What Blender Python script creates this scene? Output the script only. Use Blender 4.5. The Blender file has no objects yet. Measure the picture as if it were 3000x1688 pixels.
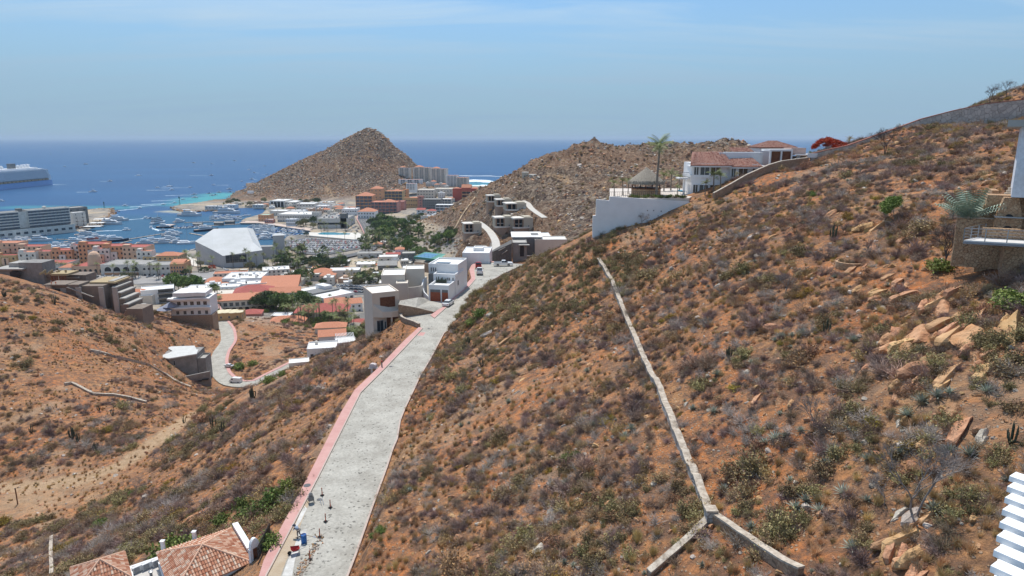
import bpy, math, random, numpy as np
from mathutils import Vector, Matrix, Euler
R = math.radians
random.seed(7); rng = np.random.default_rng(7)
SC = bpy.context.scene
COL = SC.collection
# ------------------------------------------------------------ camera
H = 135.0; FPX = 1980.0; PITCH = math.atan(440/1980)
cam = bpy.data.cameras.new('camera'); camo = bpy.data.objects.new('camera', cam); COL.objects.link(camo)
camo.location = (0, 0, H); camo.rotation_euler = (math.pi/2-PITCH, 0, 0)
cam.sensor_width = 36; cam.lens = 36*FPX/3000; cam.clip_start = .5; cam.clip_end = 300000
SC.camera = camo
# ------------------------------------------------------------ world, sun, exposure
SUN_EL, SUN_AZ = 66.0, -18.0      # azimuth clockwise from +Y
w = bpy.data.worlds.new("World"); SC.world = w; w.use_nodes = True
nt = w.node_tree; nt.nodes.clear()
def N(nt, t, **k):
    n = nt.nodes.new(t)
    for a, b in k.items():
        if a in n.inputs.keys() if isinstance(a, str) else False: n.inputs[a].default_value = b
        else: setattr(n, a, b)
    return n
sky = N(nt, 'ShaderNodeTexSky', sky_type='NISHITA', sun_disc=False, sun_elevation=R(SUN_EL), sun_rotation=R(SUN_AZ), altitude=100, air_density=1.0, dust_density=0.0, ozone_density=3.0)
tc = N(nt, 'ShaderNodeTexCoord')
sep = N(nt, 'ShaderNodeSeparateXYZ'); nt.links.new(tc.outputs['Generated'], sep.inputs[0])
# cirrus: noise on a high flat cloud layer (direction / height)
mz = N(nt, 'ShaderNodeMath', operation='MAXIMUM'); nt.links.new(sep.outputs['Z'], mz.inputs[0]); mz.inputs[1].default_value = .02
ad = N(nt, 'ShaderNodeMath', operation='ADD'); nt.links.new(mz.outputs[0], ad.inputs[0]); ad.inputs[1].default_value = .12
dx = N(nt, 'ShaderNodeMath', operation='DIVIDE'); nt.links.new(sep.outputs['X'], dx.inputs[0]); nt.links.new(ad.outputs[0], dx.inputs[1])
dy = N(nt, 'ShaderNodeMath', operation='DIVIDE'); nt.links.new(sep.outputs['Y'], dy.inputs[0]); nt.links.new(ad.outputs[0], dy.inputs[1])
cb = N(nt, 'ShaderNodeCombineXYZ'); nt.links.new(dx.outputs[0], cb.inputs[0]); nt.links.new(dy.outputs[0], cb.inputs[1])
mp = N(nt, 'ShaderNodeMapping'); nt.links.new(cb.outputs[0], mp.inputs[0]); mp.inputs['Rotation'].default_value = (0, 0, R(8)); mp.inputs['Scale'].default_value = (.34, 1.5, 1); mp.inputs['Location'].default_value = (1.3, .4, 0)
cn = N(nt, 'ShaderNodeTexNoise'); nt.links.new(mp.outputs[0], cn.inputs['Vector']); cn.inputs['Scale'].default_value = 1.5; cn.inputs['Detail'].default_value = 9; cn.inputs['Roughness'].default_value = .58; cn.inputs['Distortion'].default_value = .5
cr = N(nt, 'ShaderNodeMapRange'); nt.links.new(cn.outputs['Fac'], cr.inputs[0]); cr.inputs[1].default_value = .44; cr.inputs[2].default_value = .70; cr.inputs[3].default_value = 0; cr.inputs[4].default_value = .8
cm = N(nt, 'ShaderNodeMixRGB'); nt.links.new(cr.outputs[0], cm.inputs[0]); nt.links.new(sky.outputs[0], cm.inputs[1]); cm.inputs[2].default_value = (6.2, 6.6, 7.2, 1)
tint = N(nt, 'ShaderNodeMixRGB', blend_type='MULTIPLY'); tint.inputs[0].default_value = 1; nt.links.new(cm.outputs[0], tint.inputs[1]); tint.inputs[2].default_value = (.68, .81, .88, 1)
hr = N(nt, 'ShaderNodeMapRange'); nt.links.new(sep.outputs['Z'], hr.inputs[0]); hr.inputs[1].default_value = -.02; hr.inputs[2].default_value = .30; hr.inputs[3].default_value = .92; hr.inputs[4].default_value = 0; hr.interpolation_type = 'SMOOTHERSTEP'
hm_ = N(nt, 'ShaderNodeMixRGB'); nt.links.new(hr.outputs[0], hm_.inputs[0]); nt.links.new(tint.outputs[0], hm_.inputs[1]); hm_.inputs[2].default_value = (1.78, 2.75, 3.75, 1)
bg = N(nt, 'ShaderNodeBackground'); nt.links.new(hm_.outputs[0], bg.inputs[0]); bg.inputs[1].default_value = .125
wo = N(nt, 'ShaderNodeOutputWorld'); nt.links.new(bg.outputs[0], wo.inputs[0])
sl = bpy.data.lights.new('sun', 'SUN'); sl.energy = 3.65; sl.angle = R(.5); sl.color = (1, .955, .89)
so = bpy.data.objects.new('sun', sl); COL.objects.link(so)
sd = Vector((math.sin(R(SUN_AZ))*math.cos(R(SUN_EL)), math.cos(R(SUN_AZ))*math.cos(R(SUN_EL)), math.sin(R(SUN_EL))))
so.rotation_euler = sd.to_track_quat('Z', 'Y').to_euler(); so.location = (0, 0, 400)
SC.view_settings.view_transform = 'Standard'; SC.view_settings.look = 'None'; SC.view_settings.exposure = 0.32; SC.view_settings.gamma = 1
SC.cycles.volume_bounces = 0; SC.cycles.max_bounces = 6; SC.cycles.transparent_max_bounces = 8
SC.cycles.use_denoising = True
# ------------------------------------------------------------ projection helpers (photo pixels, 3000 x 1688)
cp, sp_ = math.cos(PITCH), math.sin(PITCH)
def ray(px, py):
    u = (px-1500)/FPX; v = (844-py)/FPX
    return u, cp+v*sp_, -sp_+v*cp
def P(px, py, Y=None, z=None):
    dx, dy, dz = ray(px, py)
    t = Y/dy if Y is not None else (z-H)/dz
    return (dx*t, dy*t, H+dz*t)
# ------------------------------------------------------------ noise
_perm = rng.permutation(4096); _val = rng.random(4096)
def vnoise(x, y, seed=0):
    xi = np.floor(x).astype(np.int64); yi = np.floor(y).astype(np.int64)
    fx = x-xi; fy = y-yi; fx = fx*fx*(3-2*fx); fy = fy*fy*(3-2*fy)
    def h(a, b): return _val[_perm[(_perm[(a+seed*17) & 4095]+b) & 4095]]
    return (h(xi, yi)*(1-fx)+h(xi+1, yi)*fx)*(1-fy)+(h(xi, yi+1)*(1-fx)+h(xi+1, yi+1)*fx)*fy
def fbm(x, y, s, o=4, seed=0, g=.5):
    a = 1; t = 0; n = 0; x = np.asarray(x, float)/s; y = np.asarray(y, float)/s
    for k in range(o):
        t = t+a*(vnoise(x, y, seed+k)*2-1); n += a; a *= g; x = x*2.03+11.7; y = y*2.03-5.3
    return t/n
def sstep(a, b, x):
    t = np.clip((x-a)/(b-a), 0, 1); return t*t*(3-2*t)
# ------------------------------------------------------------ terrain control points
CP = []
for Y in (-10, 20, 45, 90):
    for X, z in ((-13, 94.6), (-8, 97.5), (0, 101.5), (8, 105.3), (15, 109), (22, 114), (30, 119), (41, 123.8), (60, 130), (85, 137), (120, 146)):
        CP.append((X, Y, z))
for X, z in ((-10, 95), (-4, 100), (4, 107), (10, 111), (26, 118)): CP.append((X, 130, z))
for a in ((1735,709,130),(1877,660,131),(2016,598,132),(2094,589,129),(2187,543,130.5),(2252,511,132),(2367,486,136),(2510,435,140),(2635,387,142),(2821,371,140),(2899,376,138),(3050,330,150),(3000,249,170),(2900,300,172),(3200,200,190)):
    CP.append(P(a[0], a[1], Y=a[2]))
CP += [(6,150,108),(22,165,114),(40,160,122),(60,165,127),(85,175,131),(10,185,97),(28,195,103),(60,205,112),(100,215,122),(150,220,140),
       (30,235,93),(70,255,98),(120,270,108),(180,290,120),(-6,230,91),(12,262,90.5),(25,295,90),(-12,262,86),(-5,310,84),(30,330,84),(80,340,84),(150,380,96)]
# far rocky ridge
for a in ((1455,735,560),(1390,697,565),(1350,722,720),(1440,738,600),(1560,705,512),(1620,700,505),(1700,690,480),(1430,640,640),(1480,640,590),(1540,620,600),(1620,600,590),(1700,620,540),
          (1440,590,700),(1560,520,705),(1620,545,660),(1700,540,620),(1850,560,560),(2000,560,520),(1850,490,680),(2050,480,640),(2200,470,620),
          (1412,556,850),(1468,537,800),(1521,506,760),(1552,497,745),(1608,491,740),(1661,454,760),(1697,434,770),(1743,424,775),(1768,447,780),(1836,448,780),(1886,448,780),(1930,432,775),(1960,417,770),(1992,443,775),(2022,450,770),(2069,440,750),(2116,420,740),(2147,421,740),(2193,437,740),(2300,490,740),(2600,500,760),(2250,470,720),
          (1403,563,900),(1300,620,910),(1220,650,950),(1150,668,980),(1090,690,900),(1318,690,809),(1230,700,840),(1130,705,850),(1380,600,860),(1400,640,760)):
    CP.append(P(a[0], a[1], Y=a[2]))
CP += [(-20,430,40),(40,430,58),(120,440,70),(200,430,90),(-60,560,20),(-40,640,25),(300,900,60),(0,980,45),(150,950,70),(60,1200,8),(300,1250,5),(600,1100,30),(300,1700,4),(-60,1100,12)]
# bank under the road, going down to the gully
for a in ((1177,950,168),(1083,990,180),(990,1037,190),(885,1083,200),(804,1124,215),(722,1147,235)): CP.append(P(a[0], a[1], Y=a[2]))
CP += [(-28.5,110,93),(-29,85,93),(-27.5,66,93),(-26,150,93),(-24,165,91),(-26,50,93),(-25,30,93),(-30,20,91)]
for a in ((1000,1190,112),(950,1200,118),(900,1300,96),(870,1400,85),(820,1500,76),(700,1450,86),(620,1560,80),(760,1350,103),(850,1200,130),(700,1230,147),(600,1350,122),(500,1255,165),(620,1190,208),(700,1155,245),
          (350,1390,140),(120,1400,140),(250,1500,122),(100,1600,108),(400,1500,112),(0,1250,168),(200,1250,168),(350,1200,182),(450,1130,212),(0,1100,196),(200,1080,210),(350,1060,228),(480,1100,235),(580,1160,235),
          (0,950,228),(150,950,240),(300,990,250),(0,850,262),(90,862,270),(200,885,282),(350,935,292),(440,960,300),(540,985,310),(470,1010,285),(-300,800,250),(-300,1000,210),(-300,1300,160),(620,1120,283),(560,1090,288)):
    CP.append(P(a[0], a[1], Y=a[2]))
# valley road, mounds and the lower ground
for a in ((640,930,405),(650,1000,350),(640,1090,295),(720,1130,272),(800,1100,282),(860,1060,300),(800,1000,345),(760,960,380),(900,990,365),(720,1040,320),(560,930,395),(600,1040,325),(560,985,345),
          (416,945,330),(300,900,330),(150,840,325),(0,800,325),(950,1040,310),(1050,1010,300),(1100,960,320),(-300,780,330)):
    CP.append(P(a[0], a[1], Y=a[2]))
CP += [(-130,430,20),(-200,430,21),(-300,430,26),(-60,430,18),(-60,340,24),(-30,230,60),(-40,260,42),(-60,260,40),(-90,300,28),(-25,200,72),(-20,280,50),
       (-400,420,30),(-130,500,13),(-300,500,14),(-450,500,16),(-20,520,16),(-200,600,8),(-450,600,8),(-60,640,10),(-300,700,5),(-100,760,6),(-500,700,4)]
CP += [P(*a[:2], Y=a[2]) for a in ((1384,690,558),(1475,688,560),(1530,690,556),(1446,607,638),(1476,620,618),(1510,632,598),(1384,700,545),(1475,702,548),(1540,706,545),(455,1040,266),(470,1078,260),(530,1132,260),(600,1152,266))]
# mountain
for a in ((676,584,1560),(699,567,1620),(792,513,1640),(856,472,1650),(888,461,1650),(920,458,1650),(967,438,1645),(1013,403,1640),(1054,380,1640),(1072,373,1640),(1089,376,1640),(1118,397,1640),(1165,438,1640),(1200,467,1640),(1216,492,1640),
          (900,520,1560),(1000,470,1570),(1075,450,1570),(1150,500,1570),(960,550,1500),(1060,540,1490),(1150,560,1480),(820,560,1520),(760,580,1500)):
    CP.append(P(a[0], a[1], Y=a[2]))
for X in (-640,-560,-480,-400,-320): CP.append((X, 1460-(X+640)*.18, 6))
CP += [(-640,1850,0),(-450,1950,0),(-300,1950,2),(-200,1850,8),(-250,1475,31),(-200,1470,31),(-150,1465,31),(-100,1460,31),(-130,1580,27),(-200,1580,30),(-60,1640,14),(-380,1800,70),(-200,1750,14),(-120,1780,14),(-60,1340,20),(-20,1860,4),(-330,1720,110),(-500,1760,30),
       (-400,1200,4),(-300,1000,4),(-250,1200,5),(-180,1300,10),(-200,900,4),(-700,1300,3),(-900,900,3),(-130,1050,12),(-170,1150,14)]
CP = np.array(CP, float)
def _fit(C):
    n = len(C); D = np.sqrt((C[:, None, 0]-C[None, :, 0])**2+(C[:, None, 1]-C[None, :, 1])**2)
    A = np.zeros((n+3, n+3)); A[:n, :n] = -D+np.eye(n)*1e-3*0; A[:n, n:] = np.c_[np.ones(n), C[:, :2]/1000]; A[n:, :n] = A[:n, n:].T
    return np.linalg.lstsq(A, np.r_[C[:, 2], 0, 0, 0], rcond=None)[0]
_W = _fit(CP)
def rbf(x, y):
    x = np.asarray(x, float).ravel(); y = np.asarray(y, float).ravel(); out = np.empty(len(x)); n = len(CP)
    for i in range(0, len(x), 40000):
        a = x[i:i+40000, None]-CP[None, :, 0]; b = y[i:i+40000, None]-CP[None, :, 1]
        out[i:i+40000] = -np.sqrt(a*a+b*b)@_W[:n]+_W[n]+_W[n+1]*x[i:i+40000]/1000+_W[n+2]*y[i:i+40000]/1000
    return out
# coast
LAND = [P(a, b, z=0)[:2] for a, b in ((-900,760),(0,740),(330,752),(480,755),(575,738),(760,738),(800,722),(833,713),(836,697),(896,692),(908,683),(906,674),(850,667),(757,653),(703,653),(710,646),(766,630),(780,613),(768,609),(698,610),(645,616),(570,620),(547,621),(512,613),(505,609),(520,604),(547,601),(617,592),(673,585),(687,567),(724,551))]
LAND += [(-800,2050),(-640,2010),(-420,2060),(-300,2050),(-215,1930),(-120,1925),(-60,1900),(60,1880),(300,1860),(900,1800),(3500,1700),(3500,-500),(-3500,-500)]
PEN = [P(a, b, z=0)[:2] for a, b in ((-600,720),(0,699),(222,676),(240,681),(285,663),(331,622),(322,612),(289,613),(247,618),(150,622),(-600,640))]
def sdpoly(poly, x, y):
    d = np.full(x.shape, 1e18); ins = np.zeros(x.shape, bool); n = len(poly)
    for i in range(n):
        x0, y0 = poly[i]; x1, y1 = poly[(i+1) % n]; ex, ey = x1-x0, y1-y0
        t = np.clip(((x-x0)*ex+(y-y0)*ey)/(ex*ex+ey*ey), 0, 1)
        d = np.minimum(d, (x-x0-t*ex)**2+(y-y0-t*ey)**2)
        c = ((y0 > y) != (y1 > y)); ins ^= c & (x < (x1-x0)*(y-y0)/((y1-y0) if y1 != y0 else 1e-9)+x0)
    return np.where(ins, -1, 1)*np.sqrt(d)
def sdline(line, x, y):
    """distance to a polyline and its height there"""
    d = np.full(x.shape, 1e18); zz = np.zeros(x.shape)
    for i in range(len(line)-1):
        x0, y0, z0 = line[i]; x1, y1, z1 = line[i+1]; ex, ey = x1-x0, y1-y0
        t = np.clip(((x-x0)*ex+(y-y0)*ey)/(ex*ex+ey*ey+1e-9), 0, 1)
        q = (x-x0-t*ex)**2+(y-y0-t*ey)**2; m = q < d
        d = np.where(m, q, d); zz = np.where(m, z0+t*(z1-z0), zz)
    return np.sqrt(d), zz
ROADZ = 94.0
# main road, outer left edge (pavement), kerb, right edge
PO = [(760,1688),(773,1645),(902,1400),(1000,1209),(1039,1145),(1110,1078),(1184,1000),(1227,960)]
PI = [(778,1688),(801,1645),(930,1400),(1000,1261),(1055,1152),(1126,1081),(1203,1000),(1237,963)]
PO2 = [(1261,925),(1296,900),(1315,876),(1332,859),(1362,838),(1381,816),(1375,791),(1381,778),(1392,771),(1419,767),(1446,767)]
PI2 = [(1272,933),(1305,903),(1326,884),(1345,864),(1373,841),(1392,819),(1389,791),(1394,779),(1416,770.5),(1446,769.5),(1490,771),(1538,775)]
PR = [(1014,1688),(1039,1624),(1087,1487),(1100,1452),(1130,1370),(1150,1310),(1161,1286),(1170,1232),(1186,1192),(1211,1141),(1228,1103),(1259,1052),(1299,976),(1340,949),(1354,917),(1389,887),(1408,857),(1435,824),(1476,800),(1528,778)]
g94 = lambda L: [P(a, b, z=ROADZ)[:2] for a, b in L]
wPO, wPI, wPO2, wPI2, wPR = g94(PO), g94(PI), g94(PO2), g94(PI2), g94(PR)
near = lambda q: [(q[0][0]+1.5, q[0][1]-30)]
PAVEPOLY = near(wPO)+wPO+[P(1227,958,z=94)[:2],P(1177,933,z=94)[:2],P(1190,925,z=94)[:2],P(1262,912,z=94)[:2]]+wPO2+[wPI2[-1]]+wPR[::-1]+near(wPR)
VROAD = [(*P(a, b, z=z)[:2], z) for a, b, z in ((610,860,20),(622,900,21),(640,935,24),(664,965,26),(668,1000,28),(645,1030,29),(636,1060,30),(642,1095,31),(668,1120,32.5),(710,1128,33),(760,1122,32.5),(795,1103,32),(840,1080,31),(880,1060,31))]
CROAD = [(*P(a, b, Y=Y), ) for a, b, Y in ((1440,738,490),(1455,733,505),(1452,705,528),(1437,680,555),(1415,660,588),(1400,650,600))]
CROAD2 = [(*P(a, b, Y=Y), ) for a, b, Y in ((1596,638,560),(1575,625,575),(1555,610,600),(1545,595,625),(1530,588,640))]
CROAD3 = [(*P(a, b, Y=Y), ) for a, b, Y in ((1608,514,690),(1640,518,680),(1660,527,665),(1678,540,650),(1680,550,640),(1665,556,635))]
TRAIL = [(*P(a, b, Y=Y), ) for a, b, Y in ((-100,1430,140),(120,1420,138),(240,1400,139),(340,1370,143),(430,1310,152),(500,1255,165),(560,1215,188),(620,1190,208))]
BLVD = [(*P(a, b, z=z)[:2], z) for a, b, z in ((1066,630,8),(1063,641,8),(1076,660,7),(1086,680,6),(1096,700,5),(1100,715,5),(1075,740,5),(980,757,5),(880,765,5),(780,800,6),(640,825,7.8),(500,832,7.9),(380,837,7.9),(250,832,7.9),(100,826,7.9))]
def hz(x, y, detail=True):
    x = np.asarray(x, float); y = np.asarray(y, float); sh = x.shape; x = x.ravel(); y = y.ravel()
    h = rbf(x, y)
    if detail:
        town = sstep(330, 420, y)*(1-sstep(-150, -60, x-y*.02))*(1-sstep(1350, 1480, y)) + sstep(330, 420, y)*(1-sstep(25, 40, h))
        town = np.clip(town, 0, 1)*(1-sstep(30, 45, h))
        steep = 1-.93*town
        n1 = fbm(x, y, 26, 3, 3)*1.5*sstep(30, 160, np.hypot(x, y)); n2 = fbm(x*.55+y*.3, y, 6, 4, 9)*.55
        big = np.clip((y-420)/300, 0, 1)
        rid = (1-np.abs(fbm(x+fbm(x, y, 60, 2, 5)*30, y, 55, 5, 21)))*14*big-9*big
        rk = np.abs(fbm(x, y, 13, 4, 33))*10*big
        farm = sstep(1400, 1480, y)*(x < -190)*(x > -720)
        ridm = sstep(480, 560, y)*(x > -190)*(1-sstep(1000, 1150, y))*sstep(28, 45, h)
        fm = np.clip(farm*sstep(10, 30, h)+ridm, 0, 1)
        h = h+(n1+n2)*steep*(1-.5*fm)+(rid+rk)*fm*.75
    # roads
    s = sdpoly(PAVEPOLY, x, y); left = x < -17-.0*y
    k = sstep(0.3, 2.6, s); h = np.where(s < 3, (ROADZ-.25)*(1-k)+h*k, h)
    for L, wd, mg in ((VROAD, 4.2, 4), (CROAD, 4, 5), (CROAD2, 4, 5), (CROAD3, 4, 6), (TRAIL, 2.2, 4)):
        d, z = sdline(L, x, y); k = sstep(wd, wd+mg, d); h = np.where(d < wd+mg, (z-.3)*(1-k)+h*k, h)
    far = y > 500
    a = sdpoly(LAND, x, y); b = sdpoly(PEN, x, y); s = np.minimum(a, b)
    hb = np.where(b < 0, 2.2, h)
    inl = np.where(s < 0, np.minimum(np.maximum(hb, np.where(b < 0, 2.2, 3.6)), 1.6+(-s-1)*.5), -np.minimum(s*.7, 8)-.3)
    h = np.where(far, inl, h)
    return h.reshape(sh)
def G(px, py, t0=5, t1=2500):
    """where the line through a photo pixel first meets the ground"""
    d = ray(px, py); t = np.geomspace(t0, t1, 900); z = H+d[2]*t
    g = hz(d[0]*t, d[1]*t); i = np.argmax(z < g)
    a, b = t[max(i-1, 0)], t[i]
    t = np.linspace(a, b, 12); z = H+d[2]*t; g = hz(d[0]*t, d[1]*t); i = np.argmax(z <= g)
    return Vector((d[0]*t[i], d[1]*t[i], g[i]))
def gz(x, y): return float(hz(np.array([x]), np.array([y]))[0])
# ------------------------------------------------------------ materials
def rgb(c): return (*c, 1) if len(c) == 3 else c
MATS = {}
def mat(name, c, rough=.8, c2=None, ns=3.0, bump=0.0, bs=20.0, rnd=0.0, metal=0.0, spec=.3, coord='Object', det=5, c3=None, ns3=.5):
    if name in MATS: return MATS[name]
    m = bpy.data.materials.new(name); m.use_nodes = True; nt = m.node_tree; b = nt.nodes['Principled BSDF']
    b.inputs['Roughness'].default_value = rough; b.inputs['Metallic'].default_value = metal; b.inputs['Specular IOR Level'].default_value = spec
    tc = nt.nodes.new('ShaderNodeTexCoord'); out = None
    if c2 is None: c2 = tuple(x*.82 for x in c)
    n = nt.nodes.new('ShaderNodeTexNoise'); n.inputs['Scale'].default_value = ns; n.inputs['Detail'].default_value = det; n.inputs['Roughness'].default_value = .62
    nt.links.new(tc.outputs[coord], n.inputs['Vector'])
    r = nt.nodes.new('ShaderNodeMapRange'); r.inputs[1].default_value = .36; r.inputs[2].default_value = .64; nt.links.new(n.outputs['Fac'], r.inputs[0])
    mx = nt.nodes.new('ShaderNodeMixRGB'); mx.inputs[1].default_value = rgb(c); mx.inputs[2].default_value = rgb(c2); nt.links.new(r.outputs[0], mx.inputs[0]); out = mx.outputs[0]
    if c3:
        n3 = nt.nodes.new('ShaderNodeTexNoise'); n3.inputs['Scale'].default_value = ns3; n3.inputs['Detail'].default_value = 6; nt.links.new(tc.outputs[coord], n3.inputs['Vector'])
        r3 = nt.nodes.new('ShaderNodeMapRange'); r3.inputs[1].default_value = .5; r3.inputs[2].default_value = .66; nt.links.new(n3.outputs['Fac'], r3.inputs[0])
        m3 = nt.nodes.new('ShaderNodeMixRGB'); nt.links.new(r3.outputs[0], m3.inputs[0]); nt.links.new(out, m3.inputs[1]); m3.inputs[2].default_value = rgb(c3); out = m3.outputs[0]
    if rnd:
        oi = nt.nodes.new('ShaderNodeObjectInfo'); hs = nt.nodes.new('ShaderNodeHueSaturation')
        a = nt.nodes.new('ShaderNodeMapRange'); a.inputs[3].default_value = 1-rnd; a.inputs[4].default_value = 1+rnd; nt.links.new(oi.outputs['Random'], a.inputs[0]); nt.links.new(a.outputs[0], hs.inputs['Value'])
        q = nt.nodes.new('ShaderNodeMath'); q.operation = 'MULTIPLY'; q.inputs[1].default_value = 7.31; nt.links.new(oi.outputs['Random'], q.inputs[0])
        q2 = nt.nodes.new('ShaderNodeMath'); q2.operation = 'FRACT'; nt.links.new(q.outputs[0], q2.inputs[0])
        a2 = nt.nodes.new('ShaderNodeMapRange'); a2.inputs[3].default_value = .5-rnd*.06; a2.inputs[4].default_value = .5+rnd*.06; nt.links.new(q2.outputs[0], a2.inputs[0]); nt.links.new(a2.outputs[0], hs.inputs['Hue'])
        nt.links.new(out, hs.inputs['Color']); out = hs.outputs[0]
    nt.links.new(out, b.inputs['Base Color'])
    if bump:
        n2 = nt.nodes.new('ShaderNodeTexNoise'); n2.inputs['Scale'].default_value = bs; n2.inputs['Detail'].default_value = 6; nt.links.new(tc.outputs[coord], n2.inputs['Vector'])
        bp = nt.nodes.new('ShaderNodeBump'); bp.inputs['Strength'].default_value = min(bump, 1); bp.inputs['Distance'].default_value = 1/bs*1.5; nt.links.new(n2.outputs['Fac'], bp.inputs['Height']); nt.links.new(bp.outputs[0], b.inputs['Normal'])
    MATS[name] = m; return m
# ------------------------------------------------------------ mesh builder and object helpers
class MB:
    def __init__(s): s.v = []; s.f = []; s.m = []; s.cur = 0
    def add(s, vs, fs, m=None):
        o = len(s.v); s.v += [tuple(p) for p in vs]; s.f += [tuple(i+o for i in f) for f in fs]; s.m += [s.cur if m is None else m]*len(fs); return s
    def box(s, x0, x1, y0, y1, z0, z1, rz=0, m=None, c=None):
        V = [(x, y, z) for z in (z0, z1) for x, y in ((x0, y0), (x1, y0), (x1, y1), (x0, y1))]
        if rz:
            cx, cy = c or ((x0+x1)/2, (y0+y1)/2); a, b = math.cos(rz), math.sin(rz)
            V = [(cx+(x-cx)*a-(y-cy)*b, cy+(x-cx)*b+(y-cy)*a, z) for x, y, z in V]
        return s.add(V, [(3,2,1,0),(4,5,6,7),(0,1,5,4),(1,2,6,5),(2,3,7,6),(3,0,4,7)], m)
    def prism(s, poly, z0, z1, m=None, top=True, bot=True):
        n = len(poly)
        A = sum(poly[i][0]*poly[(i+1) % n][1]-poly[(i+1) % n][0]*poly[i][1] for i in range(n))
        if A < 0: poly = poly[::-1]
        f0 = (lambda p: z0(p) if callable(z0) else z0); f1 = (lambda p: z1(p) if callable(z1) else z1)
        V = [(p[0], p[1], f0(p)) for p in poly]+[(p[0], p[1], f1(p)) for p in poly]
        F = [(i, (i+1) % n, (i+1) % n+n, i+n) for i in range(n)]
        if top: F.append(tuple(range(n, 2*n)))
        if bot: F.append(tuple(range(n-1, -1, -1)))
        return s.add(V, F, m)
    def tube(s, pts, r, n=6, m=None, cap=True):
        pts = [Vector(p) for p in pts]; rs = r if isinstance(r, (list, tuple)) else [r]*len(pts); V = []; F = []
        for i, p in enumerate(pts):
            d = (pts[min(i+1, len(pts)-1)]-pts[max(i-1, 0)]).normalized()
            a = d.orthogonal() if abs(d.z) > .95 else d.cross(Vector((0, 0, 1))); a.normalize(); b = d.cross(a)
            V += [p+(a*math.cos(2*math.pi*k/n)+b*math.sin(2*math.pi*k/n))*rs[i] for k in range(n)]
        for i in range(len(pts)-1):
            for k in range(n): F.append((i*n+k, i*n+(k+1) % n, (i+1)*n+(k+1) % n, (i+1)*n+k))
        if cap: F += [tuple(range(n-1, -1, -1)), tuple(range((len(pts)-1)*n, len(pts)*n))]
        return s.add(V, F, m)
    def lathe(s, prof, n=12, c=(0, 0, 0), m=None):
        V = [(c[0]+r*math.cos(2*math.pi*k/n), c[1]+r*math.sin(2*math.pi*k/n), c[2]+z) for r, z in prof for k in range(n)]
        F = [(i*n+k, i*n+(k+1) % n, (i+1)*n+(k+1) % n, (i+1)*n+k) for i in range(len(prof)-1) for k in range(n)]
        F += [tuple(range(n-1, -1, -1)), tuple(range((len(prof)-1)*n, len(prof)*n))]
        return s.add(V, F, m)
    def ribbon(s, A, B, z, m=None):
        n = len(A); zf = z if callable(z) else (lambda p: z)
        V = [(p[0], p[1], p[2] if len(p) > 2 else zf(p)) for p in A]+[(p[0], p[1], p[2] if len(p) > 2 else zf(p)) for p in B]
        return s.add(V, [(i, i+1, n+i+1, n+i) for i in range(n-1)], m)
    def mesh(s, name, mats, smooth=False):
        me = bpy.data.meshes.new(name); me.from_pydata(s.v, [], s.f)
        for x in (mats if isinstance(mats, (list, tuple)) else [mats]): me.materials.append(x)
        if isinstance(mats, (list, tuple)) and len(mats) > 1: me.polygons.foreach_set('material_index', s.m)
        if smooth: me.polygons.foreach_set('use_smooth', [True]*len(s.f))
        me.update(); return me
    def obj(s, name, mats, parent=None, smooth=False, **k):
        return link(name, s.mesh(name, mats, smooth), parent, **k)
def link(name, data, parent=None, loc=None, rz=None, label=None, cat=None, group=None, kind=None, scale=None):
    o = bpy.data.objects.new(name, data); COL.objects.link(o)
    if parent is not None: o.parent = parent
    if loc is not None: o.location = loc
    if rz is not None: o.rotation_euler = (0, 0, rz)
    if scale is not None: o.scale = scale if hasattr(scale, '__len__') else (scale,)*3
    if label: o['label'] = label
    if cat: o['category'] = cat
    if group: o['group'] = group
    if kind: o['kind'] = kind
    return o
def thing(name, label, cat, loc=(0, 0, 0), rz=0, group=None): return link(name, None, None, loc, rz, label, cat, group, 'thing')
def dup(o, loc=None, rz=None, scale=None, label=None, group=None):
    def cpy(a, par):
        c = a.copy(); COL.objects.link(c); c.parent = par
        for ch in KIDS.get(a.name, ()): cpy(ch, c)
        return c
    def reg(a):
        if a.name not in KIDS:
            KIDS[a.name] = list(a.children)
            for ch in a.children: reg(ch)
    reg(o); c = cpy(o, None)
    if loc is not None: c.location = loc
    if rz is not None: c.rotation_euler = (0, 0, rz)
    if scale is not None: c.scale = scale if hasattr(scale, '__len__') else (scale,)*3
    if label: c['label'] = label
    if group: c['group'] = group
    return c
KIDS = {}
def struct(name, mb, m, smooth=False, **k): return mb.obj(name, m, None, smooth, kind='structure', **k)
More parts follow.
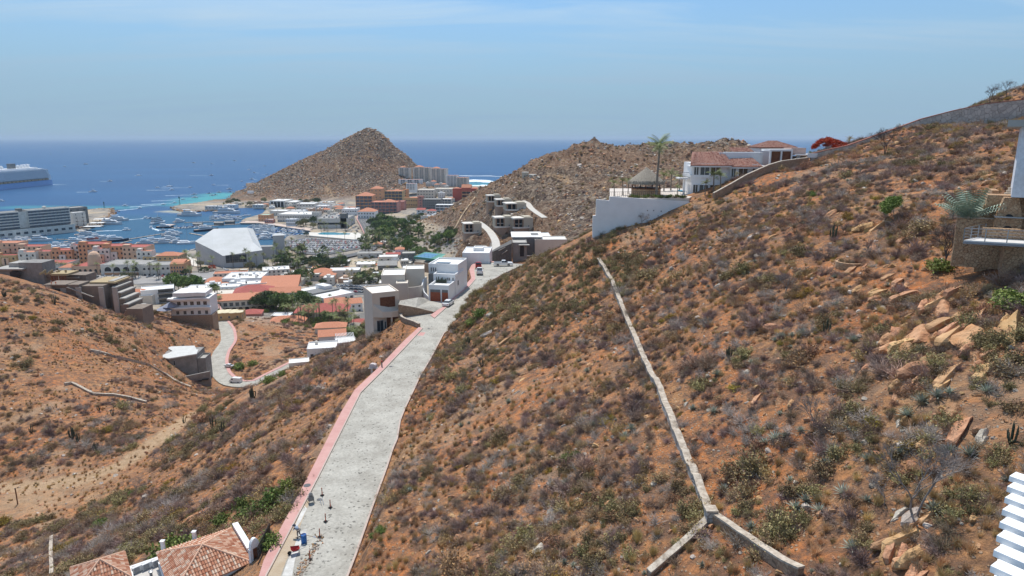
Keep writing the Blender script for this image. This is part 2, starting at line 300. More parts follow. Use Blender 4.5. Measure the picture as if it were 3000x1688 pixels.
# ------------------------------------------------------------ ground mesh (finer towards the viewer)
def terrain_material(name):
    m = bpy.data.materials.new(name); m.use_nodes = True; nt = m.node_tree; b = nt.nodes['Principled BSDF']; L = nt.links.new
    b.inputs['Roughness'].default_value = .95; b.inputs['Specular IOR Level'].default_value = .1
    tc = nt.nodes.new('ShaderNodeTexCoord'); at = nt.nodes.new('ShaderNodeAttribute'); at.attribute_name = 'ground_type'
    sp = nt.nodes.new('ShaderNodeSeparateColor'); L(at.outputs['Color'], sp.inputs[0])
    def noise(s, d=6, r=.6, v=None, dist=0):
        n = nt.nodes.new('ShaderNodeTexNoise'); n.inputs['Scale'].default_value = s; n.inputs['Detail'].default_value = d; n.inputs['Roughness'].default_value = r; n.inputs['Distortion'].default_value = dist
        L(v or tc.outputs['Object'], n.inputs['Vector']); return n.outputs['Fac']
    def rng_(f, a, b_, lo=0, hi=1):
        r = nt.nodes.new('ShaderNodeMapRange'); L(f, r.inputs[0]); r.inputs[1].default_value = a; r.inputs[2].default_value = b_; r.inputs[3].default_value = lo; r.inputs[4].default_value = hi; return r.outputs[0]
    def mix(f, a, b_):
        x = nt.nodes.new('ShaderNodeMixRGB')
        if isinstance(f, (int, float)): x.inputs[0].default_value = f
        else: L(f, x.inputs[0])
        for i, c in ((1, a), (2, b_)):
            if isinstance(c, tuple): x.inputs[i].default_value = rgb(c)
            else: L(c, x.inputs[i])
        return x.outputs[0]
    def mul(a, b_):
        x = nt.nodes.new('ShaderNodeMath'); x.operation = 'MULTIPLY'; L(a, x.inputs[0])
        if isinstance(b_, (int, float)): x.inputs[1].default_value = b_
        else: L(b_, x.inputs[1])
        return x.outputs[0]
    soil = mix(rng_(noise(.09, 5), .35, .65), (.49, .27, .13), (.56, .20, .07))
    soil = mix(rng_(noise(1.1, 6, .7), .42, .62), soil, (.28, .15, .08))
    # small stones
    def vor(s, rnd=1):
        mp = nt.nodes.new('ShaderNodeMapping'); mp.inputs['Scale'].default_value = (1, 1, 1.6); mp.inputs['Rotation'].default_value = (0, 0, .5); L(tc.outputs['Object'], mp.inputs[0])
        v = nt.nodes.new('ShaderNodeTexVoronoi'); v.inputs['Scale'].default_value = s; v.inputs['Randomness'].default_value = rnd; L(mp.outputs[0], v.inputs['Vector']); return v
    v1 = vor(3.4); vr = nt.nodes.new('ShaderNodeSeparateColor'); L(v1.outputs['Color'], vr.inputs[0])
    st = mul(rng_(vr.outputs[0], .62, .7), rng_(v1.outputs['Distance'], .42, .3))
    soil = mix(mul(st, .75), soil, (.54, .40, .28))
    # leaf litter and low dry scrub
    scr = rng_(noise(.55, 8, .78, dist=.6), .44, .56)
    soil = mix(mul(scr, .75), soil, (.15, .10, .075))
    soil = mix(mul(rng_(noise(.05, 7, .7, dist=.5), .54, .64), .6), soil, (.42, .29, .19))
    # big boulder country, further off
    v2 = vor(.42); v2c = nt.nodes.new('ShaderNodeSeparateColor'); L(v2.outputs['Color'], v2c.inputs[0])
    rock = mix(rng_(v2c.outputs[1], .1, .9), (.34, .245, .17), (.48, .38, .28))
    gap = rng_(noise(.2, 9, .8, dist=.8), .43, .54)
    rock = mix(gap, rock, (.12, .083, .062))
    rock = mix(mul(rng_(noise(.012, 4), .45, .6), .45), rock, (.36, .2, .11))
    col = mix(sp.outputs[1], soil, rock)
    # pale trodden dirt
    dirt = mix(rng_(noise(.7, 7), .35, .65), (.50, .35, .22), (.38, .25, .145))
    col = mix(sp.outputs[2], col, dirt)
    # town ground: dust, paving, patches
    town = mix(rng_(noise(.05, 6), .42, .6), (.38, .33, .27), (.20, .19, .175))
    town = mix(rng_(noise(.02, 3), .52, .58), town, (.44, .36, .26))
    col = mix(sp.outputs[0], col, town)
    L(col, b.inputs['Base Color'])
    bn = nt.nodes.new('ShaderNodeMath'); bn.operation = 'ADD'; L(noise(1.4, 9, .7), bn.inputs[0]); L(mul(st, .5), bn.inputs[1])
    bn2 = nt.nodes.new('ShaderNodeMath'); bn2.operation = 'MULTIPLY_ADD'; L(sp.outputs[1], bn2.inputs[1]); L(rng_(noise(.16, 9, .75, dist=.8), .4, .6, 3, 0), bn2.inputs[0]); L(bn.outputs[0], bn2.inputs[2])
    bp = nt.nodes.new('ShaderNodeBump'); bp.inputs['Strength'].default_value = .8; bp.inputs['Distance'].default_value = .7; L(bn2.outputs[0], bp.inputs['Height']); L(bp.outputs[0], b.inputs['Normal'])
    return m
TM = terrain_material('dry_hillside')
az = np.radians(np.linspace(-46, 50, 820)); NR = 900
rr = np.geomspace(9, 2500, NR)
AZ, RR = np.meshgrid(az, rr); X = RR*np.sin(AZ); Y = RR*np.cos(AZ)
Z = hz(X, Y)
VV = np.stack([X, Y, Z], -1).reshape(-1, 3)
na = len(az); idx = np.arange(NR*na).reshape(NR, na)
Q = np.stack([idx[:-1, :-1], idx[:-1, 1:], idx[1:, 1:], idx[1:, :-1]], -1).reshape(-1, 4)
# ground type: R town, G boulder country, B trodden dirt
xf, yf, zf = VV[:, 0], VV[:, 1], VV[:, 2]
hb = rbf(xf, yf)
tw = sstep(380, 440, yf)*(1-sstep(24, 30, hb))*(1-sstep(1400, 1470, yf)*(xf < -230))
tw = np.maximum(tw, (sdpoly(PEN, xf, yf) < 0)*1.0)
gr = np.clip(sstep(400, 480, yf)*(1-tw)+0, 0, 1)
td = [sdline(L, xf, yf)[0] for L in (TRAIL, CROAD3)]
di = np.maximum(1-sstep(1.4, 3.8, td[0]+fbm(xf, yf, 3, 3, 40)*2), 1-sstep(4, 8, td[1]))
fl = (1-sstep(6, 22, np.hypot(xf+98, (yf-133)*1.3)+fbm(xf, yf, 7, 4, 41)*22)); di = np.maximum(di, fl*.62)
cut = [(*P(a, b, Y=Y),) for a, b, Y in ((954,560,1500),(975,585,1440),(985,600,1430),(960,607,1420))]
di = np.maximum(di, 1-sstep(3, 6, sdline(cut, xf, yf)[0]))
cut = [(*P(a, b, Y=Y),) for a, b, Y in ((987,503,1560),(990,520,1545),(995,530,1530))]
di = np.maximum(di, 1-sstep(1, 3, sdline(cut, xf, yf)[0]))
di = np.maximum(di, .8*(1-sstep(0, 14, np.abs(sdpoly(LAND, xf, yf))))*(xf > -300)*(yf > 1500))
gt = np.stack([tw, gr, di, np.ones_like(tw)], -1).astype(np.float32)
qc = VV[Q].mean(1); zmax = VV[Q][:, :, 2].max(1)
keep = ~((zmax < -1.2))
reg = np.zeros(len(Q), int)                                       # 0 valley and town ground
reg[(qc[:, 0] > -17.5) & (qc[:, 1] < 235)] = 1                    # hillside right of the road
reg[(qc[:, 1] > 455) & (qc[:, 0] > -190) & (qc[:, 1] < 1150) & (gt[Q[:, 0], 0] < .5)] = 2   # rocky ridge
reg[(qc[:, 1] > 1400) & (qc[:, 0] < -190) & (qc[:, 0] > -760)] = 3  # mountain
for k, nm in enumerate(('ground', 'hillside_terrain', 'ridge_terrain', 'mountain')):
    q = Q[keep & (reg == k)]; used = np.unique(q); rem = np.full(len(VV), -1); rem[used] = np.arange(len(used))
    me = bpy.data.meshes.new(nm); me.vertices.add(len(used)); me.vertices.foreach_set('co', VV[used].astype(np.float32).ravel())
    qq = rem[q].astype(np.int32); me.loops.add(qq.size); me.loops.foreach_set('vertex_index', qq.ravel())
    me.polygons.add(len(qq)); me.polygons.foreach_set('loop_start', np.arange(0, qq.size, 4, dtype=np.int32)); me.polygons.foreach_set('loop_total', np.full(len(qq), 4, np.int32))
    ca = me.color_attributes.new('ground_type', 'FLOAT_COLOR', 'POINT'); ca.data.foreach_set('color', gt[used].ravel())
    me.update(calc_edges=True); me.polygons.foreach_set('use_smooth', [True]*len(qq)); me.materials.append(TM)
    link(nm, me, kind='structure')
# ------------------------------------------------------------ sea
def sea_material():
    m = bpy.data.materials.new('sea_water'); m.use_nodes = True; nt = m.node_tree; b = nt.nodes['Principled BSDF']; L = nt.links.new
    tc = nt.nodes.new('ShaderNodeTexCoord')
    def noise(s, d=5, sc=(1, 1, 1), r=.6):
        mp = nt.nodes.new('ShaderNodeMapping'); mp.inputs['Scale'].default_value = sc; L(tc.outputs['Object'], mp.inputs[0])
        n = nt.nodes.new('ShaderNodeTexNoise'); n.inputs['Scale'].default_value = s; n.inputs['Detail'].default_value = d; n.inputs['Roughness'].default_value = r; L(mp.outputs[0], n.inputs['Vector']); return n.outputs['Fac']
    def rr_(f, a, b_, lo=0, hi=1):
        r = nt.nodes.new('ShaderNodeMapRange'); L(f, r.inputs[0]); r.inputs[1].default_value = a; r.inputs[2].default_value = b_; r.inputs[3].default_value = lo; r.inputs[4].default_value = hi; return r.outputs[0]
    def mix(f, a, c):
        x = nt.nodes.new('ShaderNodeMixRGB'); L(f, x.inputs[0])
        for i, q in ((1, a), (2, c)):
            if isinstance(q, tuple): x.inputs[i].default_value = rgb(q)
            else: L(q, x.inputs[i])
        return x.outputs[0]
    deep = mix(rr_(noise(.0011, 4, (1, 3, 1)), .4, .62), (.010, .068, .175), (.013, .082, .2))
    at = nt.nodes.new('ShaderNodeAttribute'); at.attribute_name = 'shallow'; sc = nt.nodes.new('ShaderNodeSeparateColor'); L(at.outputs['Color'], sc.inputs[0])
    col = mix(sc.outputs[0], deep, (.05, .30, .30)); col = mix(sc.outputs[1], col, (.012, .085, .16)); col = mix(sc.outputs[2], col, (.45, .42, .28))
    caps = nt.nodes.new('ShaderNodeMath'); caps.operation = 'MULTIPLY'; L(rr_(noise(.045, 5, (.6, 2.0, 1), .75), .645, .72), caps.inputs[0]); L(rr_(noise(.004, 2), .35, .6), caps.inputs[1])
    cp2 = nt.nodes.new('ShaderNodeMath'); cp2.operation = 'MULTIPLY'; L(caps.outputs[0], cp2.inputs[0]); inv = nt.nodes.new('ShaderNodeMath'); inv.operation = 'SUBTRACT'; inv.inputs[0].default_value = 1; L(sc.outputs[1], inv.inputs[1]); L(inv.outputs[0], cp2.inputs[1])
    col = mix(cp2.outputs[0], col, (.75, .8, .85))
    L(col, b.inputs['Base Color']); b.inputs['Roughness'].default_value = .42; b.inputs['Specular IOR Level'].default_value = .16
    wv = nt.nodes.new('ShaderNodeMath'); wv.operation = 'ADD'; L(noise(.18, 6, (.7, 1.6, 1), .7), wv.inputs[0]); L(noise(.03, 3, (.6, 1.5, 1)), wv.inputs[1])
    bp = nt.nodes.new('ShaderNodeBump'); bp.inputs['Strength'].default_value = .55; bp.inputs['Distance'].default_value = 1.6; L(wv.outputs[0], bp.inputs['Height']); L(bp.outputs[0], b.inputs['Normal'])
    return m
ang = np.radians(np.linspace(-90, 90, 361)); sr = np.r_[np.linspace(500, 2600, 240), np.geomspace(2650, 110000, 40)]
A2, S2 = np.meshgrid(ang, sr); sx, sy = S2*np.sin(A2), S2*np.cos(A2)
sv = np.stack([sx, sy, np.zeros_like(sx)], -1).reshape(-1, 3)
i2 = np.arange(len(sv)).reshape(sx.shape); sq = np.stack([i2[:-1, :-1], i2[:-1, 1:], i2[1:, 1:], i2[1:, :-1]], -1).reshape(-1, 4).astype(np.int32)
me = bpy.data.meshes.new('sea'); me.vertices.add(len(sv)); me.vertices.foreach_set('co', sv.astype(np.float32).ravel()); me.loops.add(sq.size); me.loops.foreach_set('vertex_index', sq.ravel())
me.polygons.add(len(sq)); me.polygons.foreach_set('loop_start', np.arange(0, sq.size, 4, dtype=np.int32)); me.polygons.foreach_set('loop_total', np.full(len(sq), 4, np.int32))
xs, ys = sv[:, 0], sv[:, 1]; sdl = np.minimum(sdpoly(LAND, xs, ys), sdpoly(PEN, xs, ys))+fbm(xs, ys, 60, 3, 51)*18
a = P(690, 570, z=0); b_ = P(545, 600, z=0); c_ = P(250, 612, z=0)
dcove = sdline([(a[0]-30, a[1], 0), (b_[0], b_[1]+15, 0)], xs, ys)[0]
s1 = np.clip((1-sstep(10, 95, dcove+fbm(xs, ys, 50, 3, 52)*30))*.9+(1-sstep(0, 60, sdline([(c_[0]-160, c_[1]+30, 0), (c_[0]+60, c_[1]+20, 0)], xs, ys)[0]))*.5, 0, 1)
s1 = np.maximum(s1, .75*(1-sstep(30, 420, ys-1880+fbm(xs, ys, 80, 3, 53)*40))*(xs > -330)*(ys > 1700))
spit = P(515, 618, z=0); s3 = .8*(1-sstep(4, 26, sdline([(spit[0]-12, spit[1]-8, 0), (spit[0]+22, spit[1]-22, 0)], xs, ys)[0]+fbm(xs, ys, 14, 2, 54)*6))
harb = (1-sstep(1150, 1260, ys))*.9
shal = np.stack([s1, harb, s3, np.ones_like(s1)], -1).astype(np.float32)
ca = me.color_attributes.new('shallow', 'FLOAT_COLOR', 'POINT'); ca.data.foreach_set('color', shal.ravel()); me.update(calc_edges=True); me.materials.append(sea_material())
link('sea', me, kind='structure')
# surf at the ocean beach
foam = mat('surf_foam', (.86, .9, .92), .7, (.62, .74, .78), .06, det=8)
fm = MB()
def blob(line, wl, wr, n=60, z=.25):
    L = np.array(line, float); seg = np.linspace(0, len(L)-1, n); xs_ = np.interp(seg, range(len(L)), L[:, 0]); ys_ = np.interp(seg, range(len(L)), L[:, 1])
    t = np.linspace(0, 1, n); w_ = np.sin(np.pi*np.clip(t, .02, .98))**.5
    a_ = [(x, y+(wl*(1+.5*fbm(np.array([x]), np.array([y]), 18, 4, 60)[0]))*q, z) for x, y, q in zip(xs_, ys_, w_)]; b2 = [(x, y-(wr*(1+.5*fbm(np.array([x]), np.array([y]), 15, 4, 61)[0]))*q, z) for x, y, q in zip(xs_, ys_, w_)]
    fm.ribbon(b2, a_, z)
blob([P(1340,548,z=0)[:2], P(1400,549,z=0)[:2], P(1480,551,z=0)[:2], P(1600,552,z=0)[:2]], 95, 70, 90)
blob([P(1340,531,z=0)[:2], P(1400,530,z=0)[:2], P(1455,534,z=0)[:2]], 70, 60, 70, .4)
blob([P(1330,514,z=0)[:2], P(1380,516,z=0)[:2], P(1425,516,z=0)[:2], P(1450,515,z=0)[:2]], 14, 10, 60, .3)
blob([P(1430,517,z=0)[:2], P(1490,518,z=0)[:2], P(1530,518,z=0)[:2]], 12, 8, 40, .3)
fm.obj('surf_foam', foam, kind='stuff')
# ------------------------------------------------------------ shared materials
def cobble():
    m = mat('road_stone', (.33,.31,.265), .9, (.44,.42,.365), .3, det=6); nt = m.node_tree; b = nt.nodes['Principled BSDF']; L = nt.links.new
    tc = nt.nodes.new('ShaderNodeTexCoord'); v = nt.nodes.new('ShaderNodeTexVoronoi'); v.inputs['Scale'].default_value = 4.5; L(tc.outputs['Object'], v.inputs['Vector'])
    sc = nt.nodes.new('ShaderNodeSeparateColor'); L(v.outputs['Color'], sc.inputs[0])
    r = nt.nodes.new('ShaderNodeMapRange'); r.inputs[3].default_value = .86; r.inputs[4].default_value = 1.1; L(sc.outputs[0], r.inputs[0])
    d = nt.nodes.new('ShaderNodeMapRange'); d.inputs[1].default_value = .96; d.inputs[2].default_value = .975; d.inputs[3].default_value = 1; d.inputs[4].default_value = .45; L(sc.outputs[1], d.inputs[0])
    q = nt.nodes.new('ShaderNodeMath'); q.operation = 'MULTIPLY'; L(r.outputs[0], q.inputs[0]); L(d.outputs[0], q.inputs[1])
    mx = nt.nodes.new('ShaderNodeMixRGB'); mx.blend_type = 'MULTIPLY'; mx.inputs[0].default_value = 1; src = b.inputs['Base Color'].links[0].from_socket; L(src, mx.inputs[1]); L(q.outputs[0], mx.inputs[2]); L(mx.outputs[0], b.inputs['Base Color'])
    bp = nt.nodes.new('ShaderNodeBump'); bp.inputs['Strength'].default_value = .4; bp.inputs['Distance'].default_value = .05; L(v.outputs['Distance'], bp.inputs['Height']); bp.invert = True; L(bp.outputs[0], b.inputs['Normal']); return m
M_ROAD = cobble()
M_PINK = mat('pink_paving', (.50,.27,.24), .85, (.56,.33,.29), .6, bump=.2, bs=12)
M_KERB = mat('kerb_stone', (.52,.42,.36), .85)
M_WHITE = mat('white_stucco', (.80,.80,.79), .85, (.74,.74,.73), .5, bump=.08, bs=9)
M_WROOF = mat('white_roof', (.80,.79,.76), .85, (.68,.67,.64), .25)
M_CREAM = mat('cream_stucco', (.66,.60,.51), .88, (.60,.54,.46), .4)
M_BEIGE = mat('beige_stucco', (.68,.57,.46), .88, (.62,.52,.42), .4)
M_WOOD = mat('brown_wood', (.20,.085,.045), .6, (.13,.05,.028), 2.0)
M_REDWOOD = mat('red_wood', (.36,.11,.055), .55, (.27,.075,.04), 3.0)
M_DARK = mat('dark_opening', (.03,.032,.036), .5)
M_GLASS = mat('window_glass', (.035,.045,.055), .08, (.05,.06,.07), 1.0, spec=.6)
M_FRAME = mat('window_frame', (.55,.55,.53), .6)
M_CONC = mat('grey_concrete', (.30,.285,.265), .9, (.22,.21,.195), .5, bump=.15, bs=6)
M_LCONC = mat('pale_concrete', (.44,.42,.38), .9, (.36,.345,.315), .4)
M_GREY = mat('grey_panel', (.22,.22,.215), .8, (.17,.17,.165), 1)
M_METAL = mat('brushed_metal', (.42,.43,.44), .4, metal=.7)
M_BLACK = mat('black_metal', (.03,.03,.03), .5)
M_RUBBER = mat('rubber', (.02,.02,.02), .8)
M_THATCH = mat('palm_thatch', (.36,.32,.26), .95, (.20,.17,.135), 5, bump=.6, bs=14)
def stone_mat(name, a, b_, mortar, s):
    if name in MATS: return MATS[name]
    m = mat(name, a, .9, b_, 1.2); nt = m.node_tree; b = nt.nodes['Principled BSDF']; L = nt.links.new
    tc = nt.nodes.new('ShaderNodeTexCoord'); v = nt.nodes.new('ShaderNodeTexVoronoi'); v.feature = 'DISTANCE_TO_EDGE'; v.inputs['Scale'].default_value = s; L(tc.outputs['Object'], v.inputs['Vector'])
    c = nt.nodes.new('ShaderNodeTexVoronoi'); c.inputs['Scale'].default_value = s; L(tc.outputs['Object'], c.inputs['Vector']); sc = nt.nodes.new('ShaderNodeSeparateColor'); L(c.outputs['Color'], sc.inputs[0])
    m1 = nt.nodes.new('ShaderNodeMixRGB'); L(sc.outputs[0], m1.inputs[0]); m1.inputs[1].default_value = rgb(a); m1.inputs[2].default_value = rgb(b_)
    r = nt.nodes.new('ShaderNodeMapRange'); r.inputs[1].default_value = .01; r.inputs[2].default_value = .05; L(v.outputs['Distance'], r.inputs[0])
    m2 = nt.nodes.new('ShaderNodeMixRGB'); L(r.outputs[0], m2.inputs[0]); m2.inputs[1].default_value = rgb(mortar); L(m1.outputs[0], m2.inputs[2]); L(m2.outputs[0], b.inputs['Base Color'])
    bp = nt.nodes.new('ShaderNodeBump'); bp.inputs['Strength'].default_value = .7; bp.inputs['Distance'].default_value = .08; L(r.outputs[0], bp.inputs['Height']); L(bp.outputs[0], b.inputs['Normal']); return m
M_STONE = stone_mat('rubble_stone', (.33,.21,.14), (.44,.31,.21), (.19,.13,.09), 3.4)
M_GSTONE = stone_mat('grey_rubble_stone', (.42,.39,.36), (.56,.52,.47), (.27,.24,.21), 1.3)
M_OSTONE = stone_mat('orange_stone', (.42,.25,.14), (.54,.37,.23), (.24,.14,.085), 4.2)
M_CAP = mat('wall_cap', (.56,.49,.40), .9, (.32,.26,.20), 2.2, bump=.3, bs=6)
TILES = [mat('roof_tile_a', (.56,.29,.18), .8, (.48,.22,.13), 3), mat('roof_tile_b', (.68,.43,.30), .8, (.60,.36,.24), 3), mat('roof_tile_c', (.47,.19,.105), .8), mat('roof_tile_d', (.74,.57,.43), .8)]
RTILES = [mat('red_tile_a', (.36,.185,.14), .8, (.29,.14,.105), 3), mat('red_tile_b', (.42,.24,.19), .8), mat('red_tile_c', (.25,.09,.065), .8), mat('red_tile_d', (.46,.26,.2), .8)]
def frame(A, B, z=None):
    """origin and turn of a local frame: x runs from A to B, y away from the viewer"""
    return (A[0], A[1], A[2] if z is None else z), math.atan2(B[1]-A[1], B[0]-A[0]), math.hypot(B[0]-A[0], B[1]-A[1])
WINS = {}
def win_mesh(w_, h_, glass=None, frame_=None, depth=.1, bars=1, t=.07):
    k = (round(w_, 2), round(h_, 2), glass.name if glass else '', frame_.name if frame_ else '', bars)
    if k not in WINS:
        b = MB(); b.box(-w_/2, w_/2, -depth*.35, .05, 0, h_, m=0); b.box(-w_/2-t, -w_/2, -depth, .05, -t, h_+t, m=1); b.box(w_/2, w_/2+t, -depth, .05, -t, h_+t, m=1)
        b.box(-w_/2, w_/2, -depth, .05, h_, h_+t, m=1); b.box(-w_/2, w_/2, -depth-.03, .05, -t, 0, m=1)
        for i in range(bars): x = -w_/2+w_*(i+1)/(bars+1); b.box(x-t/3, x+t/3, -depth*.7, .04, 0, h_, m=1)
        WINS[k] = b.mesh('window', [glass or M_GLASS, frame_ or M_FRAME])
    return WINS[k]
def window(par, x, y, z, w_, h_, rz=0, **k):
    nm = k.pop('name', 'window'); o = link(nm, win_mesh(w_, h_, **k), par, (x, y, z), rz); return o
def parapet(b, poly, z, h=.5, t=.25, m=None):
    """a raised rim round a flat roof"""
    n = len(poly); A = sum(poly[i][0]*poly[(i+1) % n][1]-poly[(i+1) % n][0]*poly[i][1] for i in range(n))
    if A < 0: poly = poly[::-1]
    ins = []
    for i in range(n):
        p, q, r = Vector(poly[i-1]), Vector(poly[i]), Vector(poly[(i+1) % n]); e = (q-p).normalized(); f = (r-q).normalized()
        n1 = Vector((-e.y, e.x)); n2 = Vector((-f.y, f.x)); d = (n1+n2); d = d/max(d.length_squared/2, .3); ins.append(q+d*t)
    V = [(p[0], p[1], z) for p in poly]+[(p[0], p[1], z+h) for p in poly]+[(p.x, p.y, z+h) for p in ins]+[(p.x, p.y, z) for p in ins]
    F = []
    for i in range(n):
        j = (i+1) % n
        for k in range(3): F.append((k*n+i, k*n+j, (k+1)*n+j, (k+1)*n+i))
    b.add(V, F, m)
def block(par, x0, x1, y0, y1, z0, z1, wm, rm=None, ph=.5, name='wall', rname='roof'):
    """walls, and on them a flat roof sunk behind a rim"""
    b = MB(); P4 = [(x0, y0), (x1, y0), (x1, y1), (x0, y1)]; b.prism(P4, z0, z1-ph); parapet(b, P4, z1-ph+.001, ph-.001); w_ = b.obj(name, wm, par)
    r = MB(); r.box(x0+.26, x1-.26, y0+.26, y1-.26, z1-ph+.003, z1-ph+.09); r.obj(rname, rm or M_WROOF, par); return w_
def tiles(par, facet, name='roof', mats=TILES, sp=.3, up=None, thick=.12, seg=.42, r=.12):
    """a roof slope covered with rows of half-round tiles; facet: 3-D corners, first edge is the eave"""
    F = [Vector(p) for p in facet]; n = (F[1]-F[0]).cross(F[2]-F[1]).normalized()
    if n.z < 0: n = -n
    e = (F[1]-F[0]).normalized(); s = n.cross(e).normalized()
    if s.z < 0: s = -s
    o = F[0]; pts = [((p-o).dot(e), (p-o).dot(s)) for p in F]; b = MB(); rr_ = random.Random(len(facet)*7+int(abs(o.x*3)))
    V = F+[p-Vector((0, 0, thick)) for p in F]; k = len(F)
    b.add(V, [tuple(range(k)), tuple(range(2*k-1, k-1, -1))]+[(i, (i+1) % k, (i+1) % k+k, i+k) for i in range(k)], 0)
    x = min(p[0] for p in pts)+sp/2; xm = max(p[0] for p in pts)
    while x < xm:
        ys = []
        for i in range(k):
            a, c = pts[i], pts[(i+1) % k]
            if (a[0] > x) != (c[0] > x): ys.append(a[1]+(c[1]-a[1])*(x-a[0])/(c[0]-a[0]))
        if len(ys) >= 2:
            y0, y1 = min(ys), max(ys); y = y0-.05
            while y < y1-.05:
                ye = min(y+seg, y1); c0 = o+e*x+s*y; c1 = o+e*x+s*ye
                V = []
                for c, q, l in ((c0, r*1.05, .045), (c1, r*.9, .01)):
                    for a in (-1, -.55, 0, .55, 1): V.append(c+e*(q*a)+n*(l+q*math.sqrt(max(0, 1-a*a))*.9))
                b.add(V, [(i, i+1, i+6, i+5) for i in range(4)], rr_.choice((0, 0, 1, 1, 2, 3)))
                y += seg*.97
        x += sp
    return b.obj(name, mats, par)
# ------------------------------------------------------------ the road
rb = MB(); poly = near(wPI)+wPI+[P(1229,957.5,z=94)[:2],P(1180,934,z=94)[:2],P(1190,926,z=94)[:2],P(1262,914,z=94)[:2]]+[wPI2[0]]+wPI2[1:]+wPR[::-1]+[near(wPR)[0]]
rb.add([(p[0], p[1], 94.0) for p in poly], [tuple(range(len(poly)))]); rb.prism(poly, 92.5, 93.9, top=False); struct('road', rb, M_ROAD)
pb = MB()
def strip(b, A, B, z0, z1):
    for i in range(len(A)-1):
        b.add([(*A[i], z0), (*A[i+1], z0), (*B[i+1], z0), (*B[i], z0), (*A[i], z1), (*A[i+1], z1), (*B[i+1], z1), (*B[i], z1)], [(4,5,6,7),(0,1,5,4),(2,3,7,6),(3,0,4,7),(1,2,6,5)])
strip(pb, near(wPO)+wPO, near(wPI)+wPI, 92.8, 94.16)
strip(pb, wPO2, wPI2[:len(wPO2)], 92.8, 94.16)
struct('pavement', pb, M_PINK)
def inset(L, d):
    out = []
    for i, p in enumerate(L):
        a = Vector(L[max(i-1, 0)]); b = Vector(L[min(i+1, len(L)-1)]); t = (b-a).normalized(); out.append((p[0]+t.y*d, p[1]-t.x*d))
    return out
kb = MB(); q = near(wPI)+wPI; strip(kb, q, inset(q, .16), 93.5, 94.17); q = wPI2; strip(kb, q, inset(q, .16), 93.5, 94.17)
q = near(wPR)+wPR; strip(kb, q, inset(q, .22), 93.3, 94.06); struct('kerb', kb, M_KERB)
dp = MB(); M_DIRT = mat('dried_mud', (.40,.31,.21), .95, (.46,.38,.28), .8, bump=.2, bs=4); M_CEM = mat('spilt_cement', (.62,.61,.57), .9, (.42,.40,.36), .9, det=8)
def sheet(b, L, z): b.add([(*P(x, y, z=94)[:2], z) for x, y in L], [tuple(range(len(L)))])
sheet(dp, [(770,1688),(800,1650),(850,1560),(870,1520),(905,1460),(915,1450),(880,1540),(862,1600),(840,1640),(822,1688)], 94.005); dp.obj('dried_mud', M_DIRT, kind='structure')
dp = MB(); sheet(dp, [(826,1688),(842,1645),(863,1600),(872,1570),(886,1553),(900,1548),(897,1565),(880,1600),(864,1640),(856,1688)], 94.009); sheet(dp, [(858,1560),(862,1545),(890,1480),(900,1490),(880,1530)], 94.012)
dp.obj('spilt_cement', M_CEM, kind='structure')
dp = MB(); sheet(dp, [(1222,983),(1232,974),(1247,974),(1240,984)], 94.005); dp.obj('pink_paving_patch', M_PINK, kind='structure')
# curved stone retaining wall round the turning pocket, and the wall under the driveway
def wallline(name, label, cat, L, zt, zb, t, m, cap=None, capm=None, group=None):
    """L: ground plan; zt/zb: top and foot heights per point"""
    n = len(L); zt = zt if hasattr(zt, '__len__') else [zt]*n; zb = zb if hasattr(zb, '__len__') else [zb]*n
    o = thing(name, label, cat, (L[0][0], L[0][1], zb[0]), 0, group); ox, oy, oz = o.location
    A, B = inset(L, t/2), inset(L, -t/2); b = MB()
    for i in range(n-1):
        V = [(A[i], zb[i]), (A[i+1], zb[i+1]), (B[i+1], zb[i+1]), (B[i], zb[i]), (A[i], zt[i]), (A[i+1], zt[i+1]), (B[i+1], zt[i+1]), (B[i], zt[i])]
        b.add([(p[0]-ox, p[1]-oy, z-oz) for p, z in V], [(4,5,6,7),(0,1,5,4),(2,3,7,6)]+([(3,0,4,7)] if i == 0 else [])+([(1,2,6,5)] if i == n-2 else []))
    b.obj('wall', m, o)
    if cap:
        A, B = inset(L, t/2+cap), inset(L, -t/2-cap); b = MB()
        for i in range(n-1):
            V = [(A[i], zt[i]), (A[i+1], zt[i+1]), (B[i+1], zt[i+1]), (B[i], zt[i])]
            b.add([(p[0]-ox, p[1]-oy, z-oz+.004) for p, z in V]+[(p[0]-ox, p[1]-oy, z-oz+.14) for p, z in V], [(3,2,1,0),(4,5,6,7),(0,1,5,4),(2,3,7,6),(3,0,4,7),(1,2,6,5)])
        b.obj('coping', capm or M_CAP, o)
    return o
pk = [P(a, b, z=94)[:2] for a, b in ((1229,959),(1212,951),(1190,944),(1178,938),(1174,932),(1178,927),(1190,923))]
wallline('retaining_wall', 'curved brown stone retaining wall with a low coping at the turning pocket of the road', 'wall', pk, 94.75, 83, .45, M_STONE, .05, M_CAP)
dA, dB = P(1167,893,z=97), P(1268,915,z=94.2)
wallline('retaining_wall', 'brown stone wall sloping down under the driveway of the white house', 'wall', [dA[:2], ((dA[0]+dB[0])/2, (dA[1]+dB[1])/2), dB[:2]], [97, 95.8, 94.3], [84, 88, 92], .4, M_STONE, .04, M_CAP)
b = MB(); dv = [dA[:2]+(97.0,), ((dA[0]+dB[0])/2, (dA[1]+dB[1])/2, 95.8), dB[:2]+(94.2,), (*P(1300,900,z=94.1)[:2], 94.1), (*P(1309,892,z=94.1)[:2], 94.1), (*P(1257,882,z=94.3)[:2], 94.4), (*P(1245,878,z=94.5)[:2], 95.0), (*P(1225,876,z=96)[:2], 96.4), (*P(1172,882,z=97)[:2], 97.1)]
b.add(dv, [tuple(range(len(dv)))]); struct('driveway', b, M_ROAD)
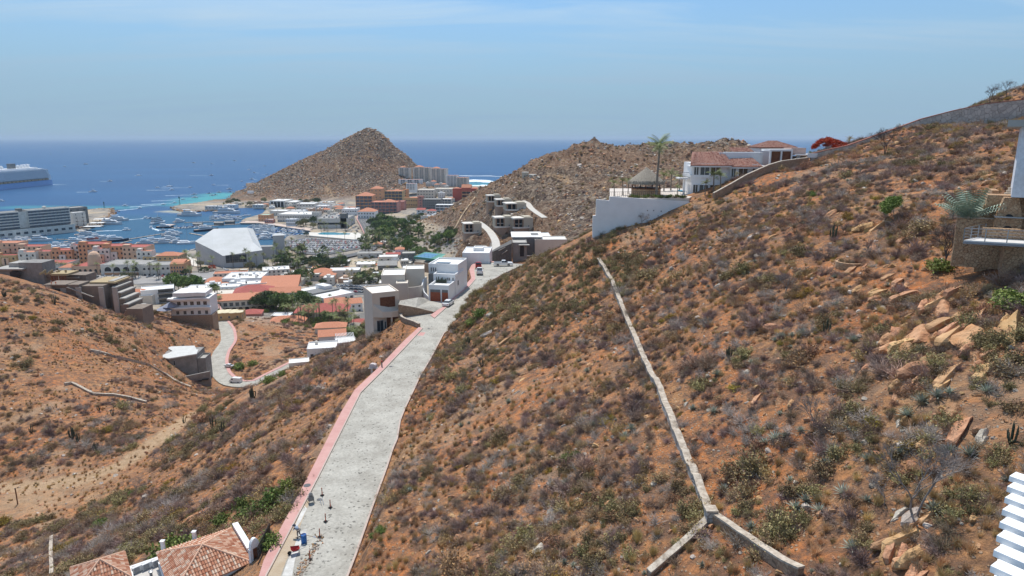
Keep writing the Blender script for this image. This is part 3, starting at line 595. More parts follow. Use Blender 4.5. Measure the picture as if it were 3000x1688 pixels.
# ------------------------------------------------------------ white house beside the road
A = P(1257,882,z=94); loc, rz, W = (A[0], A[1], 94), -.19, 5.3
h = thing('white_house', 'white cubic modern house with red wooden garage doors on the bend of the road', 'house', loc, rz)
block(h, 0, W, 0, 5.9, -1.5, 4.3, M_WHITE, ph=.7)
block(h, -.6, W+.1, 6.0, 15, -1.5, 6.0, M_WHITE, name='wing_wall')
block(h, -3.0, W-.1, 9.5, 19, -1.5, 8.0, M_WHITE, ph=.45, name='upper_wall')
b = MB(); b.box(-1.6, 2.2, 11.5, 13.5, 7.66, 7.76); b.obj('skylight', M_GLASS, h); b = MB(); b.box(-2.7, -.65, 8.2, 9.45, -1, 5.4); b.obj('grey_screen', M_GREY, h)
for x, w_ in ((1.75, 2.7), (4.3, 1.6)):
    b = MB(); b.box(x-w_/2, x+w_/2, -.06, .1, 0, 2.4)
    for k in range(8): b.box(x-w_/2+.02, x+w_/2-.02, -.1, -.055, .06+k*.3, .3+k*.3)
    g = b.obj('garage_door', M_REDWOOD, h); b = MB(); b.box(x-w_/2, x+w_/2, -.05, .1, 2.405, 3.1); b.obj('door_panel', M_GREY, h)
for x in (3.4, 3.85, 4.8): window(h, x, 6.0, 3.2, .22, 1.8, bars=0)
for x in (-2.2, -1.6, -1.0): window(h, x, 9.5, 5.9, .2, 1.0, bars=0)
window(h, W+.1, 8.6, 2.6, .9, 1.2, rz=math.pi/2)
b = MB(); b.box(W+.1, W+.22, 6.5, 14.5, 5.5, 5.62); b.obj('ledge', M_WHITE, h)
M_CACT = mat('cactus_green', (.075,.085,.055), .8, (.045,.055,.035), 6, bump=.3, bs=20)
hm = Matrix.Translation(loc)@Matrix.Rotation(rz, 4, 'Z')
cb_ = MB(); cb_.lathe([(.09,0),(.12,.4),(.12,1.1),(.07,1.35),(.01,1.42)], 7); cact = cb_.mesh('potted_cactus', M_CACT, True)
for k in range(11):
    p = hm@Vector((.5+k*.26, 5.3, 3.6)); link('column_cactus', cact, None, p, scale=(1, 1, random.Random(k).uniform(.6, 1.35)), label='dark column cactus in the row on the garage roof of the white house', cat='cactus', group='cacti in a row on the garage roof')
# curved white wall and steps between the two houses
b_ = [hm@Vector(p) for p in ((-.2,.2,0),(-1.6,1.2,0),(-2.9,3.2,0),(-3.3,6,0),(-3.4,8.5,0))]
wallline('garden_wall', 'curved white garden wall stepping down beside the red garage doors', 'wall', [p[:2] for p in b_], [95.2,96.0,97.2,98.4,98.6], 93, .3, M_WHITE)
# second white block, with the grey terrace roof, behind it
A, B = P(1336,775,z=94), P(1423,772,z=94); loc, rz, W = frame((A[0]+2,A[1]+2), (B[0],B[1]+6), 94)
h = thing('white_house', 'white flat-roofed house behind the cubic house, beside the parked red pickup', 'house', loc, -.04)
block(h, 0, W*.93, 0, 13, -6, 3.6, M_WHITE, ph=.35); block(h, 3.2, 6.6, 5, 9, 3.3, 4.5, M_WHITE, ph=.3); b = MB(); b.box(-6.5, 1.8, -10, -1.5, 2.1, 2.35); b.obj('terrace_roof', M_GREY, h)

for x in (-6.2, -2, 1.4): b = MB(); b.box(x, x+.25, -9.8, -9.55, -5, 2.095); b.obj('post', M_GREY, h)
b = MB(); b.box(-6.2, 1.5, -2, -1.7, -5, 2.09); b.obj('screen_wall', M_GREY, h)
# ------------------------------------------------------------ beige house below the road
A = P(1096,968,Y=154); loc, rz, W = (A[0], A[1], 86), .45, 6.5
h = thing('beige_house', 'beige three-storey house with brown panels and balconies below the bend of the road', 'house', loc, rz)
s = W/6.6
block(h, 0, W, .45, 9, -3, 13.4, M_BEIGE, M_WROOF, .4)
b = MB(); b.prism([(.05,.44),(W*.3,-.9),(W*.62,-1.5),(W,-1.6),(W,.44)], 7.6, lambda p: 9.0 if p[0] > 1 else 10.8); b.obj('balcony', M_BEIGE, h)
b = MB(); b.box(W*.5, W-.1, .3, .44, -2, 7.5); b.obj('wood_panel', M_WOOD, h); b = MB()
for x in (W*.62, W*.97): b.box(x-.17, x+.17, -1.4, -1.06, -3, 7.59)
b.obj('column', M_BEIGE, h)
b = MB(); b.box(W*.28, W*.84, .37, .44, 9.7, 12.2); b.obj('wood_shutter', M_WOOD, h)
window(h, W*.25, .45, 4.0, 1.5, 2.6, name='balcony_door'); window(h, W*.36, .45, .4, 1.2, 2.4, name='balcony_door'); window(h, W*.44, .45, 4.6, .3, 1.6, bars=0)
def railing(par, x0, x1, y, z, h_=1.0, n=9, m=None, y1=None, name='railing'):
    b = MB(); y1 = y if y1 is None else y1
    for k in range(n): t = k/(n-1); b.box(x0+(x1-x0)*t-.02, x0+(x1-x0)*t+.02, y+(y1-y)*t-.02, y+(y1-y)*t+.02, z, z+h_)
    for zz in (h_, .12): b.tube([(x0, y, z+zz), (x1, y1, z+zz)], .03, 5)
    return b.obj(name, m or M_BLACK, par)
for z in (3.75, .1):
    b = MB(); b.box(-.3, W*.4, -.8, .4, z-.25, z); b.obj('balcony_slab', M_BEIGE, h); railing(h, -.25, W*.38, -.75, z)
# its rear wing with curved terrace
h = thing('beige_house', 'cream flat-roofed wing with a curved terrace wall between beige and white houses', 'house', P(1168,905,Y=166)[:2]+(90,), .12)
block(h, -4.5, 1.6, 6, 15, -4, 10.3, M_CREAM, M_WROOF, .4); block(h, 1.7, 6.6, 9, 15, -4, 11.2, M_CREAM, M_WROOF, .35); block(h, -.6, 2.4, 2.5, 5.95, -4, 8.8, M_CREAM, M_CREAM, .3)
b = MB(); L = [(2.5+3.6*math.sin(a), 5.2-2.8*math.cos(a)) for a in np.linspace(0, 1.5, 9)]
A_, B_ = inset(L, .12), inset(L, -.12)
for i in range(8): b.add([(*A_[i],0),(*A_[i+1],0),(*B_[i+1],0),(*B_[i],0),(*A_[i],7.7),(*A_[i+1],7.7),(*B_[i+1],7.7),(*B_[i],7.7)], [(4,5,6,7),(0,1,5,4),(2,3,7,6),(3,0,4,7),(1,2,6,5)])
b.obj('terrace_wall', M_CREAM, h)
# ------------------------------------------------------------ long walls on the slopes
def hillwall(name, label, pts, t, ht, m, capm=None, dep=1.2, sub=4, capw=.05, jag=0):
    W3 = [G(*p) for p in pts]; L = []
    for i in range(len(W3)-1):
        for k in range(sub): L.append(tuple(W3[i].lerp(W3[i+1], k/sub))[:2])
    L.append(tuple(W3[-1])[:2]); r_ = random.Random(3)
    zg = [gz(*p) for p in L]; wallline(name, label, 'wall', L, [z+ht+r_.uniform(-jag, jag) for z in zg], [z-dep for z in zg], t, m, capw, capm or M_CAP)
hillwall('boundary_wall', 'long narrow stone wall running down the brown slope from the white terrace wall', [(1753,765),(1794,833),(1817,891),(1847,967),(1870,1025),(1893,1078),(1934,1153),(1957,1217),(1981,1282),(2010,1351),(2045,1427),(2082,1522)], .5, .5, M_GSTONE, M_CAP, jag=.13, sub=7)
hillwall('boundary_wall', 'stone wall branch climbing away past rocks at the lower end of the long wall', [(2086,1526),(2155,1573),(2214,1614),(2283,1660),(2345,1692)], .42, .55, M_STONE, M_CAP)
hillwall('boundary_wall', 'short stone wall branch going down the slope from the junction post', [(2070,1536),(2027,1579),(1969,1631),(1900,1690)], .42, .35, M_STONE, M_CAP)
p = G(2080, 1530); t_ = thing('stone_pillar', 'square pale stone pillar where the three slope walls meet', 'pillar', p); b = MB(); b.box(-.35,.35,-.35,.35,-1,.95); b.obj('shaft', M_GSTONE, t_); b = MB(); b.box(-.42,.42,-.42,.42,.955,1.1); b.obj('cap', M_CAP, t_)
hillwall('boundary_wall', 'thin low wall crossing the orange hillside above the grey concrete house', [(266,1030),(330,1046),(384,1058),(437,1072),(489,1101),(560,1137)], .7, .7, M_CAP)
hillwall('boundary_wall', 'thin broken wall lower on the orange hillside with a bend in it', [(190,1129),(212,1126),(240,1140),(275,1158),(330,1160),(384,1169),(430,1182)], .6, .6, M_CAP)
hillwall('boundary_wall', 'short pale wall at the foot of the dirt clearing', [(152,1580),(150,1620),(152,1692)], .4, .6, M_CAP)
# stone wall of the villa: foot line on the hill, and the tall grey wall above
def topwall(name, label, pts, m, capm, t=.45, cap=.06):
    L = [P(x, yt, Y=Y) for x, yt, yb, Y in pts]; zb = [P(x, yb, Y=Y)[2]-1.5 for x, yt, yb, Y in pts]
    return wallline(name, label, 'wall', [p[:2] for p in L], [p[2] for p in L], zb, t, m, cap, capm)
topwall('stone_wall', 'rough brown stone wall climbing the slope in front of the villa', [(2090,567,585,129),(2140,540,560,130),(2187,513,538,130.5),(2252,484,508,132),(2290,473,495,133),(2367,463,484,136)], M_STONE, M_CAP, .5, .02)
M_RCAP = mat('red_coping', (.30,.12,.085), .8)
topwall('stone_wall', 'long grey rubble wall with a red coping along the top of the hillside', [(2375,452,480,140),(2420,441,465,140),(2480,428,445,140),(2573,395,412,141),(2635,373,388,142),(2697,350,375,142),(2790,326,372,141),(2883,306,374,140),(2970,296,372,139),(3060,285,368,138),(3200,270,360,137)], M_GSTONE, M_RCAP, .5, .06)
# white terrace wall (a plain wall of irregular outline, half a metre thick)
def upright(b, pts, Y0, Y1, t):
    x0, x1 = P(pts[0][0], 600, Y=Y0)[0], 0
    V = [P(x, y, Y=Y0+(Y1-Y0)*(x-1735)/283) for x, y in pts]; n = len(V)
    b.add(V+[(p[0], p[1]+t, p[2]) for p in V], [tuple(range(n)), tuple(range(2*n-1, n-1, -1))]+[(i, i+n, (i+1) % n+n, (i+1) % n) for i in range(n)])
t_ = thing('terrace_wall', 'tall plain white retaining wall with a stepped end under the villa garden', 'wall', P(1735,709,Y=130))
b = MB(); upright(b, [(1735,740),(1737,633),(1746,631),(1747,584),(1785,588),(1786,576),(2018,591),(2030,600),(1990,650),(1877,700)], 130, 132, .5); ox = t_.location
b.v = [(x-ox[0], y-ox[1], z-ox[2]) for x, y, z in b.v]; b.obj('wall', M_WHITE, t_)
for x, y in ((1897,617),(1915,617),(1937,619),(1959,620),(1947,629),(1928,633),(1917,642),(1905,646),(1896,648)): q = Vector(P(x, y, Y=130+(x-1735)/283*2))-ox; b = MB(); b.box(q.x-.09, q.x+.09, q.y-.03, q.y+.1, q.z-.09, q.z+.09); b.obj('drain_hole', M_DARK, t_)
TZ = P(1786,576,Y=130.4)[2]-.15
b = MB(); tp = [P(1786,577,Y=130.6)[:2], P(2018,592,Y=132.3)[:2], (P(2060,590,Y=134)[0], 140), (P(2030,580,Y=150)[0], 158), (P(1786,560,Y=158)[0], 158)]; b.prism(tp, TZ-6, TZ-.3); b.obj('terrace', mat('terrace_paving', (.62,.55,.48), .8, (.55,.48,.41), 1), kind='structure')
gl = MB()
# railing, palapa, pool
t_ = thing('terrace_fence', 'thin black iron fence along the edge of the villa terrace', 'fence', P(1786,577,Y=130.8)[:2]+(TZ-.3,)); q = Vector(P(2010,591,Y=132.3))-t_.location; railing(t_, 0, q.x, 0, 0, 1.3, 40, y1=q.y)
pc = P(1892,566,Y=140); t_ = thing('palapa', 'round thatched palapa bar with a stone counter on the villa terrace', 'palapa', (pc[0], pc[1], TZ-.3))
b = MB(); b.lathe([(3.0,0),(3.0,1.3),(2.7,1.31),(2.7,0)], 20); b.obj('counter', M_OSTONE, t_); b = MB(); b.lathe([(3.15,1.32),(3.15,1.45),(2.5,1.46)], 20); b.obj('counter_top', M_WOOD, t_)
b = MB(); rr_ = random.Random(5); b.lathe([(3.75,2.3),(3.6,2.75),(2.6,3.6),(1.5,4.45),(.5,5.2),(.06,5.6)], 26)
for k in range(260):
    a = rr_.uniform(0, 6.283); r0 = rr_.uniform(3.2, 3.7); r1 = r0+rr_.uniform(.15, .4); w_ = .06
    b.add([(r0*math.cos(a-w_/2), r0*math.sin(a-w_/2), 2.95), (r0*math.cos(a+w_/2), r0*math.sin(a+w_/2), 2.95), (r1*math.cos(a), r1*math.sin(a), rr_.uniform(1.95, 2.35))], [(0,1,2)])
b.obj('thatch_roof', M_THATCH, t_)
for k in range(7): a = k*.9; b = MB(); b.tube([(2.8*math.cos(a), 2.8*math.sin(a), 0), (2.8*math.cos(a), 2.8*math.sin(a), 2.75)], .12, 6); b.obj('post', M_WOOD, t_)
b = MB(); b.box(0, 5.2, 0, 3, 0, .25); b.obj('pool', mat('pool_water', (.03,.30,.42), .1), kind='structure', loc=(P(1985,556,Y=150)[0], 147, TZ-.28))
# ------------------------------------------------------------ villa
vo = P(2024,567,Y=140); h = thing('villa', 'white hillside villa with curved red-tiled roofs and tall dark windows', 'villa', (vo[0], vo[1], vo[2]-1.2), 0)
k_ = .0705; zf = lambda py, Y=140: P(2100, py, Y=Y)[2]-h.location.z; xf_ = lambda px: P(px, 500, Y=140)[0]-vo[0]
def bay(x0, x1, z0, z1, d, n=10, m=M_WHITE, name='wall', bk=7):
    xs_ = np.linspace(x0, x1, n); L = [(x, -d*(1-((x-(x0+x1)/2)/((x1-x0)/2))**2)) for x in xs_]; b = MB(); b.prism(L+[(x1, bk), (x0, bk)], z0, z1); return b.obj(name, m, h), L
xa, xb = 0, xf_(2137); _, L1 = bay(xa, xb, -2, zf(482)+.3, 1.3)
bay(xa-.15, xb, zf(520), zf(512), 1.55, name='balcony_band')
xc, xd = xb+.05, xf_(2222); _, L2 = bay(xc, xd, -2, zf(487)+.2, .9)
def onbay(L, t):
    i = min(int(t*(len(L)-1)), len(L)-2); f = t*(len(L)-1)-i; p, q = L[i], L[i+1]; return p[0]+(q[0]-p[0])*f, p[1]+(q[1]-p[1])*f-.02, math.atan2(q[1]-p[1], q[0]-p[0])
M_TINT = mat('tinted_glass', (.055,.05,.045), .12, (.09,.08,.07), .6, spec=.6)
for t, w_ in ((.10,.9),(.30,1.7),(.58,2.0)):
    x, y, a = onbay(L1, t); window(h, x, y, zf(519)+.05, w_, 2.45, rz=a, glass=M_TINT, frame_=M_WHITE, t=.12)
    window(h, x, y, zf(567)-.5, w_, 2.3, rz=a, glass=M_TINT, frame_=M_WHITE, t=.12)
for t, w_ in ((.12,.8),(.42,1.7),(.85,1.3)):
    x, y, a = onbay(L2, t); window(h, x, y, zf(518)+(1.2 if t > .8 else 0), w_, 2.2 if t < .8 else 1.2, rz=a, glass=M_TINT, frame_=M_WHITE, t=.1)
def eave(x0, x1, d, z, zt, back, over=.6, n=7):
    xs_ = np.linspace(x0-over, x1+over, n); mx = (x0+x1)/2; hw = (x1-x0)/2+over
    L = [(x, -over-d*(1-((x-mx)/hw)**2)) for x in xs_]; tx = np.linspace(x0+1.0, x1-.2, n)
    for i in range(n-1): tiles(h, [(*L[i], z), (*L[i+1], z), (tx[i+1], back, zt), (tx[i], back, zt)], 'roof', RTILES, .26, r=.1)
    b = MB(); b.prism(L+[(x1, back), (x0, back)], z-.35, z-.13); b.obj('eave', M_WHITE, h)
eave(xa, xb, 1.6, zf(484), zf(452)+.35, 4.6); eave(xc, xd, 1.0, zf(488), zf(469)+.25, 3.2)
block(h, xf_(2120), xf_(2250), 3.4, 9, zf(500), zf(448), M_WHITE, M_WHITE, .4, name='upper_wall')
b = MB(); b.box(xd, xf_(2250), .5, 3.3, -1, zf(486)); b.obj('side_wall', M_WHITE, h)
x0, x1 = xf_(2252), xf_(2318); z0, z1 = zf(500), zf(439)
b = MB(); b.box(x0, x1, 0, 5, z1-.3, z1+.1); [b.box(x, x+.3, 0, .4, z0, z1-.31) for x in (x0, (x0+x1)/2-.1, x1-.3)]; b.obj('carport', M_WHITE, h)
for xx in (x0+.31, (x0+x1)/2+.21): b = MB(); b.box(xx, xx+1.85, .2, .35, z0, z1-.32); b.obj('wood_panel', M_WOOD, h)
b = MB(); b.box(xf_(2319), xf_(2362), 1, 5, zf(452), zf(434)); b.obj('pink_tank_screen', mat('pink_stucco', (.58,.42,.36), .85), h)
b = MB(); b.box(xf_(2326), xf_(2388), -.4, 5, zf(455), zf(452)-.02); b.box(xf_(2360), xf_(2388), -.45, -.25, zf(462), zf(449)); b.box(xf_(2333), xf_(2337), 0, .3, zf(475), zf(455)-.01); b.obj('balcony', M_WHITE, h)
b = MB(); [b.box(xf_(2318)-.9+i*.28, xf_(2318)-.62+i*.28, -.6, .1, z0+1.0, z0+1.3+i*.24) for i in range(8)]; b.obj('steps', M_LCONC, h)
b = MB(); b.box(xf_(2330), xf_(2375), 3, 6, zf(480), zf(455)-.3); b.obj('rear_wall', M_GREY, h)
def hip(par, x0, x1, y0, y1, z, zt, mats, r0=.5, sp=.28, name='roof', r=.1):
    cx0, cx1, cy = x0+(x1-x0)*r0*.8, x1-(x1-x0)*r0*.8, (y0+y1)/2
    if cx1 < cx0: cx0 = cx1 = (cx0+cx1)/2
    a, b2, c, d = (x0, y0, z), (x1, y0, z), (x1, y1, z), (x0, y1, z); e, f = (cx0, cy, zt), (cx1, cy, zt)
    tiles(par, [a, b2, f, e] if cx1 > cx0 else [a, b2, e], name, mats, sp, r=r); tiles(par, [b2, c, f], name, mats, sp, r=r); tiles(par, [c, d, e, f] if cx1 > cx0 else [c, d, e], name, mats, sp, r=r); tiles(par, [d, a, e], name, mats, sp, r=r)
hip(h, xf_(2268), xf_(2370)+1, 9, 17, zf(434), zf(419)+.35, RTILES)
b = MB(); b.box(xf_(2272), xf_(2365), 9.5, 16.5, zf(500), zf(434)-.2); b.obj('rear_wall', M_WHITE, h)
tiles(h, [(xf_(2185), 9.5, zf(448)), (xf_(2255), 9.5, zf(448)), (xf_(2250), 13, zf(436)), (xf_(2190), 13, zf(436))], 'roof', RTILES, .28)
b = MB(); b.box(xf_(1995), xa-.2, 1, 4, zf(526), zf(522)); b.box(xf_(2012), xf_(2017), 2, 2.4, -1, zf(526)-.01); b.obj('side_balcony', M_WHITE, h); railing(h, xf_(1996), xa-.3, 1.1, zf(522), 1.1, 12)
# ------------------------------------------------------------ neighbour's terrace and house at the right edge
hp = P(2962,578,Y=57); h = thing('neighbour_house', 'white house corner with a metal balcony above a stone chimney, at the frame edge', 'house', (hp[0], hp[1], 123), -.62)
zt = P(2980,372,Y=57)[2]-123; zb = P(2963,578,Y=57)[2]-123
b = MB(); b.box(0, 14, 0, 12, zb, zt); b.obj('wall', mat('white_wall_smooth', (.76,.77,.80), .85), h)
b = MB(); b.box(-1.0, 15, -1.2, 13, zt+.01, zt+.1); b.prism([(-1.0,-1.2),(15,-1.2),(15,1),(-1,1)], zt+.1, zt+.55); b.obj('eave', M_LCONC, h)
zb2 = P(2990,513,Y=56)[2]-123; b = MB(); b.box(.75, 6, -1.2, -.01, zb2-.12, zb2); b.obj('balcony_slab', M_LCONC, h)
def mrail(par, pts, z, hh=1.0, every=1.6, bars=4, name='railing'):
    b = MB(); pts = [Vector((*p, 0)) for p in pts]
    for i in range(len(pts)-1):
        a, c = pts[i], pts[i+1]; n = max(1, round((c-a).length/every))
        for k in range(n+1): q = a.lerp(c, k/n); b.box(q.x-.035, q.x+.035, q.y-.035, q.y+.035, z, z+hh)
        for j in range(bars): zz = z+hh*(.25+.75*(j)/(bars-1)) if j else z+hh*.25; b.tube([(a.x, a.y, zz), (c.x, c.y, zz)], .018 if j < bars-1 else .028, 5)
    return b.obj(name, M_METAL, par)
mrail(h, [(.75,-.01),(.75,-1.15),(6,-1.15)], zb2, 1.05)
# stone terrace
s0 = P(2822,704,Y=55.5); t_ = thing('stone_terrace', 'pale terrace deck with steel railings, stone oven and steps beside the white house', 'terrace', (s0[0], s0[1], s0[2]), -.5); T = lambda px, py, Y: Matrix.Rotation(.5, 3, 'Z')@(Vector(P(px, py, Y=Y))-t_.location)
c1, c2, c3, c4 = T(2822,704,55.5), T(3012,733,53.5), T(3040,690,58.5), T(2883,697,58.5); dz = 0
poly = [(c.x, c.y) for c in (c1, c2, c3, c4)]; poly[0] = (0, 0)
b = MB(); b.prism(poly, -.28, -.1); b.obj('slab', mat('grey_slab_edge', (.28,.29,.31), .7), t_); b = MB(); b.prism([(x*.985+.05, y*.985+.05) for x, y in poly], -.1, 0); b.obj('deck', mat('pale_deck', (.66,.64,.62), .7, (.6,.58,.55), 1), t_)
mrail(t_, [poly[3], poly[0], poly[1]], .001, 1.0, 1.55, 4)
q0, q1 = T(2802,660,60), T(2947,655,60)
b = MB(); b.box(q0.x, q1.x, q0.y, q0.y+.5, -3, T(2810,638,60).z); b.obj('stone_wall', M_OSTONE, t_)
b = MB(); b.box(q0.x-.05, q1.x, q0.y-.05, q0.y+.55, T(2810,638,60).z+.003, T(2810,638,60).z+.1); b.obj('coping', M_CAP, t_)
b = MB(); x0 = T(2884,640,61).x
for i in range(11): b.box(x0+i*.17, x0+2.2+i*.13, 5.7+i*.36, 6.1+i*.36, -4, .75+T(2884,645,61).z*0+1.0+i*.21)
b.obj('steps', mat('step_stone', (.60,.52,.42), .85, (.5,.42,.33), 2), t_)
b = MB(); b.box(x0-.4, x0-.03, 5.6, 7.2, -4, 2.5); b.box(x0+.25, x0+.75, 7.25, 9.9, -4, 3.7); b.obj('stair_wall', M_OSTONE, t_)
ox_ = T(2956,640,57.5); b = MB(); xo = ox_.x
b.prism([(xo-.95,ox_.y),(xo+.95,ox_.y),(xo+.95,ox_.y+1.3),(xo-.95,ox_.y+1.3)], -.3, T(2950,638,57.5).z); b.add([(xo-.9,ox_.y+.05,T(2950,638,57.5).z+.1),(xo+.9,ox_.y+.05,T(2950,638,57.5).z+.1),(xo+.9,ox_.y+1.2,T(2950,638,57.5).z+.1),(xo-.9,ox_.y+1.2,T(2950,638,57.5).z+.1),(xo-.5,ox_.y+.15,T(2950,580,57.5).z),(xo+.5,ox_.y+.15,T(2950,580,57.5).z),(xo+.5,ox_.y+1.1,T(2950,580,57.5).z),(xo-.5,ox_.y+1.1,T(2950,580,57.5).z)], [(0,1,5,4),(1,2,6,5),(2,3,7,6),(3,0,4,7),(4,5,6,7)]); b.obj('oven_chimney', M_OSTONE, t_)
b = MB(); zz = T(2950,638,57.5).z; b.box(xo-1.05, xo+1.05, ox_.y-.35, ox_.y+1.25, zz+.003, zz+.09); b.obj('oven_shelf', M_METAL, t_)
for zc, rr0, yy in ((T(2957,633,57.5).z, .36, ox_.y+.04), (T(2957,673,57.5).z, .5, ox_.y-.012)):
    b = MB(); b.add([(xo+rr0*math.cos(a), yy, zc-.3+rr0*1.25*math.sin(a)) for a in np.linspace(0, math.pi, 12)]+[(xo+rr0*math.cos(a), yy+.3, zc-.3+rr0*1.25*math.sin(a)) for a in np.linspace(0, math.pi, 12)], [tuple(range(11, -1, -1))]+[(i, i+1, i+13, i+12) for i in range(11)]); b.obj('oven_mouth', M_DARK, t_)
b = MB(); b.box(xo-1.9, xo+2.8, ox_.y-1.6, ox_.y-1.2, .002, .75); b.box(xo-1.9, xo+2.8, ox_.y-1.65, ox_.y-1.1, .755, .85); b.obj('stone_bench', M_OSTONE, t_)
g0 = T(2921,740,56); b = MB(); b.box(g0.x+.6, g0.x+9, g0.y+.8, g0.y+3.5, -7, -.29); b.obj('stone_base', M_OSTONE, t_)
b = MB(); b.box(xo-1.6, hp[0]-t_.location.x+10, ox_.y+1.32, ox_.y+3, -4, T(2963,578,57).z-.003); b.obj('house_base', M_OSTONE, t_)
# ------------------------------------------------------------ white pergola at the lower right edge
E0, E1 = Vector(P(2984,1402,z=125)), Vector(P(2926,1720,z=125)); loc, rz, W = frame(E1, E0, 125)
t_ = thing('pergola', 'white pergola of square beams casting striped shadows, corner nearest the viewer', 'pergola', loc, rz)
M_PW = mat('white_beam', (.84,.84,.83), .7, (.80,.80,.79), 1)
W += .9
b = MB(); b.box(-1, W-.9, -.12, .12, -.32, 0); b.obj('girder', M_PW, t_); b = MB(); b.box(-1, W+.2, -2.1, -1.85, -.32, 0); b.obj('girder', M_PW, t_)
n = int((W+1)/.8)
for i in range(n):
    x = -.9+i*.8; b = MB(); b.box(x-.23, x+.23, -3.6, .16 if x < W-1.0 else -1.6, .004, .17, rz=-.3, c=(x, 0)); b.obj('beam', M_PW, t_)
b = MB(); b.box(-1, W-1.0, -.02, .1, -6, -.33); b.obj('wall', mat('white_wall_smooth', (.76,.77,.80), .85), t_)
b = MB(); b.box(-1, W-1.0, -3.6, -.03, -2.2, -2.0); b.obj('deck', M_PW, t_)
# ------------------------------------------------------------ tiled house at the bottom of the picture
def tile_house(corn, ap, ze, za, label):
    C_ = [Vector(P(x, y, z=ze)) for x, y in corn]; a = Vector(P(*ap, z=za)); cen = sum(C_, Vector())/4; cen.z = ze-6
    t = thing('tiled_house', label, 'house', cen); q = [c-cen for c in C_]; a -= cen
    for i in range(4): tiles(t, [q[i], q[(i+1) % 4], a], 'roof', TILES, .27, r=.11, seg=.45)
    for i in range(4):
        b = MB(); b.tube([q[i]*.999+Vector((0, 0, .06)), a+Vector((0, 0, .1))], .11, 6); b.obj('hip_tile', TILES[1], t)
    b = MB(); s_ = [(p.x*.93, p.y*.93) for p in q]; b.prism(s_, -3, 5.75); b.obj('wall', M_WHITE, t); return t, q, a, cen
t1, q1, a1, cen1 = tile_house([(505,1745),(460,1620),(677,1548),(738,1647)], (593,1598), 93, 95.0, 'large pink-tiled hipped roof of the white house at the bottom edge')
t2, q2, a2, cen2 = tile_house([(215,1745),(207,1664),(364,1617),(384,1690)], (293,1641), 92.4, 94.0, 'smaller pink-tiled hipped roof beside the flat roof with air conditioners')
fa = [P(x, y, z=91.8)[:2] for x, y in ((378,1662),(465,1632),(490,1700),(480,1760),(395,1760))]; cx, cy = sum(p[0] for p in fa)/5, sum(p[1] for p in fa)/5
t_ = thing('roof_terrace', 'flat white roof with a low rim between the two tiled roofs', 'roof', (cx, cy, 86)); L = [(p[0]-cx, p[1]-cy) for p in fa]; b = MB(); b.prism(L, -2, 5.4); parapet(b, L, 5.401, .5, .25); b.obj('wall', M_WHITE, t_); b = MB(); b.prism([(x*.9, y*.9) for x, y in L], 5.402, 5.45); b.obj('roof', mat('roof_screed', (.56,.53,.49), .9, (.5,.47,.43), 1), t_)
acb = MB(); acb.box(-.46,.46,-.17,.17,.06,.68,m=0); acb.box(-.42,.2,-.185,-.168,.1,.64,m=1); acb.box(-.4,-.3,-.15,.15,0,.058,m=1); acb.box(.3,.4,-.15,.15,0,.058,m=1)
acm = acb.mesh('casing', [mat('ac_white', (.72,.72,.70), .5), mat('ac_grille', (.40,.41,.41), .6)]); fanb = MB(); fanb.lathe([(.24,0),(.24,.02),(.05,.03)], 16); fanb.v = [(x-.11, -.186-z, y+.37) for x, y, z in fanb.v]; fanm = fanb.mesh('fan', mat('fan_grey', (.28,.29,.3), .5))
for i, (x, y, lb) in enumerate(((403,1668,'white air conditioner, lowest of the three on the flat roof'),(431,1658,'white air conditioner in the middle of the three on the flat roof'),(460,1648,'white air conditioner beside the eave of the large tiled roof'))):
    o = thing('air_conditioner', lb, 'air conditioner', P(x, y+8, z=91.46), math.atan2(fa[1][1]-fa[0][1], fa[1][0]-fa[0][0])+.2, 'air conditioners on the flat roof'); link('casing', acm, o); link('fan', fanm, o)
o = thing('roof_vent', 'grey vent pipe standing on the flat roof', 'vent', P(443,1688,z=91.46)); b = MB(); b.lathe([(.14,0),(.14,.45)], 12); b.obj('pipe', M_GREY, o); b = MB(); b.lathe([(.22,.46),(.22,.56),(.05,.62)], 12); b.obj('cowl', M_METAL, o)
for x, y, lb in ((476,1599,'small white chimney on the left eave of the large tiled roof'),(568,1571,'small white chimney halfway up the eave of the large tiled roof')):
    o = thing('chimney', lb, 'chimney', P(x-60+62, y+6, z=92.9)); b = MB(); b.box(-.16,.16,-.16,.16,-.6,.75); b.obj('shaft', M_WHITE, o); b = MB(); b.box(-.22,.22,-.22,.22,.76,.84); b.obj('cap', M_WHITE, o)
# white wall and scrolled gate to its right
wA, wB = P(693,1580,z=91.5), P(737,1655,z=91.5); wallline('garden_wall', 'white garden wall along the right side of the tiled house', 'wall', [wA[:2], wB[:2]], 93.4, 88, .5, M_WHITE, .05, M_WHITE)
gA, gB = P(738,1668,z=92.6), P(768,1650,z=92.6); loc, rz, W = frame(gA, gB, 92.2); o = thing('garden_gate', 'white scrolled gateway with a brown door beside the pavement', 'gate', loc, rz)
b = MB(); b.prism([(0,0),(.3,0),(.3,.35),(0,.35)], -2, 2.5); b.prism([(W-.3,0),(W,0),(W,.35),(W-.3,.35)], -2, 2.5)
b.add([(.3*0+x, y, z) for y in (0, .35) for x, z in [(.0,2.5)]+[(W/2-math.cos(a)*W*.42, 2.55+math.sin(a)*1.0) for a in np.linspace(0, math.pi, 12)]+[(W,2.5)]], [tuple(range(14)), tuple(range(27, 13, -1))]+[(i, i+14, (i+1) % 14+14, (i+1) % 14) for i in range(14)]); b.obj('arch', M_WHITE, o)
b = MB(); b.box(.31, W-.31, .1, .2, -1, 2.4); b.obj('door', M_WOOD, o)
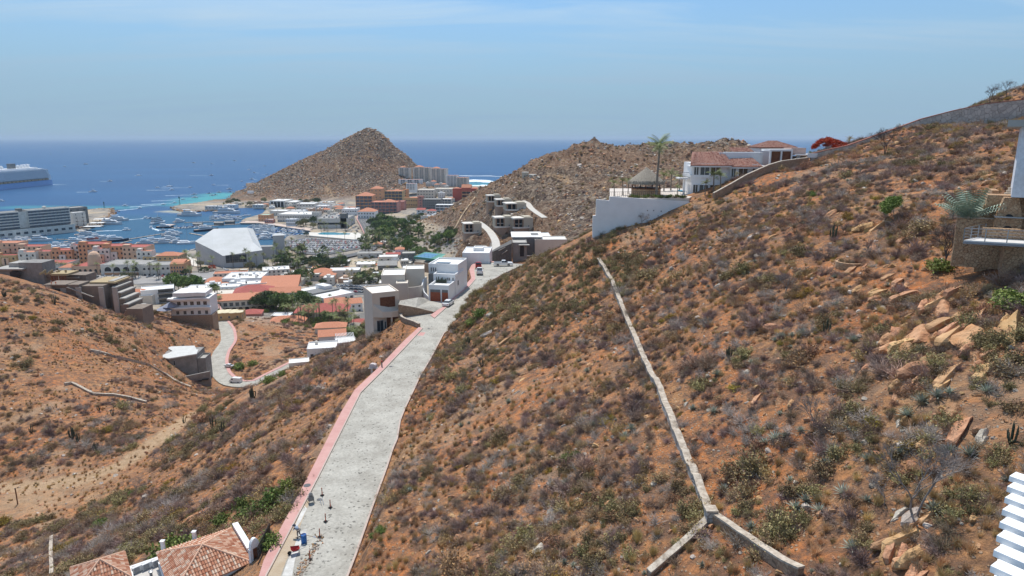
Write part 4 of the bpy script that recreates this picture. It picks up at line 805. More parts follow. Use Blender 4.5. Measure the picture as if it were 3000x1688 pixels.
f_ = thing('iron_fence', 'dark iron fence between the bushes and the pink pavement', 'fence', P(776,1640,z=94)); e_ = Vector(P(812,1565,z=94))-f_.location; railing(f_, -.7, e_.x-.7, .0, 0, 1.3, 26, y1=e_.y)
# ------------------------------------------------------------ town
M_TERRA = mat('terracotta_roof', (.56,.24,.14), .8, (.46,.18,.10), 1.2, bump=.3, bs=5)
M_RED = mat('red_roof', (.42,.115,.09), .8, (.34,.085,.07), .8, bump=.2, bs=4)
M_OR = mat('orange_stucco', (.66,.36,.20), .88, (.60,.31,.17), .15)
M_TAN = mat('tan_stucco', (.68,.46,.32), .88, (.62,.41,.28), .15)
M_YEL = mat('ochre_stucco', (.60,.42,.22), .88)
M_PK = mat('rose_stucco', (.58,.30,.25), .88, (.45,.21,.17), .2)
M_RS = mat('brick_red_stucco', (.42,.10,.07), .88)
M_OFF = mat('offwhite_stucco', (.74,.70,.63), .88, (.6,.56,.5), .3)
M_GROOF = mat('grey_flat_roof', (.36,.35,.33), .9, (.28,.27,.25), .3)
M_BLUEW = mat('pool_water', (.03,.30,.42), .1)
M_GGLASS = mat('green_glass', (.10,.17,.16), .2, spec=.5)
M_ASPH = mat('asphalt', (.105,.105,.11), .9, (.15,.15,.15), .08, det=6)
M_LINE = mat('road_marking', (.55,.52,.42), .8)
M_PROM = mat('promenade_paving', (.52,.40,.33), .85, (.58,.47,.39), .2)
M_PLAZA = mat('pale_plaza', (.66,.63,.57), .85, (.58,.54,.47), .15)
def sroof(par, kind, W, D, h_, m, over=.5, rise=None, y0=0, x0=None, name='roof'):
    a = -W/2 if x0 is None else x0; x_0, x_1, y_0, y_1 = a-over, a+W+over, y0-over, y0+D+over; rise = rise or min(W, D)*.22; b = MB()
    cx, cy = (x_0+x_1)/2, (y_0+y_1)/2; B_ = [(x_0,y_0,h_+.003),(x_1,y_0,h_+.003),(x_1,y_1,h_+.003),(x_0,y_1,h_+.003)]
    if kind == 'hip':
        d = min(x_1-x_0, y_1-y_0)/2; T_ = [(x_0+d, cy, h_+rise), (x_1-d, cy, h_+rise)] if x_1-x_0 > y_1-y_0 else [(cx, y_0+d, h_+rise), (cx, y_1-d, h_+rise)]
        F = [(0,1,5,4),(1,2,5),(2,3,4,5),(3,0,4)] if x_1-x_0 > y_1-y_0 else [(0,1,4),(1,2,5,4),(2,3,5),(3,0,4,5)]
        b.add(B_+T_, [(3,2,1,0)]+F)
    elif kind == 'gable':
        if x_1-x_0 > y_1-y_0: b.add(B_+[(x_0,cy,h_+rise),(x_1,cy,h_+rise)], [(3,2,1,0),(0,1,5,4),(2,3,4,5),(1,2,5),(3,0,4)])
        else: b.add(B_+[(cx,y_0,h_+rise),(cx,y_1,h_+rise)], [(3,2,1,0),(1,2,5,4),(3,0,4,5),(0,1,4),(2,3,5)])
    elif kind == 'shed': b.add(B_+[(x_0,y_0,h_+.3),(x_1,y_0,h_+.3),(x_1,y_1,h_+rise),(x_0,y_1,h_+rise)], [(3,2,1,0),(4,5,6,7),(0,1,5,4),(1,2,6,5),(2,3,7,6),(3,0,4,7)])
    return b.obj(name, m, par)
_u = random.Random(11)
def bld(label, cat, x0, x1, yb, yt, z, dep, yaw=0, wm=None, rm=None, roof='flat', fl=0, cols=0, win=(1.3,1.4), sides=True, wmat=None, balc=None, clutter=0, name='building', group=None, bars=1, found=3, ww=None, arch=False, frm=None):
    xc = (x0+x1)/2; o3 = P(xc, yb, z=z); W = ww or (x1-x0)*(o3[1]*math.cos(PITCH)+(H-z)*math.sin(PITCH))/FPX/max(.5, math.cos(yaw)); h_ = P(xc, yt, Y=o3[1])[2]-z
    wm = wm or M_WHITE; o = thing(name, label, cat, o3, yaw, group)
    if roof == 'flat': block(o, -W/2, W/2, 0, dep, -found, h_, wm, rm or M_WROOF, min(.7, h_*.12))
    else: b = MB(); b.box(-W/2, W/2, 0, dep, -found, h_); b.obj('wall', wm, o); sroof(o, roof, W, dep, h_, rm or M_TERRA)
    if fl and cols:
        fh = (h_-.3)/fl; ww_, wh = win; wh = min(wh, fh*.62)
        side = -1 if xc > 1500 else 1; ns = int(min(cols*dep/W, 8)) if sides else 0
        while fl*(cols+ns) > 98: cols -= 1; ns = max(0, ns-1)
        for f in range(fl):
            zz = f*fh+fh*.26
            for c in range(cols):
                if balc and c % balc == balc-1: continue
                if arch: archwin(o, -W/2+W*(c+.5)/cols, 0, zz, ww_, wh)
                else: window(o, -W/2+W*(c+.5)/cols, 0, zz, ww_, wh, glass=wmat, bars=bars, frame_=frm)
            for c in range(ns): window(o, side*W/2, dep*(c+.5)/ns, zz, min(ww_, dep/ns*.6), wh, rz=side*math.pi/2, glass=wmat, bars=bars, frame_=frm)
    for k in range(clutter):
        x, y = _u.uniform(-W*.38, W*.38), _u.uniform(dep*.15, dep*.8); s = _u.uniform(.5, 1.3); b = MB()
        if _u.random() < .5: b.box(x-s, x+s, y-s*.7, y+s*.7, h_-.6, h_+s*.9); b.obj('roof_box', _u.choice((M_WHITE, M_GREY, M_OFF)), o)
        else: b.lathe([(s*.6, 0), (s*.62, s*1.1), (s*.3, s*1.4)], 10, (x, y, h_-.5)); b.obj('water_tank', _u.choice((M_BLACK, M_OFF)), o)
    o['w'] = W; o['h'] = h_; return o
ARC = {}
def archwin(par, x, y, z, w_, h_, rz=0, m=None, name='arched_opening'):
    k = (round(w_, 1), round(h_, 1), (m or M_DARK).name)
    if k not in ARC:
        b = MB(); r = w_/2; L = [(-r, 0), (r, 0)]+[(r*math.cos(a), h_-r+r*math.sin(a)) for a in np.linspace(0, math.pi, 9)]; n = len(L)
        b.add([(p, -.04, q) for p, q in L]+[(p, .05, q) for p, q in L], [tuple(range(n)), tuple(range(2*n-1, n-1, -1))]+[(i, i+n, (i+1) % n+n, (i+1) % n) for i in range(n)]); ARC[k] = b.mesh(name, m or M_DARK)
    return link(name, ARC[k], par, (x, y, z), rz)
def slabs(o, W, h_, fl, d=1.6, m=None, x0=None, x1=None, rail=True, dark=None):
    """balconies across a front, one part per floor, with a dark recess behind"""
    x0 = -W/2 if x0 is None else x0; x1 = W/2 if x1 is None else x1; fh = h_/fl
    b = MB(); [b.box(x0+.3, x1-.3, -.05, .05, f*fh+.5, (f+1)*fh-.45) for f in range(fl)]; b.obj('glazing', dark or M_HGL, o)
    for f in range(1, fl+1):
        z = f*fh; b = MB(); b.box(x0, x1, -d, -.06, z-.35, z-.05)
        if f < fl: b.box(x0, x1, -d-.12, -d, z-.35, z+.75)
        b.obj('balcony', m or M_OFF, o)
    n = max(2, int((x1-x0)/6)); b = MB(); [b.box(x0+(x1-x0)*k/n-.2, x0+(x1-x0)*k/n+.2, -d+.02, -.07, 0, h_-.4) for k in range(n+1)]; b.obj('partition', m or M_OFF, o)
M_HGL = mat('blue_grey_glass', (.10,.13,.17), .25, (.20,.23,.27), .3, det=2)
# ---- modern hotel on the peninsula
A, B = P(0,699,z=2), P(222,676,z=2); A = (A[0]-(B[0]-A[0])*.35, A[1]-(B[1]-A[1])*.35, 2); loc, rz, W = frame(A, B, 2)
h = thing('hotel', 'long grey-white modern hotel with rows of dark glass floors on the harbour quay', 'hotel', loc, rz)
hx = lambda px: (P(px,690,Y=loc[1]+(px/222*.74+.26)*(B[1]-A[1]))[0]-A[0])/math.cos(rz)
u0, u1, u2, u3 = hx(-90), hx(75), hx(100), hx(222)
zf_ = lambda px, py: P(px, py, Y=A[1]+(hx(px)*math.sin(rz))+6)[2]-2
block(h, 0, W, 0, 40, -3, 10, M_OFF, M_GROOF, .8, name='podium')
for x in np.arange(8, W-6, 9.5): window(h, x, 0, 2.5, 5.0, 3.2, name='podium_window', bars=2)
for (p0, p1, ht, nm) in ((u0, u1, zf_(75,618), 'west'), (u2, u3, zf_(150,611), 'east')):
    block(h, p0, p1, 6, 22, 10.01, ht, M_OFF, M_GROOF, .8, name='wing')
    fl = 6; fh = (ht-10.8)/fl
    for f in range(fl): b = MB(); b.box(p0+1.2, p1-1, 5.85, 5.99, 10.3+f*fh, 10.1+f*fh+fh*.66); b.obj('glazed_floor', M_HGL, h); b = MB(); b.box(p0+.6, p1-.4, 4.6, 5.98, 10.12+f*fh+fh*.68, 10.12+f*fh+fh*.98); b.obj('balcony', M_OFF, h)
    b = MB(); [b.box(x-.15, x+.15, 5.0, 5.84, 10.1, ht-1) for x in np.arange(p0+1.2, p1, 4.6)]; b.obj('fin', M_GREY, h)
block(h, u1, u2, 8, 30, 10.01, zf_(85,622)+1, M_OFF, M_GROOF, .8, name='stair_tower'); b = MB(); b.box(u1+1, u2-3, 12, 20, zf_(85,622), zf_(85,622)+5); b.obj('roof_plant', M_GREY, h)
b = MB(); b.lathe([(2.6,0),(2.6,3),(.4,3.6)], 16, ((u2+u3)/2-2, 14, zf_(150,611)-.5)); b.obj('roof_tank', M_OFF, h)
bld('grey lower block with stepped roof at the end of the modern hotel', 'building', 218, 248, 655, 608, 2.3, 25, rz, M_GREY, M_GROOF, fl=4, cols=3, win=(4,1.8)); bld('small white block beside the grey end of the modern hotel', 'building', 226, 246, 662, 622, 2.3, 12, rz, M_OFF, M_WROOF, fl=4, cols=2)
for x0, x1, yb, yt, lb in ((245,292,672,656,'white flat canopy on the pier, closest to the moored dark ship'),(262,300,661,647,'white canopy in the middle of the pier'),(272,312,650,638,'white canopy on the pier next to the rock breakwater')):
    o3 = P((x0+x1)/2, yb, z=2.3); W = (x1-x0)*(o3[1])/FPX*1.02; o = thing('canopy', lb, 'canopy', o3, .12, 'white canopies on the pier'); b = MB(); b.box(-W/2, W/2, 0, 12, 3.6, 4); b.obj('roof', M_WROOF, o)
    for x in (-W/2+.4, 0, W/2-.4):
        for y in (.5, 11.5): b = MB(); b.box(x-.15, x+.15, y-.15, y+.15, 0, 3.59); b.obj('post', M_GREY, o)
# ---- orange resort complex on the near shore
TES = [('pale tan resort block at the left edge behind the ochre one', -15,58,775,712,M_TAN,18,5,5),('tan and orange resort block with a red roof terrace left of the cream block',58,128,777,722,M_TAN,16,5,5),('low ochre resort wing under the pale tan block at the left edge',-15,50,782,748,M_YEL,12,2,4),
 ('cream resort block with tall arched windows between two tan blocks',60,110,788,739,M_OFF,12,3,3),('tan resort block with flat roof right of the cream arched one',107,152,785,737,M_TAN,14,3,3),('orange resort block with a cream base in the middle left of the complex',158,216,788,733,M_OR,15,4,5),
 ('cream stair tower rising behind the orange resort blocks',214,240,785,719,M_OFF,12,5,2),('tallest orange resort block with red roofs and small windows',238,308,786,715,M_OR,18,6,6),('orange-topped resort block with white lower floors',278,326,792,729,M_OFF,11,4,4),
 ('broad orange resort block to the right of the white-based one',308,368,790,721,M_OR,18,5,5),('tan resort block with a red roof terrace near the water',366,432,790,724,M_TAN,20,5,5),('cream resort block with small iron balconies in front of the tan one',406,448,794,736,M_OFF,10,4,3)]
for i, (lb, x0, x1, yb, yt, m, dep, fl, c) in enumerate(TES):
    o = bld(lb, 'apartment block', x0, x1, yb, yt, 5.5, dep, .06, m, M_RED if i not in (0, 3, 11) else M_TERRA, fl=fl, cols=c, win=(1.7,2.2), arch=True, sides=False, name='apartment_block', found=3)
    W, hh = o['w'], o['h']; b = MB(); b.box(-W/2+.5, -W/2+W*.3, 1, 6, hh-.6, hh+2.2); b.obj('roof_tower', m, o)
    b = MB(); b.box(-W*.1, W*.2, -1.6, -.02, hh*.18, hh*.75); b.obj('bay', M_OFF if i % 2 else M_TAN, o)
    for f in range(3): archwin(o, W*.05, -1.62, hh*.2+f*hh*.18, 1.6, 2.2)
o = bld('ochre resort wing with a sloping terracotta roof nearest the pavilion', 'apartment block', 425, 522, 796, 752, 5.5, 24, .08, M_YEL, M_GROOF, fl=4, cols=7, win=(1.5,1.8), name='apartment_block'); sroof(o, 'hip', 22, 14, o['h']+.02, M_TERRA, y0=4, x0=-6)
o = bld('white and orange shop building with arcades at the street corner', 'building', 423, 538, 812, 776, 6, 20, .14, M_OFF, M_GROOF, fl=2, cols=9, win=(2.0,2.0), arch=True, name='shop_building'); W, hh = o['w'], o['h']; b = MB(); b.box(W*.18, W/2+.3, -1.2, 20.2, -2, hh+.9); b.obj('orange_wing', M_OR, o)
for k in range(5):
    for f in range(3): window(o, W*.22+k*W*.065, -1.2, 1+f*hh*.3, 1.3, 1.8)
sroof(o, 'shed', W*.3, 10, hh+1.0, M_TERRA, x0=W*.18, y0=2)
o = bld('grey-white arcaded shop front with a wide grey roof and orange base', 'building', 300, 424, 812, 775, 6, 30, .05, M_OFF, M_GROOF, name='shop_building'); W, hh = o['w'], o['h']
for k in range(4): archwin(o, -W*.34+k*W*.21, 0, hh*.45, W*.15, hh*.36)
b = MB(); b.box(-W*.42, W*.36, -.5, -.02, -1, hh*.36); b.obj('orange_base', M_OR, o); b = MB(); b.box(-3, 3, -.62, -.51, 0, hh*.34); b.obj('entrance', M_GGLASS, o)
o = bld('tan shopping building with a domed tower and red terraces', 'building', 215, 304, 806, 780, 6, 30, .04, M_TAN, M_RED, fl=1, cols=6, win=(2.6,3.6), arch=True, name='shop_building'); W, hh = o['w'], o['h']
b = MB(); b.lathe([(6.5,0),(5.5,9),(4.6,11.5),(3.2,13.2),(.2,14.5)], 14, (W*.1, 8, hh-1)); b.obj('tower', M_TAN, o)
o = bld('low cream building with a pink flat roof left of the domed tower', 'building', 120, 196, 800, 772, 6.5, 22, .03, M_OFF, M_RED, fl=1, cols=7, win=(2,2.4), arch=True, name='shop_building')
bld('terracotta-roofed pavilion beside the low cream building', 'building', 176, 210, 806, 784, 6.5, 14, .05, M_OFF, M_TERRA, 'hip', name='shop_building')
# ---- concert pavilion (faceted grey-white hall)
o0 = P(656,786,z=4); h = thing('concert_hall', 'large faceted grey-white hall with a sloping white roof and a wide dark window', 'hall', (o0[0], o0[1], 4)); S = lambda px, py, Y: tuple(Vector(P(px, py, Y=Y))-Vector((o0[0], o0[1], 4)))
YK = o0[1]; K = (0,0,0); Rb = S(772,779,YK+14); Rb = (Rb[0], Rb[1], 0); Lb = S(577,765,YK+34); Lb = (Lb[0], Lb[1], 0)
D_ = S(653,750,YK); C_ = S(769,733,YK+14); A_ = S(626,670.5,YK+62); B_ = S(724,667,YK+66); E_ = S(571,707,YK+34); F_ = S(606,737,YK+20); F2 = S(624,733,YK+12); G_ = S(727,740,YK+9); G2 = S(740,709,YK+36)
Ab = (A_[0]-4, A_[1]+22, 0); Bb = (B_[0]+8, B_[1]+20, 0); A2 = (A_[0]+2, A_[1]+16, A_[2]-3); B2 = (B_[0]+1, B_[1]+14, B_[2]-3)
M_HALL = mat('hall_panels', (.50,.50,.50), .75, (.44,.44,.45), .12); M_HROOF = mat('hall_roof', (.54,.55,.545), .7, (.47,.48,.465), .06)
b = MB(); b.add([K,Rb,C_,D_], [(0,1,2,3)]); b.add([Lb,K,D_,F2,F_,E_], [(0,1,2,3,4,5)]); b.add([Rb,Bb,B2,C_], [(0,1,2,3)]); b.add([Bb,Ab,A2,B2], [(0,1,2,3)]); b.add([Ab,Lb,E_,A2], [(0,1,2,3)]); b.obj('wall', M_HALL, h)
b = MB(); b.add([D_,G_,B_,A_], [(0,1,2,3)]); b.add([G_,C_,G2], [(0,1,2)]); b.add([G_,G2,B_], [(0,1,2)]); b.add([C_,B2,B_,G2], [(0,1,2,3)]); b.add([D_,A_,F2], [(0,1,2)]); b.add([F2,A_,E_,F_], [(0,1,2,3)]); b.add([E_,A_,A2], [(0,1,2)]); b.add([A_,B_,B2,A2], [(0,1,2,3)]); b.obj('roof', M_HROOF, h)
d = Vector(Rb).normalized(); nrm = Vector((d.y, -d.x, 0)); w0, w1 = 2.5, 22.5
b = MB(); q = [d*w0+nrm*.15, d*w1+nrm*.15, d*w1-nrm*.1, d*w0-nrm*.1]; b.add([(p.x,p.y,5.2) for p in q]+[(p.x,p.y,13.2) for p in q], [(3,2,1,0),(4,5,6,7),(0,1,5,4),(1,2,6,5),(2,3,7,6),(3,0,4,7)]); wn = b.obj('window', M_GLASS, h); b = MB()
for t in (6.5, 10.5, 14.5, 18.5): p = d*t+nrm*.2; b.box(p.x-.12, p.x+.12, p.y-.12, p.y+.12, 5.2, 13.2)
b.add([tuple(d*w0+nrm*.25+Vector((0,0,9))), tuple(d*w1+nrm*.25+Vector((0,0,9))), tuple(d*w1+nrm*.25+Vector((0,0,9.3))), tuple(d*w0+nrm*.25+Vector((0,0,9.3)))], [(0,1,2,3)]); b.obj('window_frame', M_GREY, wn)
o = bld('slim grey tower with a pyramid cap beside the faceted hall', 'tower', 805, 835, 752, 690, 4, 9, .3, M_HALL, M_HROOF, 'hip', name='tower')
bld('low blue-grey annexe wall between the hall and the slim tower', 'building', 758, 806, 757, 722, 4, 10, .08, M_HALL, M_HROOF, name='annexe')
# ---- marina front and town behind the harbour
bld('long beige shopping mall with a white roof along the marina', 'building', 812, 916, 652, 628, 3, 45, -.08, M_OFF, M_WROOF, fl=2, cols=14, win=(3,1.4), name='shopping_mall', clutter=4)
bld('round grey tower at the corner of the beige mall', 'building', 915, 935, 655, 622, 3, 14, 0, M_OFF, M_GROOF, fl=2, cols=2)
bld('orange building with a green roof beside the quay', 'building', 757, 788, 648, 630, 3, 22, -.05, M_OR, mat('pale_green_roof', (.42,.50,.40), .8), fl=2, cols=4, name='shop_building')
o = bld('white open hall with tall columns under the mountain', 'building', 790, 836, 607, 588, 4, 40, -.1, M_OFF, M_WROOF, name='open_hall'); W, hh = o['w'], o['h']; b = MB(); b.box(-W*.42, W*.42, -.1, .02, 0, hh*.8); b.obj('opening', M_DARK, o); b = MB(); [b.box(x-.5, x+.5, -1, -.11, 0, hh) for x in np.linspace(-W*.45, W*.45, 5)]; b.obj('column', M_WHITE, o)
for t in (('low grey-white warehouse right of the columned hall',836,868,607,592,M_OFF,40,2,5),('pale stepped office block behind the harbour',868,922,614,597,M_OFF,30,2,6),('small brick-orange block among the harbour roofs',897,916,626,611,M_TAN,15,2,2),('white shop row along the harbour road',845,893,630,617,M_WHITE,18,1,8),('cream flat-roofed block above the inner quay',790,840,632,618,M_OFF,25,1,6),
          ('grey shed at the foot of the mountain by the quay',740,772,607,600,M_OFF,20,1,4),('white corner house on the marina promenade',838,868,660,642,M_WHITE,12,2,5),('small pink kiosk block on the promenade',775,800,652,643,M_PK,10,1,4),('low white restaurant on the harbour spit',655,690,608,600,M_WHITE,14,1,4),('grey customs shed on the sand spit',600,640,612,604,M_OFF,14,1,4),
          ('white block with grey roof left of the parking building',925,962,618,603,M_WHITE,22,2,5),('pale block below the mountain path',935,975,602,592,M_OFF,20,1,5),('white-roofed long hall beside the orange-roofed house',1003,1046,634,612,M_WHITE,22,2,6),('tiny white hut on the flank of the mountain',724,740,563,560,M_WHITE,8,0,0)):
    lb, x0, x1, yb, yt, m, dep, fl, c = t; bld(lb, 'building', x0, x1, yb, yt, 4 if yb > 570 else 22, dep, -.05, m, M_WROOF, fl=fl, cols=c, win=(2.4,1.4), sides=False, clutter=2 if yb > 600 else 0)
o = bld('grey multi-storey car park with cars on its roof', 'car park', 930, 1018, 668, 640, 4, 50, 0, M_OFF, M_GROOF, name='car_park'); W, hh = o['w'], o['h']; b = MB(); b.box(-W/2+1, W/2-8, -.1, .02, hh*.35, hh*.55); b.obj('opening', M_DARK, o); PARKROOF = o
bld('square grey tower at the corner of the car park', 'tower', 998, 1016, 668, 626, 4, 12, 0, M_GREY, M_GROOF, name='tower')
# ---- beach resort and the coloured blocks on the saddle
RES = [('slim white tower with red cap left of the high-rises',1168,1204,528,492,M_OFF,14,14,3,'flat'),('massive cream high-rise slab with many balconies',1210,1262,541,491,M_OFF,24,15,5,'flat'),('cream high-rise slab right of the massive one, with red hip roofs',1262,1308,543,495,M_OFF,22,15,5,'flat'),
       ('stepped white apartment block below the high-rise',1308,1340,546,514,M_WHITE,20,9,4,'flat'),('white terraced apartment block nearest the surf',1336,1370,549,520,M_OFF,22,8,4,'flat'),('low white apartment row in front of the high-rises',1167,1235,546,526,M_WHITE,16,4,9,'flat'),('white block with small red roof in front of the low row',1190,1218,556,538,M_WHITE,14,4,4,'flat')]
for lb, x0, x1, yb, yt, m, dep, fl, c, rf in RES:
    o = bld(lb, 'apartment block', x0, x1, max(yb, 541), yt, 31, dep, -.12, m, M_TERRA, rf, name='apartment_block', found=6); W, hh = o['w'], o['h']
    nb = 3 if c > 3 else 2; sw = W/(nb*1.5+.5)
    for k in range(nb): slabs(o, W, hh, min(fl, 15), 1.8, m, -W/2+sw*.5+k*sw*1.5, -W/2+sw*1.5+k*sw*1.5)
    if 'cap' in lb or 'hip' in lb or 'massive' in lb: sroof(o, 'hip', W*.45, dep*.6, hh+1.5, M_TERRA, x0=-W*.4, y0=2); b = MB(); b.box(-W*.38, W*.03, 2.2, dep*.5, hh-.5, hh+1.5); b.obj('roof_block', m, o)
for lb, x0, x1, yb, yt, z, m, rm, dep, fl, c, rf in (('pink apartment block with red roof behind the cream ruin-like terraces',1232,1268,560,543,14,M_PK,M_TERRA,14,3,4,'flat'),('cream terraced block stepping down the saddle, left part',1222,1272,590,556,12,M_CREAM,M_CREAM,30,4,6,'flat'),('cream terraced block on the saddle, right part beside the brick-red hotel',1272,1326,585,553,13,M_CREAM,M_CREAM,30,3,6,'flat'),
    ('white terraces with domed roof below the cream blocks',1255,1322,600,583,12,M_OFF,M_WROOF,20,2,8,'flat'),
    ('white block with terracotta roofs at the top of the orange resort',1123,1168,566,538,14,M_OFF,M_TERRA,22,4,4,'hip'),('orange resort block with red roof below the mountain flank',1085,1120,582,553,14,M_OR,M_TERRA,22,3,3,'hip'),('rose and ochre resort block in the middle of the slope',1128,1180,597,560,13,M_YEL,M_TERRA,24,4,5,'flat'),
    ('white gabled front between the rose blocks',1150,1180,592,566,13,M_OFF,M_TERRA,10,3,2,'gable'),('brown square tower above the ochre arcade',1181,1196,590,555,13,M_OR,M_OR,12,5,1,'flat'),('ochre arcaded wing leading to the rose tower',1182,1230,605,580,12,M_YEL,M_TERRA,12,2,7,'flat'),('rose tower with a round top at the end of the arcade',1224,1240,606,575,12,M_PK,M_PK,12,4,1,'flat'),
    ('rounded orange resort wing with red awnings on the left of the slope',1044,1092,612,574,10,M_OR,M_TERRA,26,4,5,'hip'),('long pink terraced resort wing with ochre balconies',1088,1164,628,592,8,M_PK,M_TERRA,30,4,8,'flat'),('plain rose wall block right of the terraced wing',1160,1184,615,590,10,M_PK,M_PK,20,0,0,'flat'),
    ('grey-green glass-fronted office wing under the cream terraces',1238,1292,612,584,12,M_GREY,M_GROOF,24,4,9,'flat'),('white apartment house half hidden by the dark hill',1277,1326,624,600,12,M_WHITE,M_WROOF,16,3,5,'flat'),('white house with a red gable at the edge of the palm grove',1221,1246,638,615,10,M_WHITE,M_RED,12,3,2,'gable'),('small white house with red roof beside the gabled one',1251,1276,634,618,11,M_WHITE,M_RED,12,2,3,'hip'),
    ('white and red restaurant with orange hip roofs at the bend of the avenue',1048,1098,640,620,8,M_WHITE,M_TERRA,24,2,6,'hip')):
    o = bld(lb, 'building', x0, x1, yb, yt, z, dep, -.05, m, rm, rf, fl=0 if c in (5, 8) else fl, cols=0 if c in (5, 8) else c, win=(2.2,1.8), sides=False, found=8); W, hh = o['w'], o['h']
    if c in (5, 8): slabs(o, W, hh, fl, 2.4, m)
    if rf == 'flat' and rm == M_TERRA: sroof(o, 'hip', W*.5, dep*.6, hh+.01, M_TERRA, x0=-W*.1, y0=1)
# brick-red hotel
o = bld('brick-red hotel with ochre balconies and a tall central gable on the saddle', 'hotel', 1326, 1398, 590, 553, 16, 26, -.1, M_RS, M_RS, name='hotel', found=20); W, hh = o['w'], o['h']
b = MB(); b.box(-W*.12, W*.26, -3, -.02, -15, hh+2); b.obj('centre_block', M_RS, o); slabs(o, W, hh-4, 3, 3.4, M_YEL, -W*.1, W*.24)
for f in range(3): b = MB(); b.box(-W*.1, W*.24, -3.15, -3.01, 2+f*hh*.27, 2+f*hh*.27+hh*.14); b.obj('glazed_floor', M_DARK, o)
sroof(o, 'gable', W*.38, 14, hh+2, M_TERRA, x0=-W*.12, y0=-2.6, rise=6); sroof(o, 'hip', W*.22, 12, hh+1, M_TERRA, x0=W*.28, y0=1); sroof(o, 'hip', W*.2, 12, hh+.5, M_TERRA, x0=-W*.45, y0=1)
# ---- cliff villas on the rocky ridge
M_CV = mat('khaki_stucco', (.52,.46,.36), .88, (.47,.42,.33), .3); M_CB = mat('brown_foundation', (.33,.225,.165), .9, (.40,.28,.20), .4)
for i, (lb, x0, x1, yb, yt, Y) in enumerate((('lowest khaki cliff villa beside the concrete road, with a curved balcony',1358,1410,690,654,560),('left one of the two khaki cliff villas standing side by side',1448,1502,688,636,562),('right one of the two khaki cliff villas standing side by side',1500,1560,690,638,558),
     ('left of the three upper khaki cliff villas, with blue pool deck',1427,1466,607,572,640),('middle of the three upper khaki cliff villas',1453,1498,620,584,620),('lowest of the three upper khaki cliff villas, by the white road',1480,1540,632,595,600))):
    xc = (x0+x1)/2; ob = P(xc, yb, Y=Y); W = (x1-x0)*Y/FPX; ht = P(xc, yt, Y=Y)[2]-ob[2]; base = ht*.42 if i else ht*.2
    o = thing('cliff_villa', lb, 'villa', ob, .25, 'khaki villas on the cliff'); b = MB()
    L = [(-W*.45+W*.42*(1-math.cos(a)), -W*.22*math.sin(a)) for a in np.linspace(.0, math.pi, 9)]
    b.prism([(x, y*.9) for x, y in L]+[(W*.45, W*.6), (-W*.45, W*.6)], -9, base); b.obj('foundation', M_CB, o)
    b = MB(); b.prism([(x*1.06, y*1.12) for x, y in L]+[(W*.3, .6), (-W*.5, .6)], base+.003, base+.3); b.obj('balcony_slab', M_OFF, o)
    b = MB(); Q1 = [(x*1.07, y*1.15) for x, y in L]; Q2 = [(x*1.03, y*1.05) for x, y in L]
    for k in range(8): b.add([(*Q1[k],base+.1),(*Q1[k+1],base+.1),(*Q2[k+1],base+.1),(*Q2[k],base+.1),(*Q1[k],base+1.3),(*Q1[k+1],base+1.3),(*Q2[k+1],base+1.3),(*Q2[k],base+1.3)], [(4,5,6,7),(0,1,5,4),(2,3,7,6),(3,0,4,7),(1,2,6,5)])
    b.obj('parapet', M_OFF, o); b = MB(); b.box(W*.05, W*.52, -W*.1, W*.7, -9, ht); b.box(W*.1, W*.47, W*.0, W*.6, ht, ht+.8); b.obj('wall', M_CV, o)
    b = MB(); b.box(-W*.45, W*.04, W*.12, W*.7, base, ht*.93); b.obj('rear_wall', M_CV, o); b = MB(); b.box(-W*.5, W*.04, -W*.12, W*.7, ht*.93+.003, ht); b.obj('roof', M_OFF, o)
    b = MB(); b.box(-W*.4, W*.02, W*.115, W*.119, base+.4, ht*.9); b.obj('glazing', M_DARK, o)
    for x in (-W*.42, -W*.2, W*.02): b = MB(); b.box(x-.35, x+.35, -W*.1, -W*.04, base+.31, ht*.93); b.obj('column', M_CB, o)
    window(o, W*.3, -W*.1, base+.6, .9, 1.6)
    if i < 3: b = MB(); b.box(-W*.35, -W*.02, -W*.08, W*.1, base+3.3, base+3.5); b.obj('middle_slab', M_OFF, o)
for lb, x0, x1, yb, yt, Y in (('left grey-green concrete drum house on the ridge top',1530,1550,536,506,705),('right grey-green concrete house on the ridge top',1551,1574,537,513,700)):
    ob = P((x0+x1)/2, yb, Y=Y); W = (x1-x0)*Y/FPX; ht = P(x0, yt, Y=Y)[2]-ob[2]; o = thing('ridge_house', lb, 'house', ob, .1); b = MB(); b.prism([(W*.5*math.cos(a), W*.5+W*.5*math.sin(a)) for a in np.linspace(0, 2*math.pi, 11)[:-1]], -8, ht); b.obj('wall', M_CV, o); b = MB(); b.prism([(W*.53*math.cos(a), W*.5+W*.53*math.sin(a)) for a in np.linspace(0, 2*math.pi, 11)[:-1]], ht+.003, ht+.5); b.obj('roof', M_OFF, o)
    for x in (-W*.15, W*.15): window(o, x, -.02, ht*.6, .9, 1.3)
wl = [(1575,519,532,700),(1590,518,528,698),(1615,516,522,690)]; wallline('concrete_wall', 'grey-green concrete wall joining the ridge-top houses to the dirt road', 'wall', [P(x, a, Y=Y)[:2] for x, a, b_, Y in wl], [P(x, a, Y=Y)[2] for x, a, b_, Y in wl], [P(x, b_, Y=Y)[2]-4 for x, a, b_, Y in wl], .6, M_CV)
wl = [(1593,562,566,640),(1620,557,570,640),(1645,554,570,640),(1646,553,568,639),(1661,553,567,637)]; wallline('concrete_wall', 'long grey retaining wall under the bend of the dirt road', 'wall', [P(x, a, Y=Y)[:2] for x, a, b_, Y in wl], [P(x, a, Y=Y)[2] for x, a, b_, Y in wl], [P(x, b_, Y=Y)[2]-4 for x, a, b_, Y in wl], .8, M_LCONC)
wl = [(1403,562,570,900),(1398,572,576,890),(1372,607,610,870),(1350,640,644,850),(1335,668,672,830),(1318,690,694,809)]
